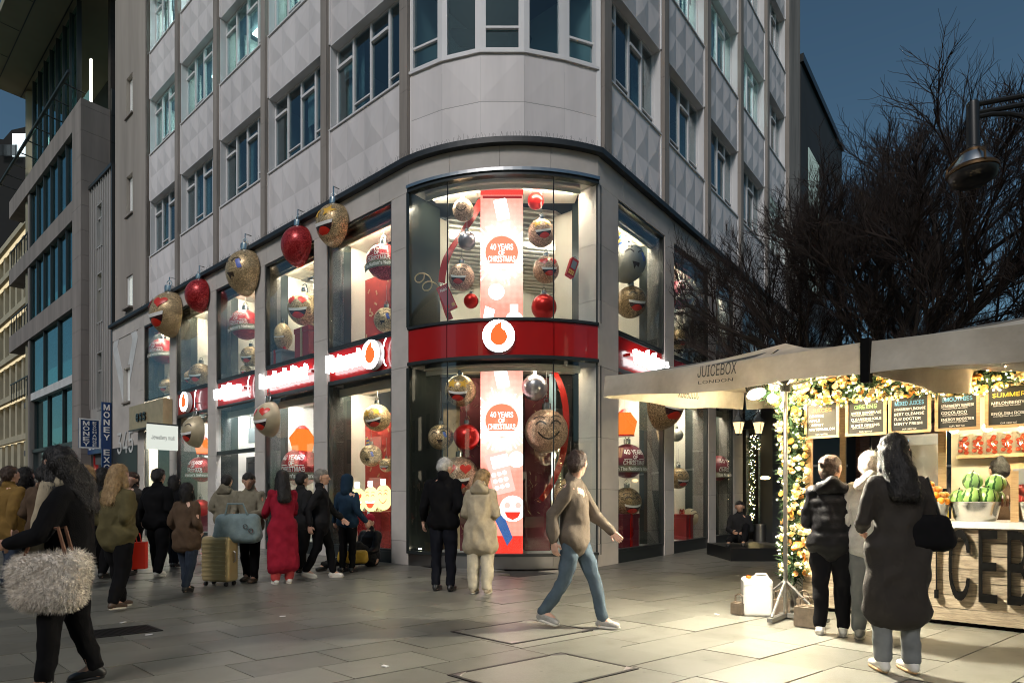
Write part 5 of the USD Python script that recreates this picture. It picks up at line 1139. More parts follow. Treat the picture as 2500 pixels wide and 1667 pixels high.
for i in range(12):
    s = 1.38 + .135*i; t = thing('juice_jar', 'jar of red fruit, %s from the left on the stall back shelf' % ('first', 'second', 'third', 'fourth', 'fifth', 'sixth', 'seventh', 'eighth', 'ninth', 'tenth', 'eleventh', 'twelfth')[i], 'jar', SF([s, -1.86, 1.785]), 'jars on the stall back shelf'); f2 = FR(SF([s, -1.86, 1.785]), (1,0,0), (0,1,0))
    m = MB()
    for j in range(9): m.sphere(f2([.032*math.cos(j*2.4), .032*math.sin(j*2.4), .03 + .022*j]), .026, 1)
    part(t, 'fruit', m, 'tomato', kind='stuff'); part(t, 'glass_wall', MB().lathe([(.0, 0), (.058, 0), (.06, .2), (.045, .23)], 14, f2), 'glass', smooth=40); part(t, 'lid', MB().lathe([(0, .26), (.047, .26), (.047, .232), (0, .232)], 12, f2), 'bottle_cap')
for i, s in enumerate((1.33, 1.62, 1.92, 2.22, 2.5)):
    c = SF([s, -.9, 2.02]); t = thing('bulb', 'round glowing bulb, %s from the left in the row under the stall roof' % ('first', 'second', 'third', 'fourth', 'fifth')[i], 'light bulb', c, 'bulbs under the stall roof'); part(t, 'globe', MB().sphere(c, .042, 2), 'bulb', smooth=True); part(t, 'flex', MB().tube([c + [0, 0, .04], c + [0, 0, .55]], .006, 5), 'dark_metal')
# chalk menus hung along the front
chalk = {'w': 'chalk_white', 'o': 'chalk_orange', 'g': 'chalk_green', 'b': 'chalk_blue', 'r': 'chalk_red'}
for n_, c in (('chalk_white', (.75, .75, .72)), ('chalk_orange', (.7, .2, .04)), ('chalk_green', (.2, .5, .15)), ('chalk_blue', (.1, .35, .6)), ('chalk_red', (.6, .12, .1)), ('chalk_yellow', (.7, .55, .05))): mat(n_, c, .8)
menus = [(.02, .37, 'JUICES', 'chalk_orange', ['ORANGE', 'APPLE', 'CARROT', 'WATERMELON'], 'chalk menu listing orange, apple, carrot and watermelon'), (.43, .81, 'GREENS', 'chalk_green', ['GREEN GINGER ALE', 'CLEANSING KALE', 'SUPER GREENS'], 'chalk menu headed greens with three drinks'),
    (.825, 1.19, 'MIXED JUICES', 'chalk_blue', ['STRAWBERRY LEMONADE', 'BEET CLEANSE', 'FLU DOCTOR', 'MINTY FRESH'], 'chalk menu of mixed juices above the fridge'), (1.22, 1.575, 'SMOOTHIES', 'chalk_blue', ['STRAWBERRY SUNRISE', 'COCOLOCO', 'ENERGY BOOSTER'], 'chalk menu of smoothies with three drinks'), (1.61, 1.96, 'SUMMER', 'chalk_yellow', ['MELONBERRY', 'ENGLISH ROSE'], 'chalk menu headed summer at the right edge')]
for a, b, head, hc, items, lab in menus:
    z0, z1 = 1.925, 2.34; t = thing('menu_board', lab, 'menu board', SF([(a+b)/2, 0, z0])); e = .028
    part(t, 'frame', MB().box(a, b, .0, .03, z0, z0+e, SF).box(a, b, 0, .03, z1-e, z1, SF).box(a, a+e, 0, .03, z0+e, z1-e, SF).box(b-e, b, 0, .03, z0+e, z1-e, SF), 'pale_timber'); part(t, 'slate', MB().box(a+e, b-e, .002, .014, z0+e, z1-e, SF), 'chalk_black')
    ff = FR(SF([(a+b)/2, .0155, z0]), SE, (0, 0, 1), SN); w = b - a - 2*e
    def line(txt, h, y, ww, m, x0=None):
        tm = text_poly(txt, h, False); v = np.array(tm.vertices); ext = v[:, 0].max() - v[:, 0].min()
        if ext > ww: v[:, 0] *= ww / ext; ext = ww
        if x0 is not None: v[:, 0] += x0 + ext/2
        part(t, 'chalk_lettering', MB().add(ff(np.column_stack([v[:, 0], y + v[:, 1], v[:, 2]*.02])), tm.faces, ff.flip), m)
    line(head, .04, .31, w*.8, hc); k = len(items); hgt = .20
    for i, it in enumerate(items):
        y = .265 - hgt * (i + .3) / k; line(it, .026, y, w*.86, 'chalk_white', -w*.42)
        if k < 4 or len(it) > 20: line('with fresh fruit and lemon'.upper(), .009, y - .026, w*.8, 'chalk_white', -w*.38)
    line('CUP / BOTTLE', .013, .045, w*.4, 'chalk_white')
    for x in (a+.08, b-.08): part(t, 'hanger', MB().tube([SF([x, .01, z1]), SF([x, -.02, 2.42])], .004, 4), 'dark_metal')
# fruit in steel tubs
mat('orange_skin', (.75, .25, .015), .4, bump=.2, bscale=300); mat('pomegranate', (.5, .06, .05), .35)
M['melon'] = usdkit.material(stage, '/World/Looks/melon', {'p': ('principled_bsdf', {'roughness': .3}), 't': ('texture_coordinate', {}), 's': ('separate_xyz', {}), 'at': ('math', {'math_type': 'arctan2'}), 'n': ('noise_texture', {'scale': 9.0, 'detail': 3.0}), 'm1': ('math', {'math_type': 'multiply_add', 'value2': 1.6}), 'm2': ('math', {'math_type': 'multiply', 'value2': 7.0}), 'si': ('math', {'math_type': 'sine'}), 'r': ('rgb_ramp', {'ramp': [(.0, (.25, .45, .12)), (.72, (.30, .5, .15)), (.84, (.03, .12, .02)), (1.0, (.02, .08, .02))]}), 'mr': ('map_range', {'from_min': -1.0, 'from_max': 1.0})},
    [('t.object', 's.vector'), ('s.y', 'at.value1'), ('s.x', 'at.value2'), ('t.object', 'n.vector'), ('n.fac', 'm1.value1'), ('at.value', 'm1.value3'), ('m1.value', 'm2.value1'), ('m2.value', 'si.value1'), ('si.value', 'mr.value'), ('mr.result', 'r.fac'), ('r.color', 'p.base_color')], surface='p.BSDF')
def tub(tc, w, label):
    c = SF([tc, -.32, 1.03]); t = thing('steel_tub', label, 'tub', c); f2 = FR(c, SE, SN)
    prof = [(0, .002), (w*.38, .002), (w*.42, .03), (w*.5, .19), (w*.52, .195), (w*.5, .185), (w*.41, .035), (0, .01)]
    part(t, 'bowl', MB().lathe(prof, 24, f2), 'chrome', smooth=30)
    for sx in (-1, 1):
        part(t, 'handle', MB().tube([f2([sx*(w*.5 + .0), y, z]) for y, z in ((-.05, .15), (-.05, .22), (0, .25), (.05, .22), (.05, .15))], .011, 6), 'leather_brown')
    return c
mat('leather_brown', (.12, .05, .025), .5)
c = tub(1.13, .40, 'steel tub of piled oranges on the stall counter')
rr = np.random.default_rng(8); k = 0; gi = UsdGeom
for lvl, rad in enumerate((.19, .15, .10, .05)):
    nr = max(1, int(2*PI*rad/.075)); 
    for ring_r, nn in ((rad, nr), (rad*.55, max(1, nr//2))) if lvl < 3 else ((rad, 3),):
        for i in range(nn):
            a = 2*PI*i/nn + lvl; p = c + SE*ring_r*math.cos(a) + SN*ring_r*math.sin(a) + np.array([0, 0, .20 + .058*lvl]) + rr.normal(size=3)*.004
            solo('orange', MB().sphere(p, .037 + rr.uniform(-.002, .002), 2), 'orange_skin', 'orange in the pile on the steel tub on the stall counter', 'orange', 'oranges piled on the stall counter', smooth=True)
c = tub(1.53, .42, 'steel tub of striped watermelons on the stall counter')
for i, (u, n, z, r) in enumerate(((-.13, .06, .235, .075), (-.02, .12, .245, .088), (.1, .09, .24, .085), (.16, -.05, .235, .075), (-.02, .03, .40, .085), (.16, .02, .375, .085), (.04, -.08, .26, .08))):
    p = c + SE*u + SN*n + np.array([0, 0, z]); t = thing('watermelon', ['small striped watermelon at the left of the tub', 'front striped watermelon resting on the tub rim', 'striped watermelon at front right of the tub', 'striped watermelon at the back right of the tub', 'striped watermelon on top of the pile at left', 'striped watermelon on top of the pile at right', 'striped watermelon mostly hidden at the back of the tub'][i], 'watermelon', p)
    v, f = SPH[3]; part(t, 'rind', trimesh.Trimesh(v*r*np.array([1, 1, 1.08]) + p, f, process=False), 'melon', smooth=True); part(t, 'stalk', MB().tube([p + [0, 0, r*1.07], p + [.01, 0, r*1.07+.02]], .006, 5), 'fir')
c = tub(1.96, .36, 'steel tub of pomegranates at the right edge of the counter')
for i in range(16):
    a = 2.4*i; rd = .13*math.sqrt((i % 8)/8); p = c + SE*rd*math.cos(a) + SN*rd*math.sin(a) + np.array([0, 0, .22 + .08*(i//8)])
    t = thing('pomegranate', 'pomegranate in the pile at the right edge of the counter', 'pomegranate', p, 'pomegranates piled on the counter'); part(t, 'skin', MB().sphere(p, .048, 2), 'pomegranate', smooth=True); part(t, 'crown', MB().lathe([(.012, .045), (.018, .062), (.01, .058)], 6, FR(p, (1,0,0), (0,1,0))), 'pomegranate')
c = SF([.62, -.35, 1.03]); t = thing('pineapple_top', 'spiky green pineapple leaves standing on the counter beside the oranges', 'pineapple', c)
part(t, 'fruit', MB().lathe([(0, 0), (.05, .01), (.06, .08), (.045, .15), (0, .16)], 12, FR(c, (1,0,0), (0,1,0))), 'ribbon_gold', smooth=40)
m = MB()
for i in range(26):
    a, e = i*2.4, .4 + .9*(i/26); d = np.array([math.cos(a)*math.cos(e), math.sin(a)*math.cos(e), math.sin(e)]); m.tube([c + [0, 0, .15], c + np.array([0, 0, .15]) + d*.1, c + np.array([0, 0, .15]) + d*.2 + [0, 0, -.01]], [.014, .01, .001], 4, False)
part(t, 'leaves', m, 'leaf', kind='stuff'); 
for i, (s, m_) in enumerate(((1.27, 'chalk_yellow'), (1.22, 'chalk_green'))):
    c = SF([s, -.5, 1.03]); t = thing('bottle', ['yellow juice bottle with black cap between the tubs', 'green smoothie bottle behind the yellow one'][i], 'bottle', c); f2 = FR(c, (1,0,0), (0,1,0)); part(t, 'body', MB().lathe([(0, 0), (.035, 0), (.036, .16), (.018, .21), (.018, .24)], 14, f2), m_, smooth=40); part(t, 'cap', MB().lathe([(.021, .235), (.021, .33), (0, .33)], 10, f2), 'letter_black')
# garlands of fir, dried orange slices and lights
M['dried_orange'] = usdkit.material(stage, '/World/Looks/dried_orange', {'p': ('principled_bsdf', {'roughness': .5}), 'oi': ('object_info', {}), 'r': ('rgb_ramp', {'ramp': [(0, (.55, .22, .03)), (.35, (.62, .30, .06)), (.6, (.5, .36, .16)), (.8, (.62, .5, .3)), (1, (.3, .12, .03))]}), 'tl': ('translucent_bsdf', {}), 'mx': ('mix_closure', {'fac': .3})}, [('oi.random', 'r.fac'), ('r.color', 'p.base_color'), ('r.color', 'tl.color'), ('p.BSDF', 'mx.closure1'), ('tl.BSDF', 'mx.closure2')], surface='mx.closure')
M['striped_gourd'] = usdkit.material(stage, '/World/Looks/striped_gourd', {'p': ('principled_bsdf', {'roughness': .45}), 'oi': ('object_info', {}), 'r': ('rgb_ramp', {'ramp': [(0, (.55, .5, .32)), (.5, (.2, .2, .07)), (1, (.55, .28, .06))]})}, [('oi.random', 'r.fac'), ('r.color', 'p.base_color')], surface='p.BSDF')
def garland(label, path, R, n_sl, n_leaf, n_l, seed, face):
    path = np.array(path, float); r = np.random.default_rng(seed); t = thing('garland', label, 'garland', path[0])
    part(t, 'core', MB().tube(path, R*.35, 8), 'fir'); v, f = leafy(path, R*1.05, n_leaf, seed, .075); part(t, 'fir_sprays', MB().add(v, f), 'fir_lit', kind='stuff')
    seg = np.linalg.norm(np.diff(path, axis=0), axis=1); cum = np.r_[0, np.cumsum(seg)]; at = lambda q: np.array([np.interp(q, cum, path[:, i]) for i in range(3)])
    L = MB()
    for i in range(n_sl):
        p = at(r.uniform(0, cum[-1])); tang = unit(path[-1] - path[0]); side = np.cross(tang, face); a = r.uniform(-1.5, 1.5); d = unit(face*math.cos(a) + side*math.sin(a)); p = p + d*R*r.uniform(.75, 1.08)
        nrm = unit(d + r.normal(size=3)*.45); x = unit(np.cross(nrm, r.normal(size=3))); fr = FR(p, x, np.cross(nrm, x), nrm); rad = r.uniform(.028, .043)
        if r.random() < .62: part(t, 'orange_slice', MB().lathe([(0, .006), (rad*.82, .003), (rad, .007), (rad, -.004), (0, -.004)], 10, fr), 'dried_orange')
        else:
            q = rad*.85; part(t, 'dried_fruit', MB().lathe([(0, q), (q*.5, q*.85), (q, q*.2), (q*.85, -q*.5), (0, -q*.8)], 7, fr), 'striped_gourd', smooth=50)
    for i in range(n_l):
        p = at(r.uniform(0, cum[-1])); side = np.cross(unit(path[-1] - path[0]), face); a = r.uniform(-1.9, 1.9); L.sphere(p + unit(face*math.cos(a) + side*math.sin(a))*R*r.uniform(.85, 1.3), r.uniform(.005, .0095), 0)
    part(t, 'fairy_lights', L, 'fairy_bright', kind='stuff'); return t
gp = SF([-.1, .06, 0])
garland('upright garland of fir and dried orange slices round the left post of the stall', [gp + [0, 0, .36], gp + [.02, 0, 1.2], gp + [-.01, 0, 2.0], gp + [-.05, 0, 2.52]], .135, 150, 5200, 150, 41, unit(np.array([-.3, -1, .05])))
garland('garland of fir, dried orange slices and lights along the top of the stall', [SF([-.35, .1, 2.52]), SF([.2, .1, 2.46]), SF([.9, .12, 2.46]), SF([1.5, .12, 2.42]), SF([1.9, .12, 2.50]), SF([2.6, .12, 2.6])], .16, 285, 10500, 420, 43, unit(np.array([-.4, -.8, -.25])))
# flood lamp under the parasol
fc = px(1845, 956, 5.75)
FLt = thing('flood_lamp', 'dazzling white lamp hung under the parasol beside the garland', 'lamp', fc)
fd = unit(np.array([0.02, -.5, -.87])); fx = unit(np.cross(fd, [0, 0, 1.0])); fy = np.cross(fd, fx); ffr = FR(fc, fx, fy, fd)
part(FLt, 'lens', MB().lathe([(0, .05), (.03, .045), (.055, .028), (.07, .004), (.07, .0), (0, 0)], 24, ffr), 'flood', smooth=40); part(FLt, 'housing', MB().lathe([(0, -.11), (.05, -.10), (.085, -.02), (.092, .03), (.084, .03), (.078, -.004), (0, -.006)], 24, ffr), 'lamp_black', smooth=40)
gc = px(1885, 972, 6.3); part(FLt, 'side_globe', MB().sphere(gc, .045, 2), 'soft_globe', smooth=True); part(FLt, 'side_flex', MB().tube([gc + [0, 0, .04], gc + [.05, 0, .2]], .006, 5), 'dark_metal'); part(FLt, 'bracket', MB().tube([fc + fx*.09, fc + fx*.10 - fd*.05 + [0, 0, .08], fc + [0, 0, .18], fc - fx*.10 - fd*.05 + [0, 0, .08], fc - fx*.09], .008, 6), 'dark_metal'); part(FLt, 'flex', MB().tube([fc + [0, 0, .18], fc + [.05, .02, .3], fc + [.2, -.05, .40]], .007, 5), 'dark_metal')
# ------------------------------------------------------------------ parasols
M['canvas'] = usdkit.material(stage, '/World/Looks/canvas', {'p': ('principled_bsdf', {'roughness': .85}), 'g': ('geometry', {}), 'n': ('noise_texture', {'scale': 2.2, 'detail': 7.0, 'roughness': .65}), 'r': ('rgb_ramp', {'ramp': [(.3, (.38, .335, .265)), (.62, (.62, .57, .48))]}), 'tl': ('translucent_bsdf', {'color': (.5, .44, .33)}), 'mx': ('mix_closure', {'fac': .22}), 'n2': ('noise_texture', {'scale': 500.0}), 'b': ('bump', {'strength': .12, 'distance': .002})},
    [('g.position', 'n.vector'), ('n.fac', 'r.fac'), ('r.color', 'p.base_color'), ('p.BSDF', 'mx.closure1'), ('tl.BSDF', 'mx.closure2'), ('g.position', 'n2.vector'), ('n2.fac', 'b.height'), ('b.normal', 'p.normal')], surface='mx.closure')
mat('pole_metal', (.45, .44, .42), .3, metal=1.0); mat('strut_grey', (.12, .12, .11), .45); mat('print_dark', (.06, .06, .055), .8)
def parasol(C4, rise, label, val, seed, texts, drop=None):
    "C4: its four corners in order; a canopy with a hanging valance"
    C4 = [np.array(c, float) for c in C4]; cen_ = sum(C4) / 4; ap = cen_ + [0, 0, rise]; r = random.Random(seed)
    t = thing('parasol', label, 'parasol', (cen_[0], cen_[1], 0)); n = 12
    for i in range(4):
        a, b = C4[i], C4[(i+1) % 4]; P, f = [], []
        for k in range(n + 1):
            for j in range(n + 1):
                e = a + (b - a) * j / n; s = k / n; p = ap + (e - ap) * s; p[2] -= .05 * math.sin(PI*s) * 1.0 + .025 * math.sin(PI*j/n) * s; P.append(p)
        for k in range(n):
            for j in range(n): q = k*(n+1)+j; f += [[q, q+n+1, q+n+2], [q, q+n+2, q+1]]
        P = np.array(P); part(t, 'canopy_panel', MB().add(P, f).add(P - [0, 0, .004], np.array(f)[:, ::-1]), 'canvas', smooth=60)
        out = unit(np.cross(b - a, [0, 0, 1.0])); out = out if out @ (a - cen_) > 0 else -out; V, g = [], []; m = 30
        for k in range(5):
            for j in range(m + 1):
                u = j/m; p = a + (b - a)*u; p = p + np.array([0, 0, -.025*math.sin(PI*u)]); q = k/4; fl = .02*math.sin(u*17 + i*2)*q + .012*math.sin(u*41)*q; V.append(p + out*(.004 + fl + .03*q) - np.array([0, 0, val*q*(1 - .06*math.sin(PI*u*3))]))
        for k in range(4):
            for j in range(m): q = k*(m+1)+j; g += [[q, q+1, q+m+2], [q, q+m+2, q+m+1]]
        V = np.array(V); part(t, 'valance', MB().add(V, g).add(V - out*.003, np.array(g)[:, ::-1]), 'canvas', smooth=60)
        if i in texts:
            x = unit(b - a); L = np.linalg.norm(b - a)
            if np.cross(x, [0, 0, 1.0]) @ out < 0: x = -x
            yax = unit(np.array([0, 0, 1.0]) - out*.12); z = np.cross(x, yax)
            def put(word, hh, ww, dz, o, frac=.5):
                c = (a + b)/2 + x*L*(frac - .5) - [0, 0, dz]; tm = text_poly(word, hh, False, ww); vv = np.array(tm.vertices); part(t, 'print', MB().add(FR(c + out*o, x, yax, z*.03)(vv), tm.faces), 'print_dark')
            for o in (.052, ): put('JUICEBOX', .105, .40, val*.36, o, .55); put('LONDON', .028, .36, val*.80, o + .02, .55)
            if i == texts[-1]:
                c = (a + b)/2 + x*L*(-.04) - [0, 0, val*.45]; tm = text_poly('JUICEBOX', .105, False, .40); vv = np.array(tm.vertices); part(t, 'print', MB().add(FR(c - out*.012, x, yax, z*.03)(vv), tm.faces), 'print_dark')
        mid_ = (a + b)/2; hub = cen_ - [0, 0, .12]
        for tgt in (a, mid_): part(t, 'rib', MB().tube([ap - [0, 0, .06], tgt - [0, 0, .035]], .011, 6), 'strut_grey')
        for tgt in (a, mid_): q = ap*.45 + tgt*.55; part(t, 'strut', MB().tube([hub, q - [0, 0, .06]], .009, 6), 'pole_metal')
    part(t, 'hub', MB().lathe([(0, .06), (.05, .06), (.06, 0), (.05, -.06), (0, -.06)], 12, FR(cen_ - [0, 0, .12], (1,0,0), (0,1,0))), 'dark_metal')
    part(t, 'pole', MB().tube([[cen_[0], cen_[1], .05], ap - [0, 0, .03]], .021, 12), 'pole_metal', smooth=40)
    return t, cen_
L1, F1, B1 = np.array([1.027, 6.45, 2.60]), np.array([2.556, 4.29, 2.40]), np.array([3.175, 8.0, 2.70]); R1 = F1 + B1 - L1
pt, pc = parasol([L1, F1, R1, B1], .33, 'dirty cream printed parasol on the pole in front of the stall', .235, 3, (0, 3))
for i in range(4):
    a = PI/4 + i*PI/2; d = np.array([math.cos(a), math.sin(a), 0]); part(pt, 'foot', MB().box(0, .42, -.025, .025, .02, .06, FR([pc[0], pc[1], 0], d, np.array([-d[1], d[0], 0]))), 'strut_grey'); part(pt, 'brace', MB().tube([[pc[0], pc[1], .4], [pc[0] + d[0]*.36, pc[1] + d[1]*.36, .06]], .014, 6), 'strut_grey')
L2 = F1 + unit(F1 - L1)*.05 + np.array([.02, -.01, .0]); u, w = F1 - L1, B1 - L1
parasol([L2, L2 + u*1.0 + [0, 0, .02], L2 + u + w + [0, 0, .1], L2 + w], .33, 'second cream parasol at the right edge, its corner meeting the printed one', .235, 5, ())
part(pt, 'corner_strap', MB().box(-.03, .03, -.03, .03, -.3, .02, FR(F1 + np.array([.02, -.03, 0]), u / np.linalg.norm(u), np.cross([0, 0, 1], u / np.linalg.norm(u)))), 'letter_black')
# sagging clear sheet slung between the parasols and the stall
M['poly_sheet'] = usdkit.material(stage, '/World/Looks/poly_sheet', {'p': ('principled_bsdf', {'base_color': (.6, .58, .54), 'roughness': .2}), 't': ('transparent_bsdf', {}), 'm': ('mix_closure', {'fac': .55})}, [('t.BSDF', 'm.closure1'), ('p.BSDF', 'm.closure2')], surface='m.closure')
a, b = F1 + np.array([.12, .1, -.1]), L2 + u*.95 + w*.25 + np.array([.1, .2, .0]); a2, b2 = a + w*.35 + [0, 0, .02], b + w*.2 + [0, 0, .05]; P, f, n = [], [], 16
rr = np.random.default_rng(5)
for k in range(7):
    for j in range(n+1):
        x = j/n; q = k/6; p = (a*(1-x) + b*x)*(1-q) + (a2*(1-x) + b2*x)*q; p[2] -= .20*math.sin(PI*x)*(1-.2*q)*math.sin(PI*(.2 + .8*q)) + rr.uniform(-.02, .02); P.append(p)
for k in range(6):
    for j in range(n): q = k*(n+1)+j; f += [[q, q+n+1, q+n+2], [q, q+n+2, q+1]]
P = np.array(P); solo('plastic_sheet', MB().add(P, f).add(P - [0, 0, .003], np.array(f)[:, ::-1]), 'poly_sheet', 'crumpled clear plastic sheet sagging between the two parasols', 'plastic sheet', smooth=True)
# weights and canister round the pole foot
mat('weight_iron', (.16, .125, .09), .6, metal=.4, var=.4, scale=12)
for i, (x, y, w, d, h, tp, lab) in enumerate(((1908, 1505, .17, .15, .19, .8, 'iron weight with wire handle hung left of the parasol pole'), (1962, 1500, .15, .14, .13, 1, 'iron weight behind the parasol pole near the planks'), (1975, 1530, .26, .18, .2, 1, 'large iron weight with hoop handle at the foot of the black clad woman'), (1805, 1500, .16, .14, .13, 1, 'brown iron weight half hidden behind the white canister'))):
    c = ground(x, y); 
    if i == 1: c = ground(1962, 1490)
    t = thing('iron_weight', lab, 'weight', c); a = .5 + i*.2; fr = FR(c, (math.cos(a), -math.sin(a)*.8, 0), (math.sin(a)*.8, math.cos(a), 0))
    v = np.array([[sx*w/2*(tp if z == 0 else 1), sy*d/2*(tp if z == 0 else 1), z] for z in (.012, h) for sx, sy in ((-1,-1),(1,-1),(1,1),(-1,1))]); v[:, 2][:4] = .01
    part(t, 'block', MB().add(fr(v), BF), 'weight_iron'); part(t, 'lip', MB().box(-w/2*.8, w/2*.8, -d/2*.7, d/2*.7, h+.001, h+.012, fr), 'weight_iron')
    part(t, 'handle', MB().tube([fr([x_, 0, z_]) for x_, z_ in ((-w*.36, h), (-w*.34, h+.07), (-w*.1, h+.095), (w*.1, h+.095), (w*.34, h+.07), (w*.36, h))], .009, 6), 'weight_iron')
mat('canister', (.6, .59, .55), .4, trans=.0); mat('cap_orange', (.6, .10, .01), .4)
c = ground(1847, 1500); fr = FR(c, unit(np.array([.95, -.25, 0])), unit(np.array([.25, .95, 0])))
t = thing('canister', 'white plastic water canister with orange cap standing left of the parasol pole', 'canister', c)
w, d, h = .30, .24, .41; S = []
for sx in (-1, 1):
    for sy in (-1, 1):
        for z in (.035, h - .05): S.append(m3.Manifold.sphere(.04, 20).translate([sx*(w/2-.04), sy*(d/2-.04), z]))
S.append(m3.Manifold.sphere(.03, 20).translate([-.06, 0, h-.02])); S.append(m3.Manifold.sphere(.03, 20).translate([.1, 0, h-.02]))
mm_ = m3.Manifold.batch_hull(S).to_mesh(); part(t, 'body', trimesh.Trimesh(fr(np.array(mm_.vert_properties)[:, :3]), mm_.tri_verts, process=False), 'canister', smooth=40)
part(t, 'handle', MB().tube([fr([x_, 0, z_]) for x_, z_ in ((-.02, h), (.0, h+.03), (.09, h+.03), (.11, h-.005))], .014, 8), 'canister', smooth=40)
part(t, 'cap', MB().lathe([(0, .028), (.028, .028), (.031, 0), (.031, -.02)], 16, FR(fr([-.085, -.06, h-.012]), (1,0,0), (0,1,0))), 'cap_orange')
part(t, 'seam', MB().box(-w/2+.01, w/2-.01, -d/2-.002, -d/2+.002, h*.82, h*.825, fr), 'canister')
# ================================================================== people
SKIN = {'fair': (.55, .33, .24), 'tan': (.42, .24, .16), 'dark': (.16, .08, .05)}
for k_, c_ in SKIN.items(): mat('skin_' + k_, c_, .5, spec=.4)
for k_, c_, r_ in (('cloth_black', (.005, .005, .006), .95), ('cloth_navy', (.007, .008, .013), .85), ('cloth_beige', (.40, .34, .24), .9), ('cloth_cream', (.50, .45, .34), .9), ('cloth_olive', (.10, .085, .04), .9), ('cloth_mustard', (.20, .12, .035), .9), ('cloth_brown', (.085, .055, .035), .9), ('cloth_taupe', (.13, .105, .08), .9), ('cloth_khaki', (.20, .18, .13), .9), ('cloth_grey', (.16, .16, .155), .9), ('cloth_charcoal', (.016, .016, .017), .9), ('cloth_red', (.28, .012, .03), .85), ('cloth_pink_red', (.4, .05, .05), .85), ('cloth_blue', (.012, .03, .055), .85), ('denim', (.075, .105, .13), .9), ('denim_dark', (.03, .04, .06), .9), ('cloth_white', (.55, .54, .5), .9), ('puffer_black', (.008, .008, .009), .45), ('teal_grey', (.17, .23, .24), .8)):
    mat(k_, c_, r_, var=.25, scale=9, bump=.3, bscale=120, spec=.15)
for k_, c_ in (('hair_white', (.6, .58, .54)), ('hair_dark', (.007, .005, .0045)), ('hair_brown', (.05, .025, .014)), ('hair_blond', (.38, .25, .12)), ('hair_grey', (.25, .23, .2)), ('fur_white', (.78, .71, .62))): mat(k_, c_, .6, var=.4, scale=30, bump=.8, bscale=90)
mat('cloth_brown_black', (.022, .017, .013), .85, var=.3, scale=8, bump=.3, bscale=120); mat('denim_grey', (.16, .17, .17), .9, var=.2, scale=10); mat('sole_tan', (.4, .25, .12), .6); mat('yellow_cloth', (.35, .22, .02), .8, var=.2, scale=8)
mat('sole_white', (.65, .62, .55), .6, var=.15, scale=20); mat('shoe_grey', (.33, .32, .29), .6, var=.3, scale=25); mat('shoe_black', (.012, .012, .012), .4); mat('shoe_white', (.6, .58, .53), .6); mat('boot_brown', (.06, .035, .02), .5); mat('lip', (.35, .12, .1), .5); mat('eye_white', (.6, .6, .58), .3); mat('iris', (.02, .015, .01), .2)
def hull(*sp): return m3.Manifold.batch_hull([m3.Manifold.sphere(r, 14).translate(list(map(float, c))) for c, r in sp])
def fuse(L, edge=.035, it=8):
    m = m3.Manifold.batch_boolean(L, m3.OpType.Add).refine_to_length(edge).to_mesh(); tm = trimesh.Trimesh(np.array(m.vert_properties)[:, :3], np.array(m.tri_verts))
    if it: trimesh.smoothing.filter_taubin(tm, .5, .53, it)
    return tm
def chain(pts): return [hull(a, b) for a, b in zip(pts, pts[1:])]
V = lambda *a: np.array(a, float)
def hand(w, e, inward, k, curl=.5):
    "palm, four unequal fingers and a thumb; w wrist, e elbow"
    d = unit(w - e); n = unit(inward - d*(inward @ d)); s = np.cross(d, n); L = [hull((w, .024*k), (w + d*.045*k + s*.018*k, .019*k), (w + d*.045*k - s*.018*k, .019*k)), hull((w + d*.045*k + s*.022*k, .016*k), (w + d*.045*k - s*.022*k, .016*k), (w + d*.085*k + s*.026*k, .012*k), (w + d*.085*k - s*.026*k, .012*k))]
    for i, ln in enumerate((.068, .078, .072, .056)):
        b = w + d*.085*k + s*(.027 - .018*i)*k; p1 = b + unit(d*math.cos(curl*.6) + n*math.sin(curl*.6))*ln*.45*k; p2 = p1 + unit(d*math.cos(curl*1.5) + n*math.sin(curl*1.5))*ln*.32*k; p3 = p2 + unit(d*math.cos(curl*2.2) + n*math.sin(curl*2.2))*ln*.25*k
        L += chain([(b, .0105*k), (p1, .0095*k), (p2, .0085*k), (p3, .0075*k)])
    b = w + d*.03*k + s*.026*k; p1 = b + unit(s*.8 + d*.6 + n*.3)*.035*k; p2 = p1 + unit(d*.9 + n*.5 + s*.15)*.03*k; return L + chain([(b, .014*k), (p1, .011*k), (p2, .009*k)])
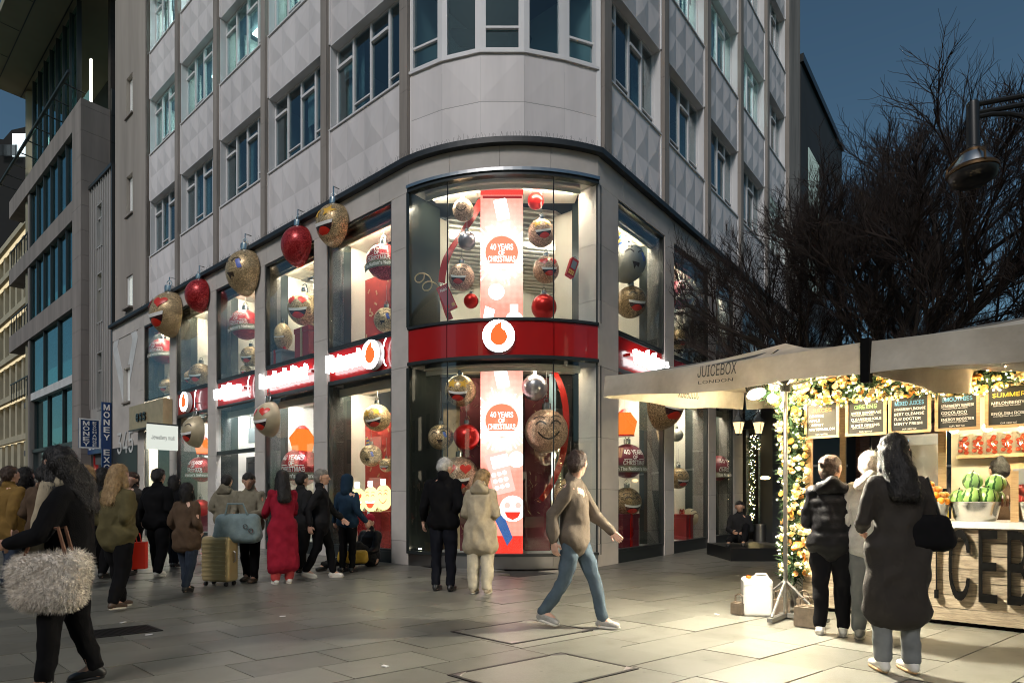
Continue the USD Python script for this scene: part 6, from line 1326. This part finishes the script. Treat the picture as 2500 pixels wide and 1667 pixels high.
def person(base, yaw, H, label, top='cloth_black', legs='cloth_navy', hair='hair_dark', shoe='shoe_black', sole='shoe_black', skin='fair', coat=.0, coat_m=None, stride=.0, lean=.0, head=(0, 0), arms=((-.06, .25, -.08), (-.06, .25, -.08)), hairstyle='short', hood=None, bulk=1.0, puffer=False, hat=None, wide=1.0, seat=False, scarf=None, flare=1.0, fem=False):
    """yaw: degrees, 0 looks away from the camera, 90 to the right. arms: per side (elbow forward, wrist forward, wrist outward)"""
    k = H / 1.75; a = math.radians(yaw); base = np.asarray(base, float)
    fr = FR(base, V(math.cos(a), -math.sin(a), 0), V(math.sin(a), math.cos(a), 0)); t = thing('person', label, 'person', base)
    P = {}; lz = 0.0
    pel = V(0, 0, .96); 
    if seat: pel = V(0, 0, .16)
    ln = lambda p: V(p[0], p[1]*math.cos(lean) + (p[2] - pel[2])*math.sin(lean), pel[2] + (p[2] - pel[2])*math.cos(lean) - p[1]*math.sin(lean)) if True else p
    up_ = lambda x, y, z: ln(V(x, y, z + (pel[2] - .96)))
    chest, neck = up_(0, .0, 1.30), up_(0, .01, 1.49)
    sw = .15 if fem else .172
    hy, hp = math.radians(head[0]), math.radians(head[1]); hc = up_(0, .03, 1.63) + V(.0, -.0, 0); hf = V(math.sin(hy)*math.cos(hp), math.cos(hy)*math.cos(hp), -math.sin(hp)); hc = hc + V(0, .10*math.sin(max(hp, 0)), -.05*math.sin(max(hp, 0)))
    hr = unit(np.cross(hf, V(0, 0, 1))); hu = np.cross(hr, hf); HP = lambda x, y, z: hc + hr*x + hf*y + hu*z
    S = [up_(-sw, 0, 1.395), up_(sw, 0, 1.395)]; hipz = pel[2] - .04; Hp = [V(-.09, 0, hipz), V(.09, 0, hipz)]
    if seat: Kn = [V(-.16, .42, .42), V(.14, .5, .16)]; An = [V(-.12, .70, .09), V(.16, .95, .09)]
    else:
        Kn = [V(-.10, stride*.55 + .02, .51), V(.10, -stride*.30 + .02, .50)]; An = [V(-.10, stride*.95, .09), V(.10, -stride*1.05, .09 + abs(stride)*.22)]
    El, Wr = [], []
    for i, sx in ((0, -1), (1, 1)):
        ef, wf, wo = arms[i]; El.append(S[i] + V(sx*.07, ef, -.27)); Wr.append(El[-1] + unit(V(sx*wo, wf, -.20))*.25)
    sc = lambda L: L
    # body: one continuous surface
    B_ = [hull((V(0, 0, pel[2]), .12), (up_(0, 0, 1.12), .11)), hull((up_(0, 0, 1.12), .11), (up_(-.06, 0, 1.33), .11), (up_(.06, 0, 1.33), .11)), hull((up_(-.08, 0, 1.38), .08), (up_(.08, 0, 1.38), .08), (neck, .055)), hull((neck, .055), (HP(0, -.02, -.06), .055))]
    B_ += [hull((HP(0, -.015, .035), .093), (HP(0, .03, .02), .078), (HP(0, -.02, .0), .08)), hull((HP(0, .03, .0), .07), (HP(0, .062, -.075), .032), (HP(0, .03, -.07), .045)), hull((HP(0, .1, .02), .009), (HP(0, .118, -.018), .013), (HP(0, .09, -.02), .018)), hull((HP(0, .082, -.052), .018), (HP(0, .085, -.06), .016))]
    for sx in (-1, 1): B_.append(hull((HP(sx*.088, -.015, .02), .016), (HP(sx*.09, -.02, -.015), .012)))
    for i in (0, 1):
        B_ += chain([(Hp[i], .095), (Kn[i], .058), (An[i], .042)]) + [hull((An[i], .042), (An[i] + V(0, .10, -.05), .03), (An[i] + V(0, -.03, -.05), .035))]
        B_ += chain([(S[i], .055), (El[i], .042), (Wr[i], .028)]) + hand(Wr[i], El[i], V(-1 if i else 1, .3, 0), 1.0, .55)
    w = fr; M_ = lambda tm: trimesh.Trimesh(w(np.asarray(tm.vertices) * k), tm.faces[:, ::-1] if w.flip else tm.faces, process=False)
    part(t, 'body', M_(fuse(B_, .022, 3)), 'skin_' + skin, smooth=True)
    for sx in (-1, 1):
        part(t, 'eye', M_(MB().sphere(HP(sx*.034, .086, .022), .0125, 1).tm()), 'eye_white', smooth=True); part(t, 'iris', M_(MB().sphere(HP(sx*.034, .094, .022), .0065, 1).tm()), 'iris', smooth=True)
    part(t, 'mouth', M_(MB().sphere(HP(0, .094, -.052), .02, 1, (1, .4, .3)).tm()), 'lip', smooth=True)
    def cloth(name, L, m, edge=.034, it=6, amp=.010, quilt=False, fs=9.0, label=None):
        tm = fuse(L, edge, it); v = np.array(tm.vertices); n = tm.vertex_normals
        q_ = v*V(fs, fs, fs*.7) + hash_(label_seed); d = (meshkit.fbm(q_, 3) - .5) * 2.2 * amp + (.5 - np.abs(meshkit.noise(q_*.8 + v[:, [2, 0, 1]]*2.0, 5) - .5)*4) * amp * .8
        if quilt: d += .008*np.abs(np.sin(v[:, 2]*PI/.085)) - .004
        tm.vertices = v + n*d[:, None]; part(t, name, M_(tm), m, smooth=True)
    label_seed = label; hash_ = lambda s: (sum(map(ord, s)) % 97) * 1.37
    # trousers
    T_ = [hull((V(0, 0, pel[2] + .03), .12), (Hp[0], .098), (Hp[1], .098))]
    for i in (0, 1):
        T_ += chain([(Hp[i], .10), (Kn[i]*.5 + Hp[i]*.5, .092*bulk), (Kn[i], .074*bulk*flare**.5), (Kn[i]*.4 + An[i]*.6, .064*bulk*flare), (An[i] + V(0, 0, .02), .056*bulk*flare)])
    cloth('trousers', T_, legs, .030, 4, .012, fs=11.0)
    # shoes
    for i in (0, 1):
        A = An[i]; tilt_ = .0 if (i == 0 or not stride) else -abs(stride)*.12
        up = fuse([hull((A + V(0, -.005, -.01), .046), (A + V(0, -.045, -.045), .034), (A + V(0, .03, -.035), .042)), hull((A + V(0, .03, -.035), .042), (A + V(-.012, .14, -.055 + tilt_), .03), (A + V(.014, .14, -.055 + tilt_), .03), (A + V(0, -.045, -.045), .034))], .025, 3); part(t, 'shoe', M_(up), shoe, smooth=True)
        so_ = fuse([hull((A + V(0, -.05, -.075), .016), (A + V(-.03, .13, -.077 + tilt_), .015), (A + V(.03, .13, -.077 + tilt_), .015), (A + V(0, .165, -.072 + tilt_), .014), (A + V(-.028, 0, -.077), .014), (A + V(.028, 0, -.077), .014))], .03, 1); part(t, 'sole', M_(so_), sole, smooth=40)
    # jacket: torso, sleeves, collar; coat skirt
    b = bulk; hem = coat if coat else .06; hz = max(pel[2] - hem, .10)
    J = [hull((up_(0, 0, 1.02), .15*b), (up_(-.07*wide, 0, 1.30), .125*b), (up_(.07*wide, 0, 1.30), .125*b)), hull((up_(-.07*wide, 0, 1.30), .125*b), (up_(.07*wide, 0, 1.30), .125*b), (up_(-sw + .03, 0, 1.375), .07*b), (up_(sw - .03, 0, 1.375), .07*b), (neck - V(0, 0, .015), .06))]
    ww = .04 + .10*(coat > .25)*flare*.6
    if seat: J.append(hull((up_(0, 0, 1.02), .15*b), (V(0, 0, pel[2]), .16*b)))
    else: J.append(hull((up_(0, 0, 1.02), .15*b), (Hp[0], .132*b), (Hp[1], .132*b), (V(-ww*.7, .02*stride, hz + .12), .14*b), (V(ww*.7, -.02*stride, hz + .12), .14*b), (V(-ww, 0, hz + .10), .13*b), (V(ww, .0, hz + .10), .13*b)))
    for i in (0, 1): J += chain([(S[i], .074*b), (El[i], .062*b), (Wr[i]*.92 + El[i]*.08, .050*b)])
    J.append(hull((neck + V(0, -.02, .0), .078), (neck + V(0, -.01, .035), .072)))
    cloth('coat' if coat > .25 else 'jacket', J, coat_m or top, .030, 5, .017, puffer)
    if hood: cloth('hood', [hull((up_(-.09, -.10, 1.44), .05), (up_(.09, -.10, 1.44), .05), (up_(0, -.13, 1.53), .055)), hull((up_(-.09, -.08, 1.47), .045), (up_(-.06, .06, 1.47), .035)), hull((up_(.09, -.08, 1.47), .045), (up_(.06, .06, 1.47), .035))] if hood != 'up' else [hull((HP(0, -.04, .06), .115), (HP(0, -.05, -.06), .11), (neck + V(0, -.04, .0), .11))], hair if hood == 'fur' else (coat_m or top), .03, 4, .012)
    # hair
    if hat: 
        part(t, 'cap', M_(fuse([hull((HP(0, -.01, .075), .098), (HP(0, -.02, .05), .1))], .03, 1)), hat, smooth=True); part(t, 'cap_peak', M_(fuse([hull((HP(-.06, .08, .06), .012), (HP(.06, .08, .06), .012), (HP(-.04, .17, .045), .01), (HP(.04, .17, .045), .01))], .03, 0)), hat, smooth=True)
    elif hood != 'up':
        Hh = [hull((HP(0, -.03, .055), .098), (HP(0, -.055, .0), .085), (HP(0, .02, .075), .075))]
        if hairstyle == 'bun': Hh += [hull((HP(0, -.04, .02), .09), (HP(0, -.07, -.03), .06)), hull((HP(0, -.10, .085), .05), (HP(.0, -.12, .07), .045))]
        if hairstyle == 'topbun': Hh += [hull((HP(0, -.05, .13), .05), (HP(0, -.05, .15), .045))]
        if hairstyle == 'long': Hh += [hull((HP(0, -.06, .0), .092), (neck + V(0, -.085, .0), .085), (up_(-.05, -.12, 1.32), .055), (up_(.05, -.12, 1.32), .055))] + [hull((HP(sx*.07, -.01, .02), .035), (HP(sx*.085, .01, -.11), .03), (up_(sx*.09, .0, 1.38), .03)) for sx in (-1, 1)]
        if hairstyle == 'bob': Hh += [hull((HP(0, -.05, .0), .098), (HP(0, -.05, -.1), .085))] + [hull((HP(sx*.075, -.01, .02), .035), (HP(sx*.08, .02, -.10), .03)) for sx in (-1, 1)]
        cloth('hair', Hh, hair, .022, 3, .010, fs=28.0)
        hm = fuse(Hh, .03, 2); ns = 1500 if hairstyle in ('long', 'bob') else 700; rs = np.random.default_rng(len(label)); q, fi_ = trimesh.sample.sample_surface(hm, ns, seed=3); q = np.asarray(q); nn = hm.face_normals[fi_]
        dd = np.array([0, -.25, -1.0]) + rs.normal(size=q.shape)*.22; dd = dd - nn*(dd*nn).sum(1, keepdims=True) + nn*rs.uniform(.05, .32, (ns, 1)); dd /= np.linalg.norm(dd, axis=1, keepdims=True); sd = np.cross(dd, nn); ll = rs.uniform(.03, .09 if hairstyle in ('long', 'bob') else .05, (ns, 1))
        tri = np.stack([q - sd*.0022, q + sd*.0022, q + dd*ll], 1).reshape(-1, 3); part(t, 'hair_strands', M_(trimesh.Trimesh(tri, np.arange(3*ns).reshape(-1, 3), process=False)), hair, kind='stuff')
    if scarf: cloth('scarf', [hull((neck + V(-.05, .02, 0), .06), (neck + V(.05, .02, 0), .06), (neck + V(0, -.04, .0), .07))] + chain([(neck + V(-.07, .09, -.02), .05), (up_(-.09, .15, 1.25), .05), (up_(-.07, .17, 1.0), .045)]), scarf, .03, 4, .012)
    return t, fr, k
rel = lambda x, o=0: (x, o)
DN = ((-.04, .12, .10), (-.04, .12, .10)); POCK = ((-.10, .22, -.25), (-.10, .22, -.25)); SWING = ((.14, .22, .0), (-.16, .02, .0)); HOLD = ((.06, .9, -.5), (.06, .9, -.5)); REACH = ((.12, .7, -.1), (.16, .9, .1))
person(ground(1082, 1442), 12, 1.80, 'white haired person in black jacket and trousers looking in at the curved window', top='cloth_black', legs='cloth_navy', hair='hair_white', head=(20, 24), arms=((-.05, .1, .05), (-.09, .24, -.2)), wide=1.15, bulk=1.05)
person(ground(1172, 1449), 14, 1.64, 'person in beige hooded coat and cream trousers beside the man in black', coat=.38, coat_m='cloth_beige', legs='cloth_cream', hair='hair_blond', shoe='cloth_beige', sole='sole_white', hairstyle='bob', head=(30, 22), hood='down', lean=.10, arms=((-.02, .45, -.35), (-.02, .45, -.35)), bulk=1.1, flare=1.25, fem=True)
person(ground(1402, 1532), 112, 1.70, 'person in brown coat and jeans striding right across the front of the curved window', coat=.22, coat_m='cloth_taupe', legs='denim', hair='hair_brown', shoe='shoe_grey', sole='sole_white', stride=.28, arms=SWING, head=(-75, 5), bulk=1.0)
person(ground(170, 1680), 250, 1.60, 'person in dark clothes with long pale scarf walking closest to the camera at lower left', coat=.20, coat_m='cloth_black', legs='cloth_black', hair='hair_dark', hairstyle='long', scarf='cloth_beige', stride=.12, arms=((.10, .8, -.4), (.02, .1, .15)), head=(50, 20), skin='tan', fem=True)
person(ground(287, 1487), 12, 1.62, 'blond person in olive parka walking away at left', coat=.22, coat_m='cloth_olive', legs='cloth_black', hair='hair_blond', hairstyle='long', shoe='boot_brown', sole='sole_white', stride=.14, arms=POCK, bulk=1.2, wide=1.1, fem=True)
person(ground(385, 1408), 8, 1.70, 'person in wide black jacket and white trainers walking towards the gold fascia', top='cloth_black', legs='cloth_black', shoe='shoe_white', sole='sole_white', stride=.12, arms=DN, bulk=1.2, wide=1.25)
person(ground(22, 1434), 10, 1.68, 'person in mustard brown coat at the left edge', coat=.3, coat_m='cloth_mustard', legs='denim_dark', hair='hair_brown', stride=.12, arms=SWING, bulk=1.15)
person(ground(108, 1448), 4, 1.66, 'person in dark brown coat behind the one with the pale scarf', coat=.3, coat_m='cloth_brown', legs='cloth_black', hair='hair_dark', stride=.1, bulk=1.15)
person(ground(212, 1428), 185, 1.70, 'fair haired person facing the camera in a black coat, between brown coat and olive parka', coat=.25, coat_m='cloth_charcoal', legs='cloth_navy', hair='hair_blond', hairstyle='bob', scarf='cloth_khaki', stride=.1, bulk=1.1)
person(ground(455, 1446), 5, 1.44, 'small person in short brown coat walking past the far shop windows', coat=.28, coat_m='cloth_brown', legs='denim_dark', hair='hair_dark', hairstyle='bob', stride=.16, bulk=1.05, fem=True)
person(ground(553, 1382), 5, 1.66, 'person in beige hooded top standing at the shop doorway', top='cloth_khaki', legs='cloth_charcoal', hair='hair_dark', hood='down', bulk=1.2, arms=POCK)
pi, fi, ki = person(ground(612, 1420), 186, 1.62, 'person in khaki jacket facing the camera and holding a grey holdall', top='cloth_khaki', legs='cloth_black', hair='hair_dark', skin='tan', arms=HOLD, head=(-20, 18), shoe='boot_brown', stride=.06, bulk=1.05)
person(ground(690, 1425), -35, 1.64, 'dark haired person in a long red coat', coat=.78, coat_m='cloth_red', legs='cloth_pink_red', hair='hair_dark', hairstyle='long', skin='tan', shoe='shoe_white', sole='sole_white', arms=REACH, fem=True, flare=1.3)
person(ground(782, 1412), 78, 1.68, 'person in dark coat and white trainers walking right past the lettered window', coat=.25, coat_m='cloth_charcoal', legs='cloth_black', hair='hair_grey', shoe='shoe_white', sole='sole_white', stride=.2, arms=SWING)
person(ground(848, 1396), 20, 1.62, 'person in dark blue jacket by the neon faces window', top='cloth_blue', legs='cloth_black', hair='hair_dark', arms=DN, hood='up')
person(ground(905, 1381) + V(0, 0, 0), 214, 1.70, 'person in black cap and puffer jacket sitting on the ground against the window', top='puffer_black', legs='cloth_charcoal', hat='cloth_red', seat=True, puffer=True, arms=((.1, .7, -.3), (.1, .7, -.3)), bulk=1.15, hair='hair_dark')
for i, (x, Y, yaw, H, tp, lg, hr_, lab) in enumerate(((12, 13.5, 0, 1.66, 'cloth_brown', 'cloth_black', 'hair_brown', 'brown jacket'), (52, 15, 180, 1.7, 'cloth_charcoal', 'denim_dark', 'hair_dark', 'charcoal jacket and jeans'), (78, 12.5, 10, 1.64, 'cloth_black', 'cloth_black', 'hair_grey', 'black jacket and grey hair'), (128, 16, 180, 1.72, 'cloth_olive', 'cloth_navy', 'hair_brown', 'olive jacket'), (150, 13, 5, 1.68, 'cloth_navy', 'cloth_black', 'hair_dark', 'navy jacket'), (182, 15, 175, 1.7, 'cloth_taupe', 'denim', 'hair_blond', 'taupe jacket and blond hair'), (238, 17, 0, 1.7, 'cloth_white', 'cloth_black', 'hair_white', 'pale jacket and white hair'), (330, 15.5, 185, 1.68, 'cloth_charcoal', 'cloth_navy', 'hair_brown', 'charcoal jacket by the black doorway'))):
    person(V((x - CX)/FPX*Y, Y, 0), yaw, H, 'person in ' + lab + ' in the distant crowd at left', top=tp, legs=lg, hair=hr_, stride=.12, arms=SWING, bulk=1.1)
for i, (x, y, yaw, H, tp, lg, hr_, cl, lab) in enumerate(((60, 1425, 5, 1.68, 'cloth_black', 'cloth_black', 'hair_dark', 'cloth_black', 'black coat right behind the mustard coat'), (150, 1415, 190, 1.66, 'cloth_brown', 'cloth_navy', 'hair_brown', 'cloth_brown_black', 'brown black coat facing the camera beside the pale scarf'), (250, 1412, 4, 1.7, 'cloth_charcoal', 'cloth_black', 'hair_dark', 'cloth_charcoal', 'charcoal coat left of the olive parka'), (325, 1400, 186, 1.66, 'cloth_olive', 'cloth_black', 'hair_brown', 'cloth_brown_black', 'dark coat between the olive parka and the wide black jacket'), (425, 1385, 2, 1.64, 'cloth_black', 'cloth_navy', 'hair_dark', 'cloth_black', 'black coat just right of the wide black jacket'), (735, 1398, 30, 1.66, 'cloth_charcoal', 'cloth_black', 'hair_dark', 'cloth_charcoal', 'charcoal coat right of the long red coat'))):
    person(ground(x, y), yaw, H, 'person in ' + lab, coat=.24, coat_m=cl, legs=lg, hair=hr_, stride=.12, arms=POCK, bulk=1.12, hairstyle='short' if i % 2 else 'bob')
# customers at the stall
person(ground(2030, 1550), 28, 1.63, 'person with brown bun in black puffer and leggings waiting at the juice stall', coat=.20, coat_m='puffer_black', legs='cloth_black', hair='hair_brown', hairstyle='bun', shoe='shoe_white', sole='sole_white', puffer=True, hood='down', head=(35, 0), bulk=1.08, arms=((.02, .75, -.5), (.02, .75, -.5)), fem=True, wide=1.1)
person(ground(2190, 1640), 8, 1.71, 'tall person with long dark hair in a long brown black coat nearest the stall corner', coat=.62, coat_m='cloth_brown_black', legs='denim_grey', hair='hair_dark', hairstyle='long', shoe='shoe_white', sole='sole_tan', head=(35, 4), bulk=.95, arms=((.02, .6, -.2), (.02, .3, .0)), fem=True, flare=1.1)
person(ground(2128, 1562), 34, 1.66, 'person in pale jacket with white fur hood at the stall counter', coat=.2, coat_m='cloth_white', legs='denim_grey', hair='fur_white', hood='fur', hairstyle='short', shoe='shoe_grey', sole='sole_white', puffer=True, head=(25, 5), arms=DN, bulk=1.1, fem=True)
person(SF([1.72, -1.15, .04]), 10, 1.62, 'stall keeper with dark top bun in a brown top behind the watermelons', top='cloth_brown', legs='cloth_black', hair='hair_dark', hairstyle='topbun', arms=HOLD, fem=True)
pg = px(1806, 1330, 12.7); solo('step', MB().box(pg[0]-.6, pg[0]+.5, pg[1]-1.1, pg[1]+.35, .0, .26), 'pub_wood', 'dark timber step the seated person rests on by the pub', 'step'); person(V(pg[0], pg[1], .262), 205, 1.66, 'dark haired person sitting at the pub doorway beyond the last shop window', top='cloth_charcoal', legs='cloth_black', hair='hair_dark', skin='tan', seat=True, arms=HOLD)
# things people carry
def lump(L, edge, it, amp, fs):
    tm = fuse(L, edge, it); v = np.array(tm.vertices); tm.vertices = v + tm.vertex_normals*((meshkit.fbm(v*fs + 3.3, 3) - .5)*2*amp)[:, None]; return tm
c = px(120, 1410, 3.72); t = thing('fluffy_bag', 'large fluffy cream bag carried at lower left', 'bag', c)
part(t, 'bag', lump([hull((c + V(-.15, 0, .06), .09), (c + V(.15, .02, .08), .09), (c + V(-.12, 0, -.10), .10), (c + V(.12, 0, -.10), .10))], .02, 3, .015, 12), 'fur_white', smooth=True)
furm = lump([hull((c + V(-.15, 0, .06), .09), (c + V(.15, .02, .08), .09), (c + V(-.12, 0, -.10), .10), (c + V(.12, 0, -.10), .10))], .02, 3, .015, 12); rf = np.random.default_rng(6); pts_, fi_ = trimesh.sample.sample_surface(furm, 9000, seed=4); nn_ = furm.face_normals[fi_]; ee_ = nn_ + rf.normal(size=nn_.shape)*.55 + [0, 0, -.6]; ee_ /= np.linalg.norm(ee_, axis=1, keepdims=True); ww_ = np.cross(ee_, rf.normal(size=nn_.shape)); ww_ /= np.linalg.norm(ww_, axis=1, keepdims=True); ll_ = rf.uniform(.02, .045, (len(pts_), 1)); pts_ = np.asarray(pts_)
part(t, 'fur', MB().add(np.stack([pts_ - ww_*.0022, pts_ + ww_*.0022, pts_ + ee_*ll_], 1).reshape(-1, 3), np.arange(3*len(pts_)).reshape(-1, 3)), 'fur_white', kind='stuff')
for sx in (-.1, .1): part(t, 'handle', MB().tube([c + V(-.13, sx*.3, .13), c + V(-.08, sx*.3, .30), c + V(.08, sx*.3, .32), c + V(.13, sx*.3, .14)], .011, 6), 'leather_brown')
c = px(327, 1352, 6.8); t = thing('carrier_bag', 'red paper carrier bag held beside the olive parka', 'bag', c); part(t, 'bag', MB().box(-.13, .13, -.05, .05, -.17, .14, FR(c, V(.95, .3, 0), V(-.3, .95, 0))), 'face_red')
for y in (-.04, .04): part(t, 'handle', MB().tube([c + V(-.06, y, .14), c + V(-.04, y, .24), c + V(.04, y, .24), c + V(.06, y, .14)], .006, 5), 'face_red')
c = fi(V(0, .36, .90)*ki); t = thing('holdall', 'grey blue holdall with steel rings carried in front of the khaki jacket', 'bag', c)
part(t, 'bag', lump([hull((c + V(-.22, 0, .1), .10), (c + V(.22, 0, .1), .10), (c + V(-.24, 0, -.12), .11), (c + V(.24, 0, -.12), .11))], .035, 4, .015, 8), 'teal_grey', smooth=True)
part(t, 'strap', MB().tube([c + V(-.16, -.05, .18), c + V(-.12, -.06, .34), c + V(.1, -.06, .34), c + V(.16, -.05, .18)], .014, 6), 'teal_grey')
for x, z in ((.16, .02), (.24, -.04)): part(t, 'ring', MB().tube([c + V(x + .03*math.cos(q), -.125, z + .03*math.sin(q)) for q in np.linspace(0, 2*PI, 11)], .006, 5, False), 'chrome')
c = ground(537, 1428); t = thing('suitcase', 'ribbed gold hard shell suitcase standing upright among the walkers', 'suitcase', c); fr = FR(c, V(.97, -.24, 0), V(.24, .97, 0))
mat('gold_shell', (.42, .33, .17), .35, metal=.35); S = [m3.Manifold.sphere(.05, 16).translate([sx*.18, sy*.07, z]) for sx in (-1, 1) for sy in (-1, 1) for z in (.11, .66)]
mm_ = m3.Manifold.batch_hull(S).to_mesh(); part(t, 'shell', trimesh.Trimesh(fr(np.array(mm_.vert_properties)[:, :3]), np.array(mm_.tri_verts)[:, ::-1] if fr.flip else mm_.tri_verts, process=False), 'gold_shell', smooth=40)
for z in np.linspace(.16, .62, 8): part(t, 'rib', MB().box(-.20, .20, -.132, -.118, z-.012, z+.012, fr), 'gold_shell')
for sx in (-.17, .17):
    for sy in (-.08, .08): part(t, 'wheel', MB().tube([fr([sx-.015, sy, .03]), fr([sx+.015, sy, .03])], .03, 12), 'shoe_black')
part(t, 'side_handle', MB().tube([fr([.23, 0, .5]), fr([.26, 0, .48]), fr([.26, 0, .36]), fr([.23, 0, .34])], .01, 6), 'pole_metal'); part(t, 'pull_handle', MB().tube([fr([-.07, .1, .68]), fr([-.07, .1, 1.0]), fr([.07, .1, 1.0]), fr([.07, .1, .68])], .011, 6), 'pole_metal')
c = px(2262, 1300, 4.2); t = thing('handbag', 'soft black handbag hanging from the arm of the tall long haired person', 'bag', c); part(t, 'bag', lump([hull((c + V(-.1, 0, .06), .07), (c + V(.1, 0, .06), .07), (c + V(-.12, 0, -.06), .08), (c + V(.12, 0, -.06), .08))], .03, 3, .012, 10), 'cloth_black', smooth=True)
part(t, 'strap', MB().tube([c + V(-.1, .0, .1), c + V(-.08, 0, .34), c + V(.0, .0, .40), c + V(.1, 0, .1)], .012, 6), 'shoe_black')
c = fr_seat = ground(898, 1384) + V(-.15, -.45, .17); t = thing('yellow_bag', 'dull yellow bag on the lap of the seated person', 'bag', c); part(t, 'bag', lump([hull((c + V(-.2, 0, .12), .06), (c + V(.2, 0, .12), .06), (c + V(-.2, 0, .02), .07), (c + V(.2, 0, .02), .07))], .04, 3, .015, 8), 'yellow_cloth', smooth=True)
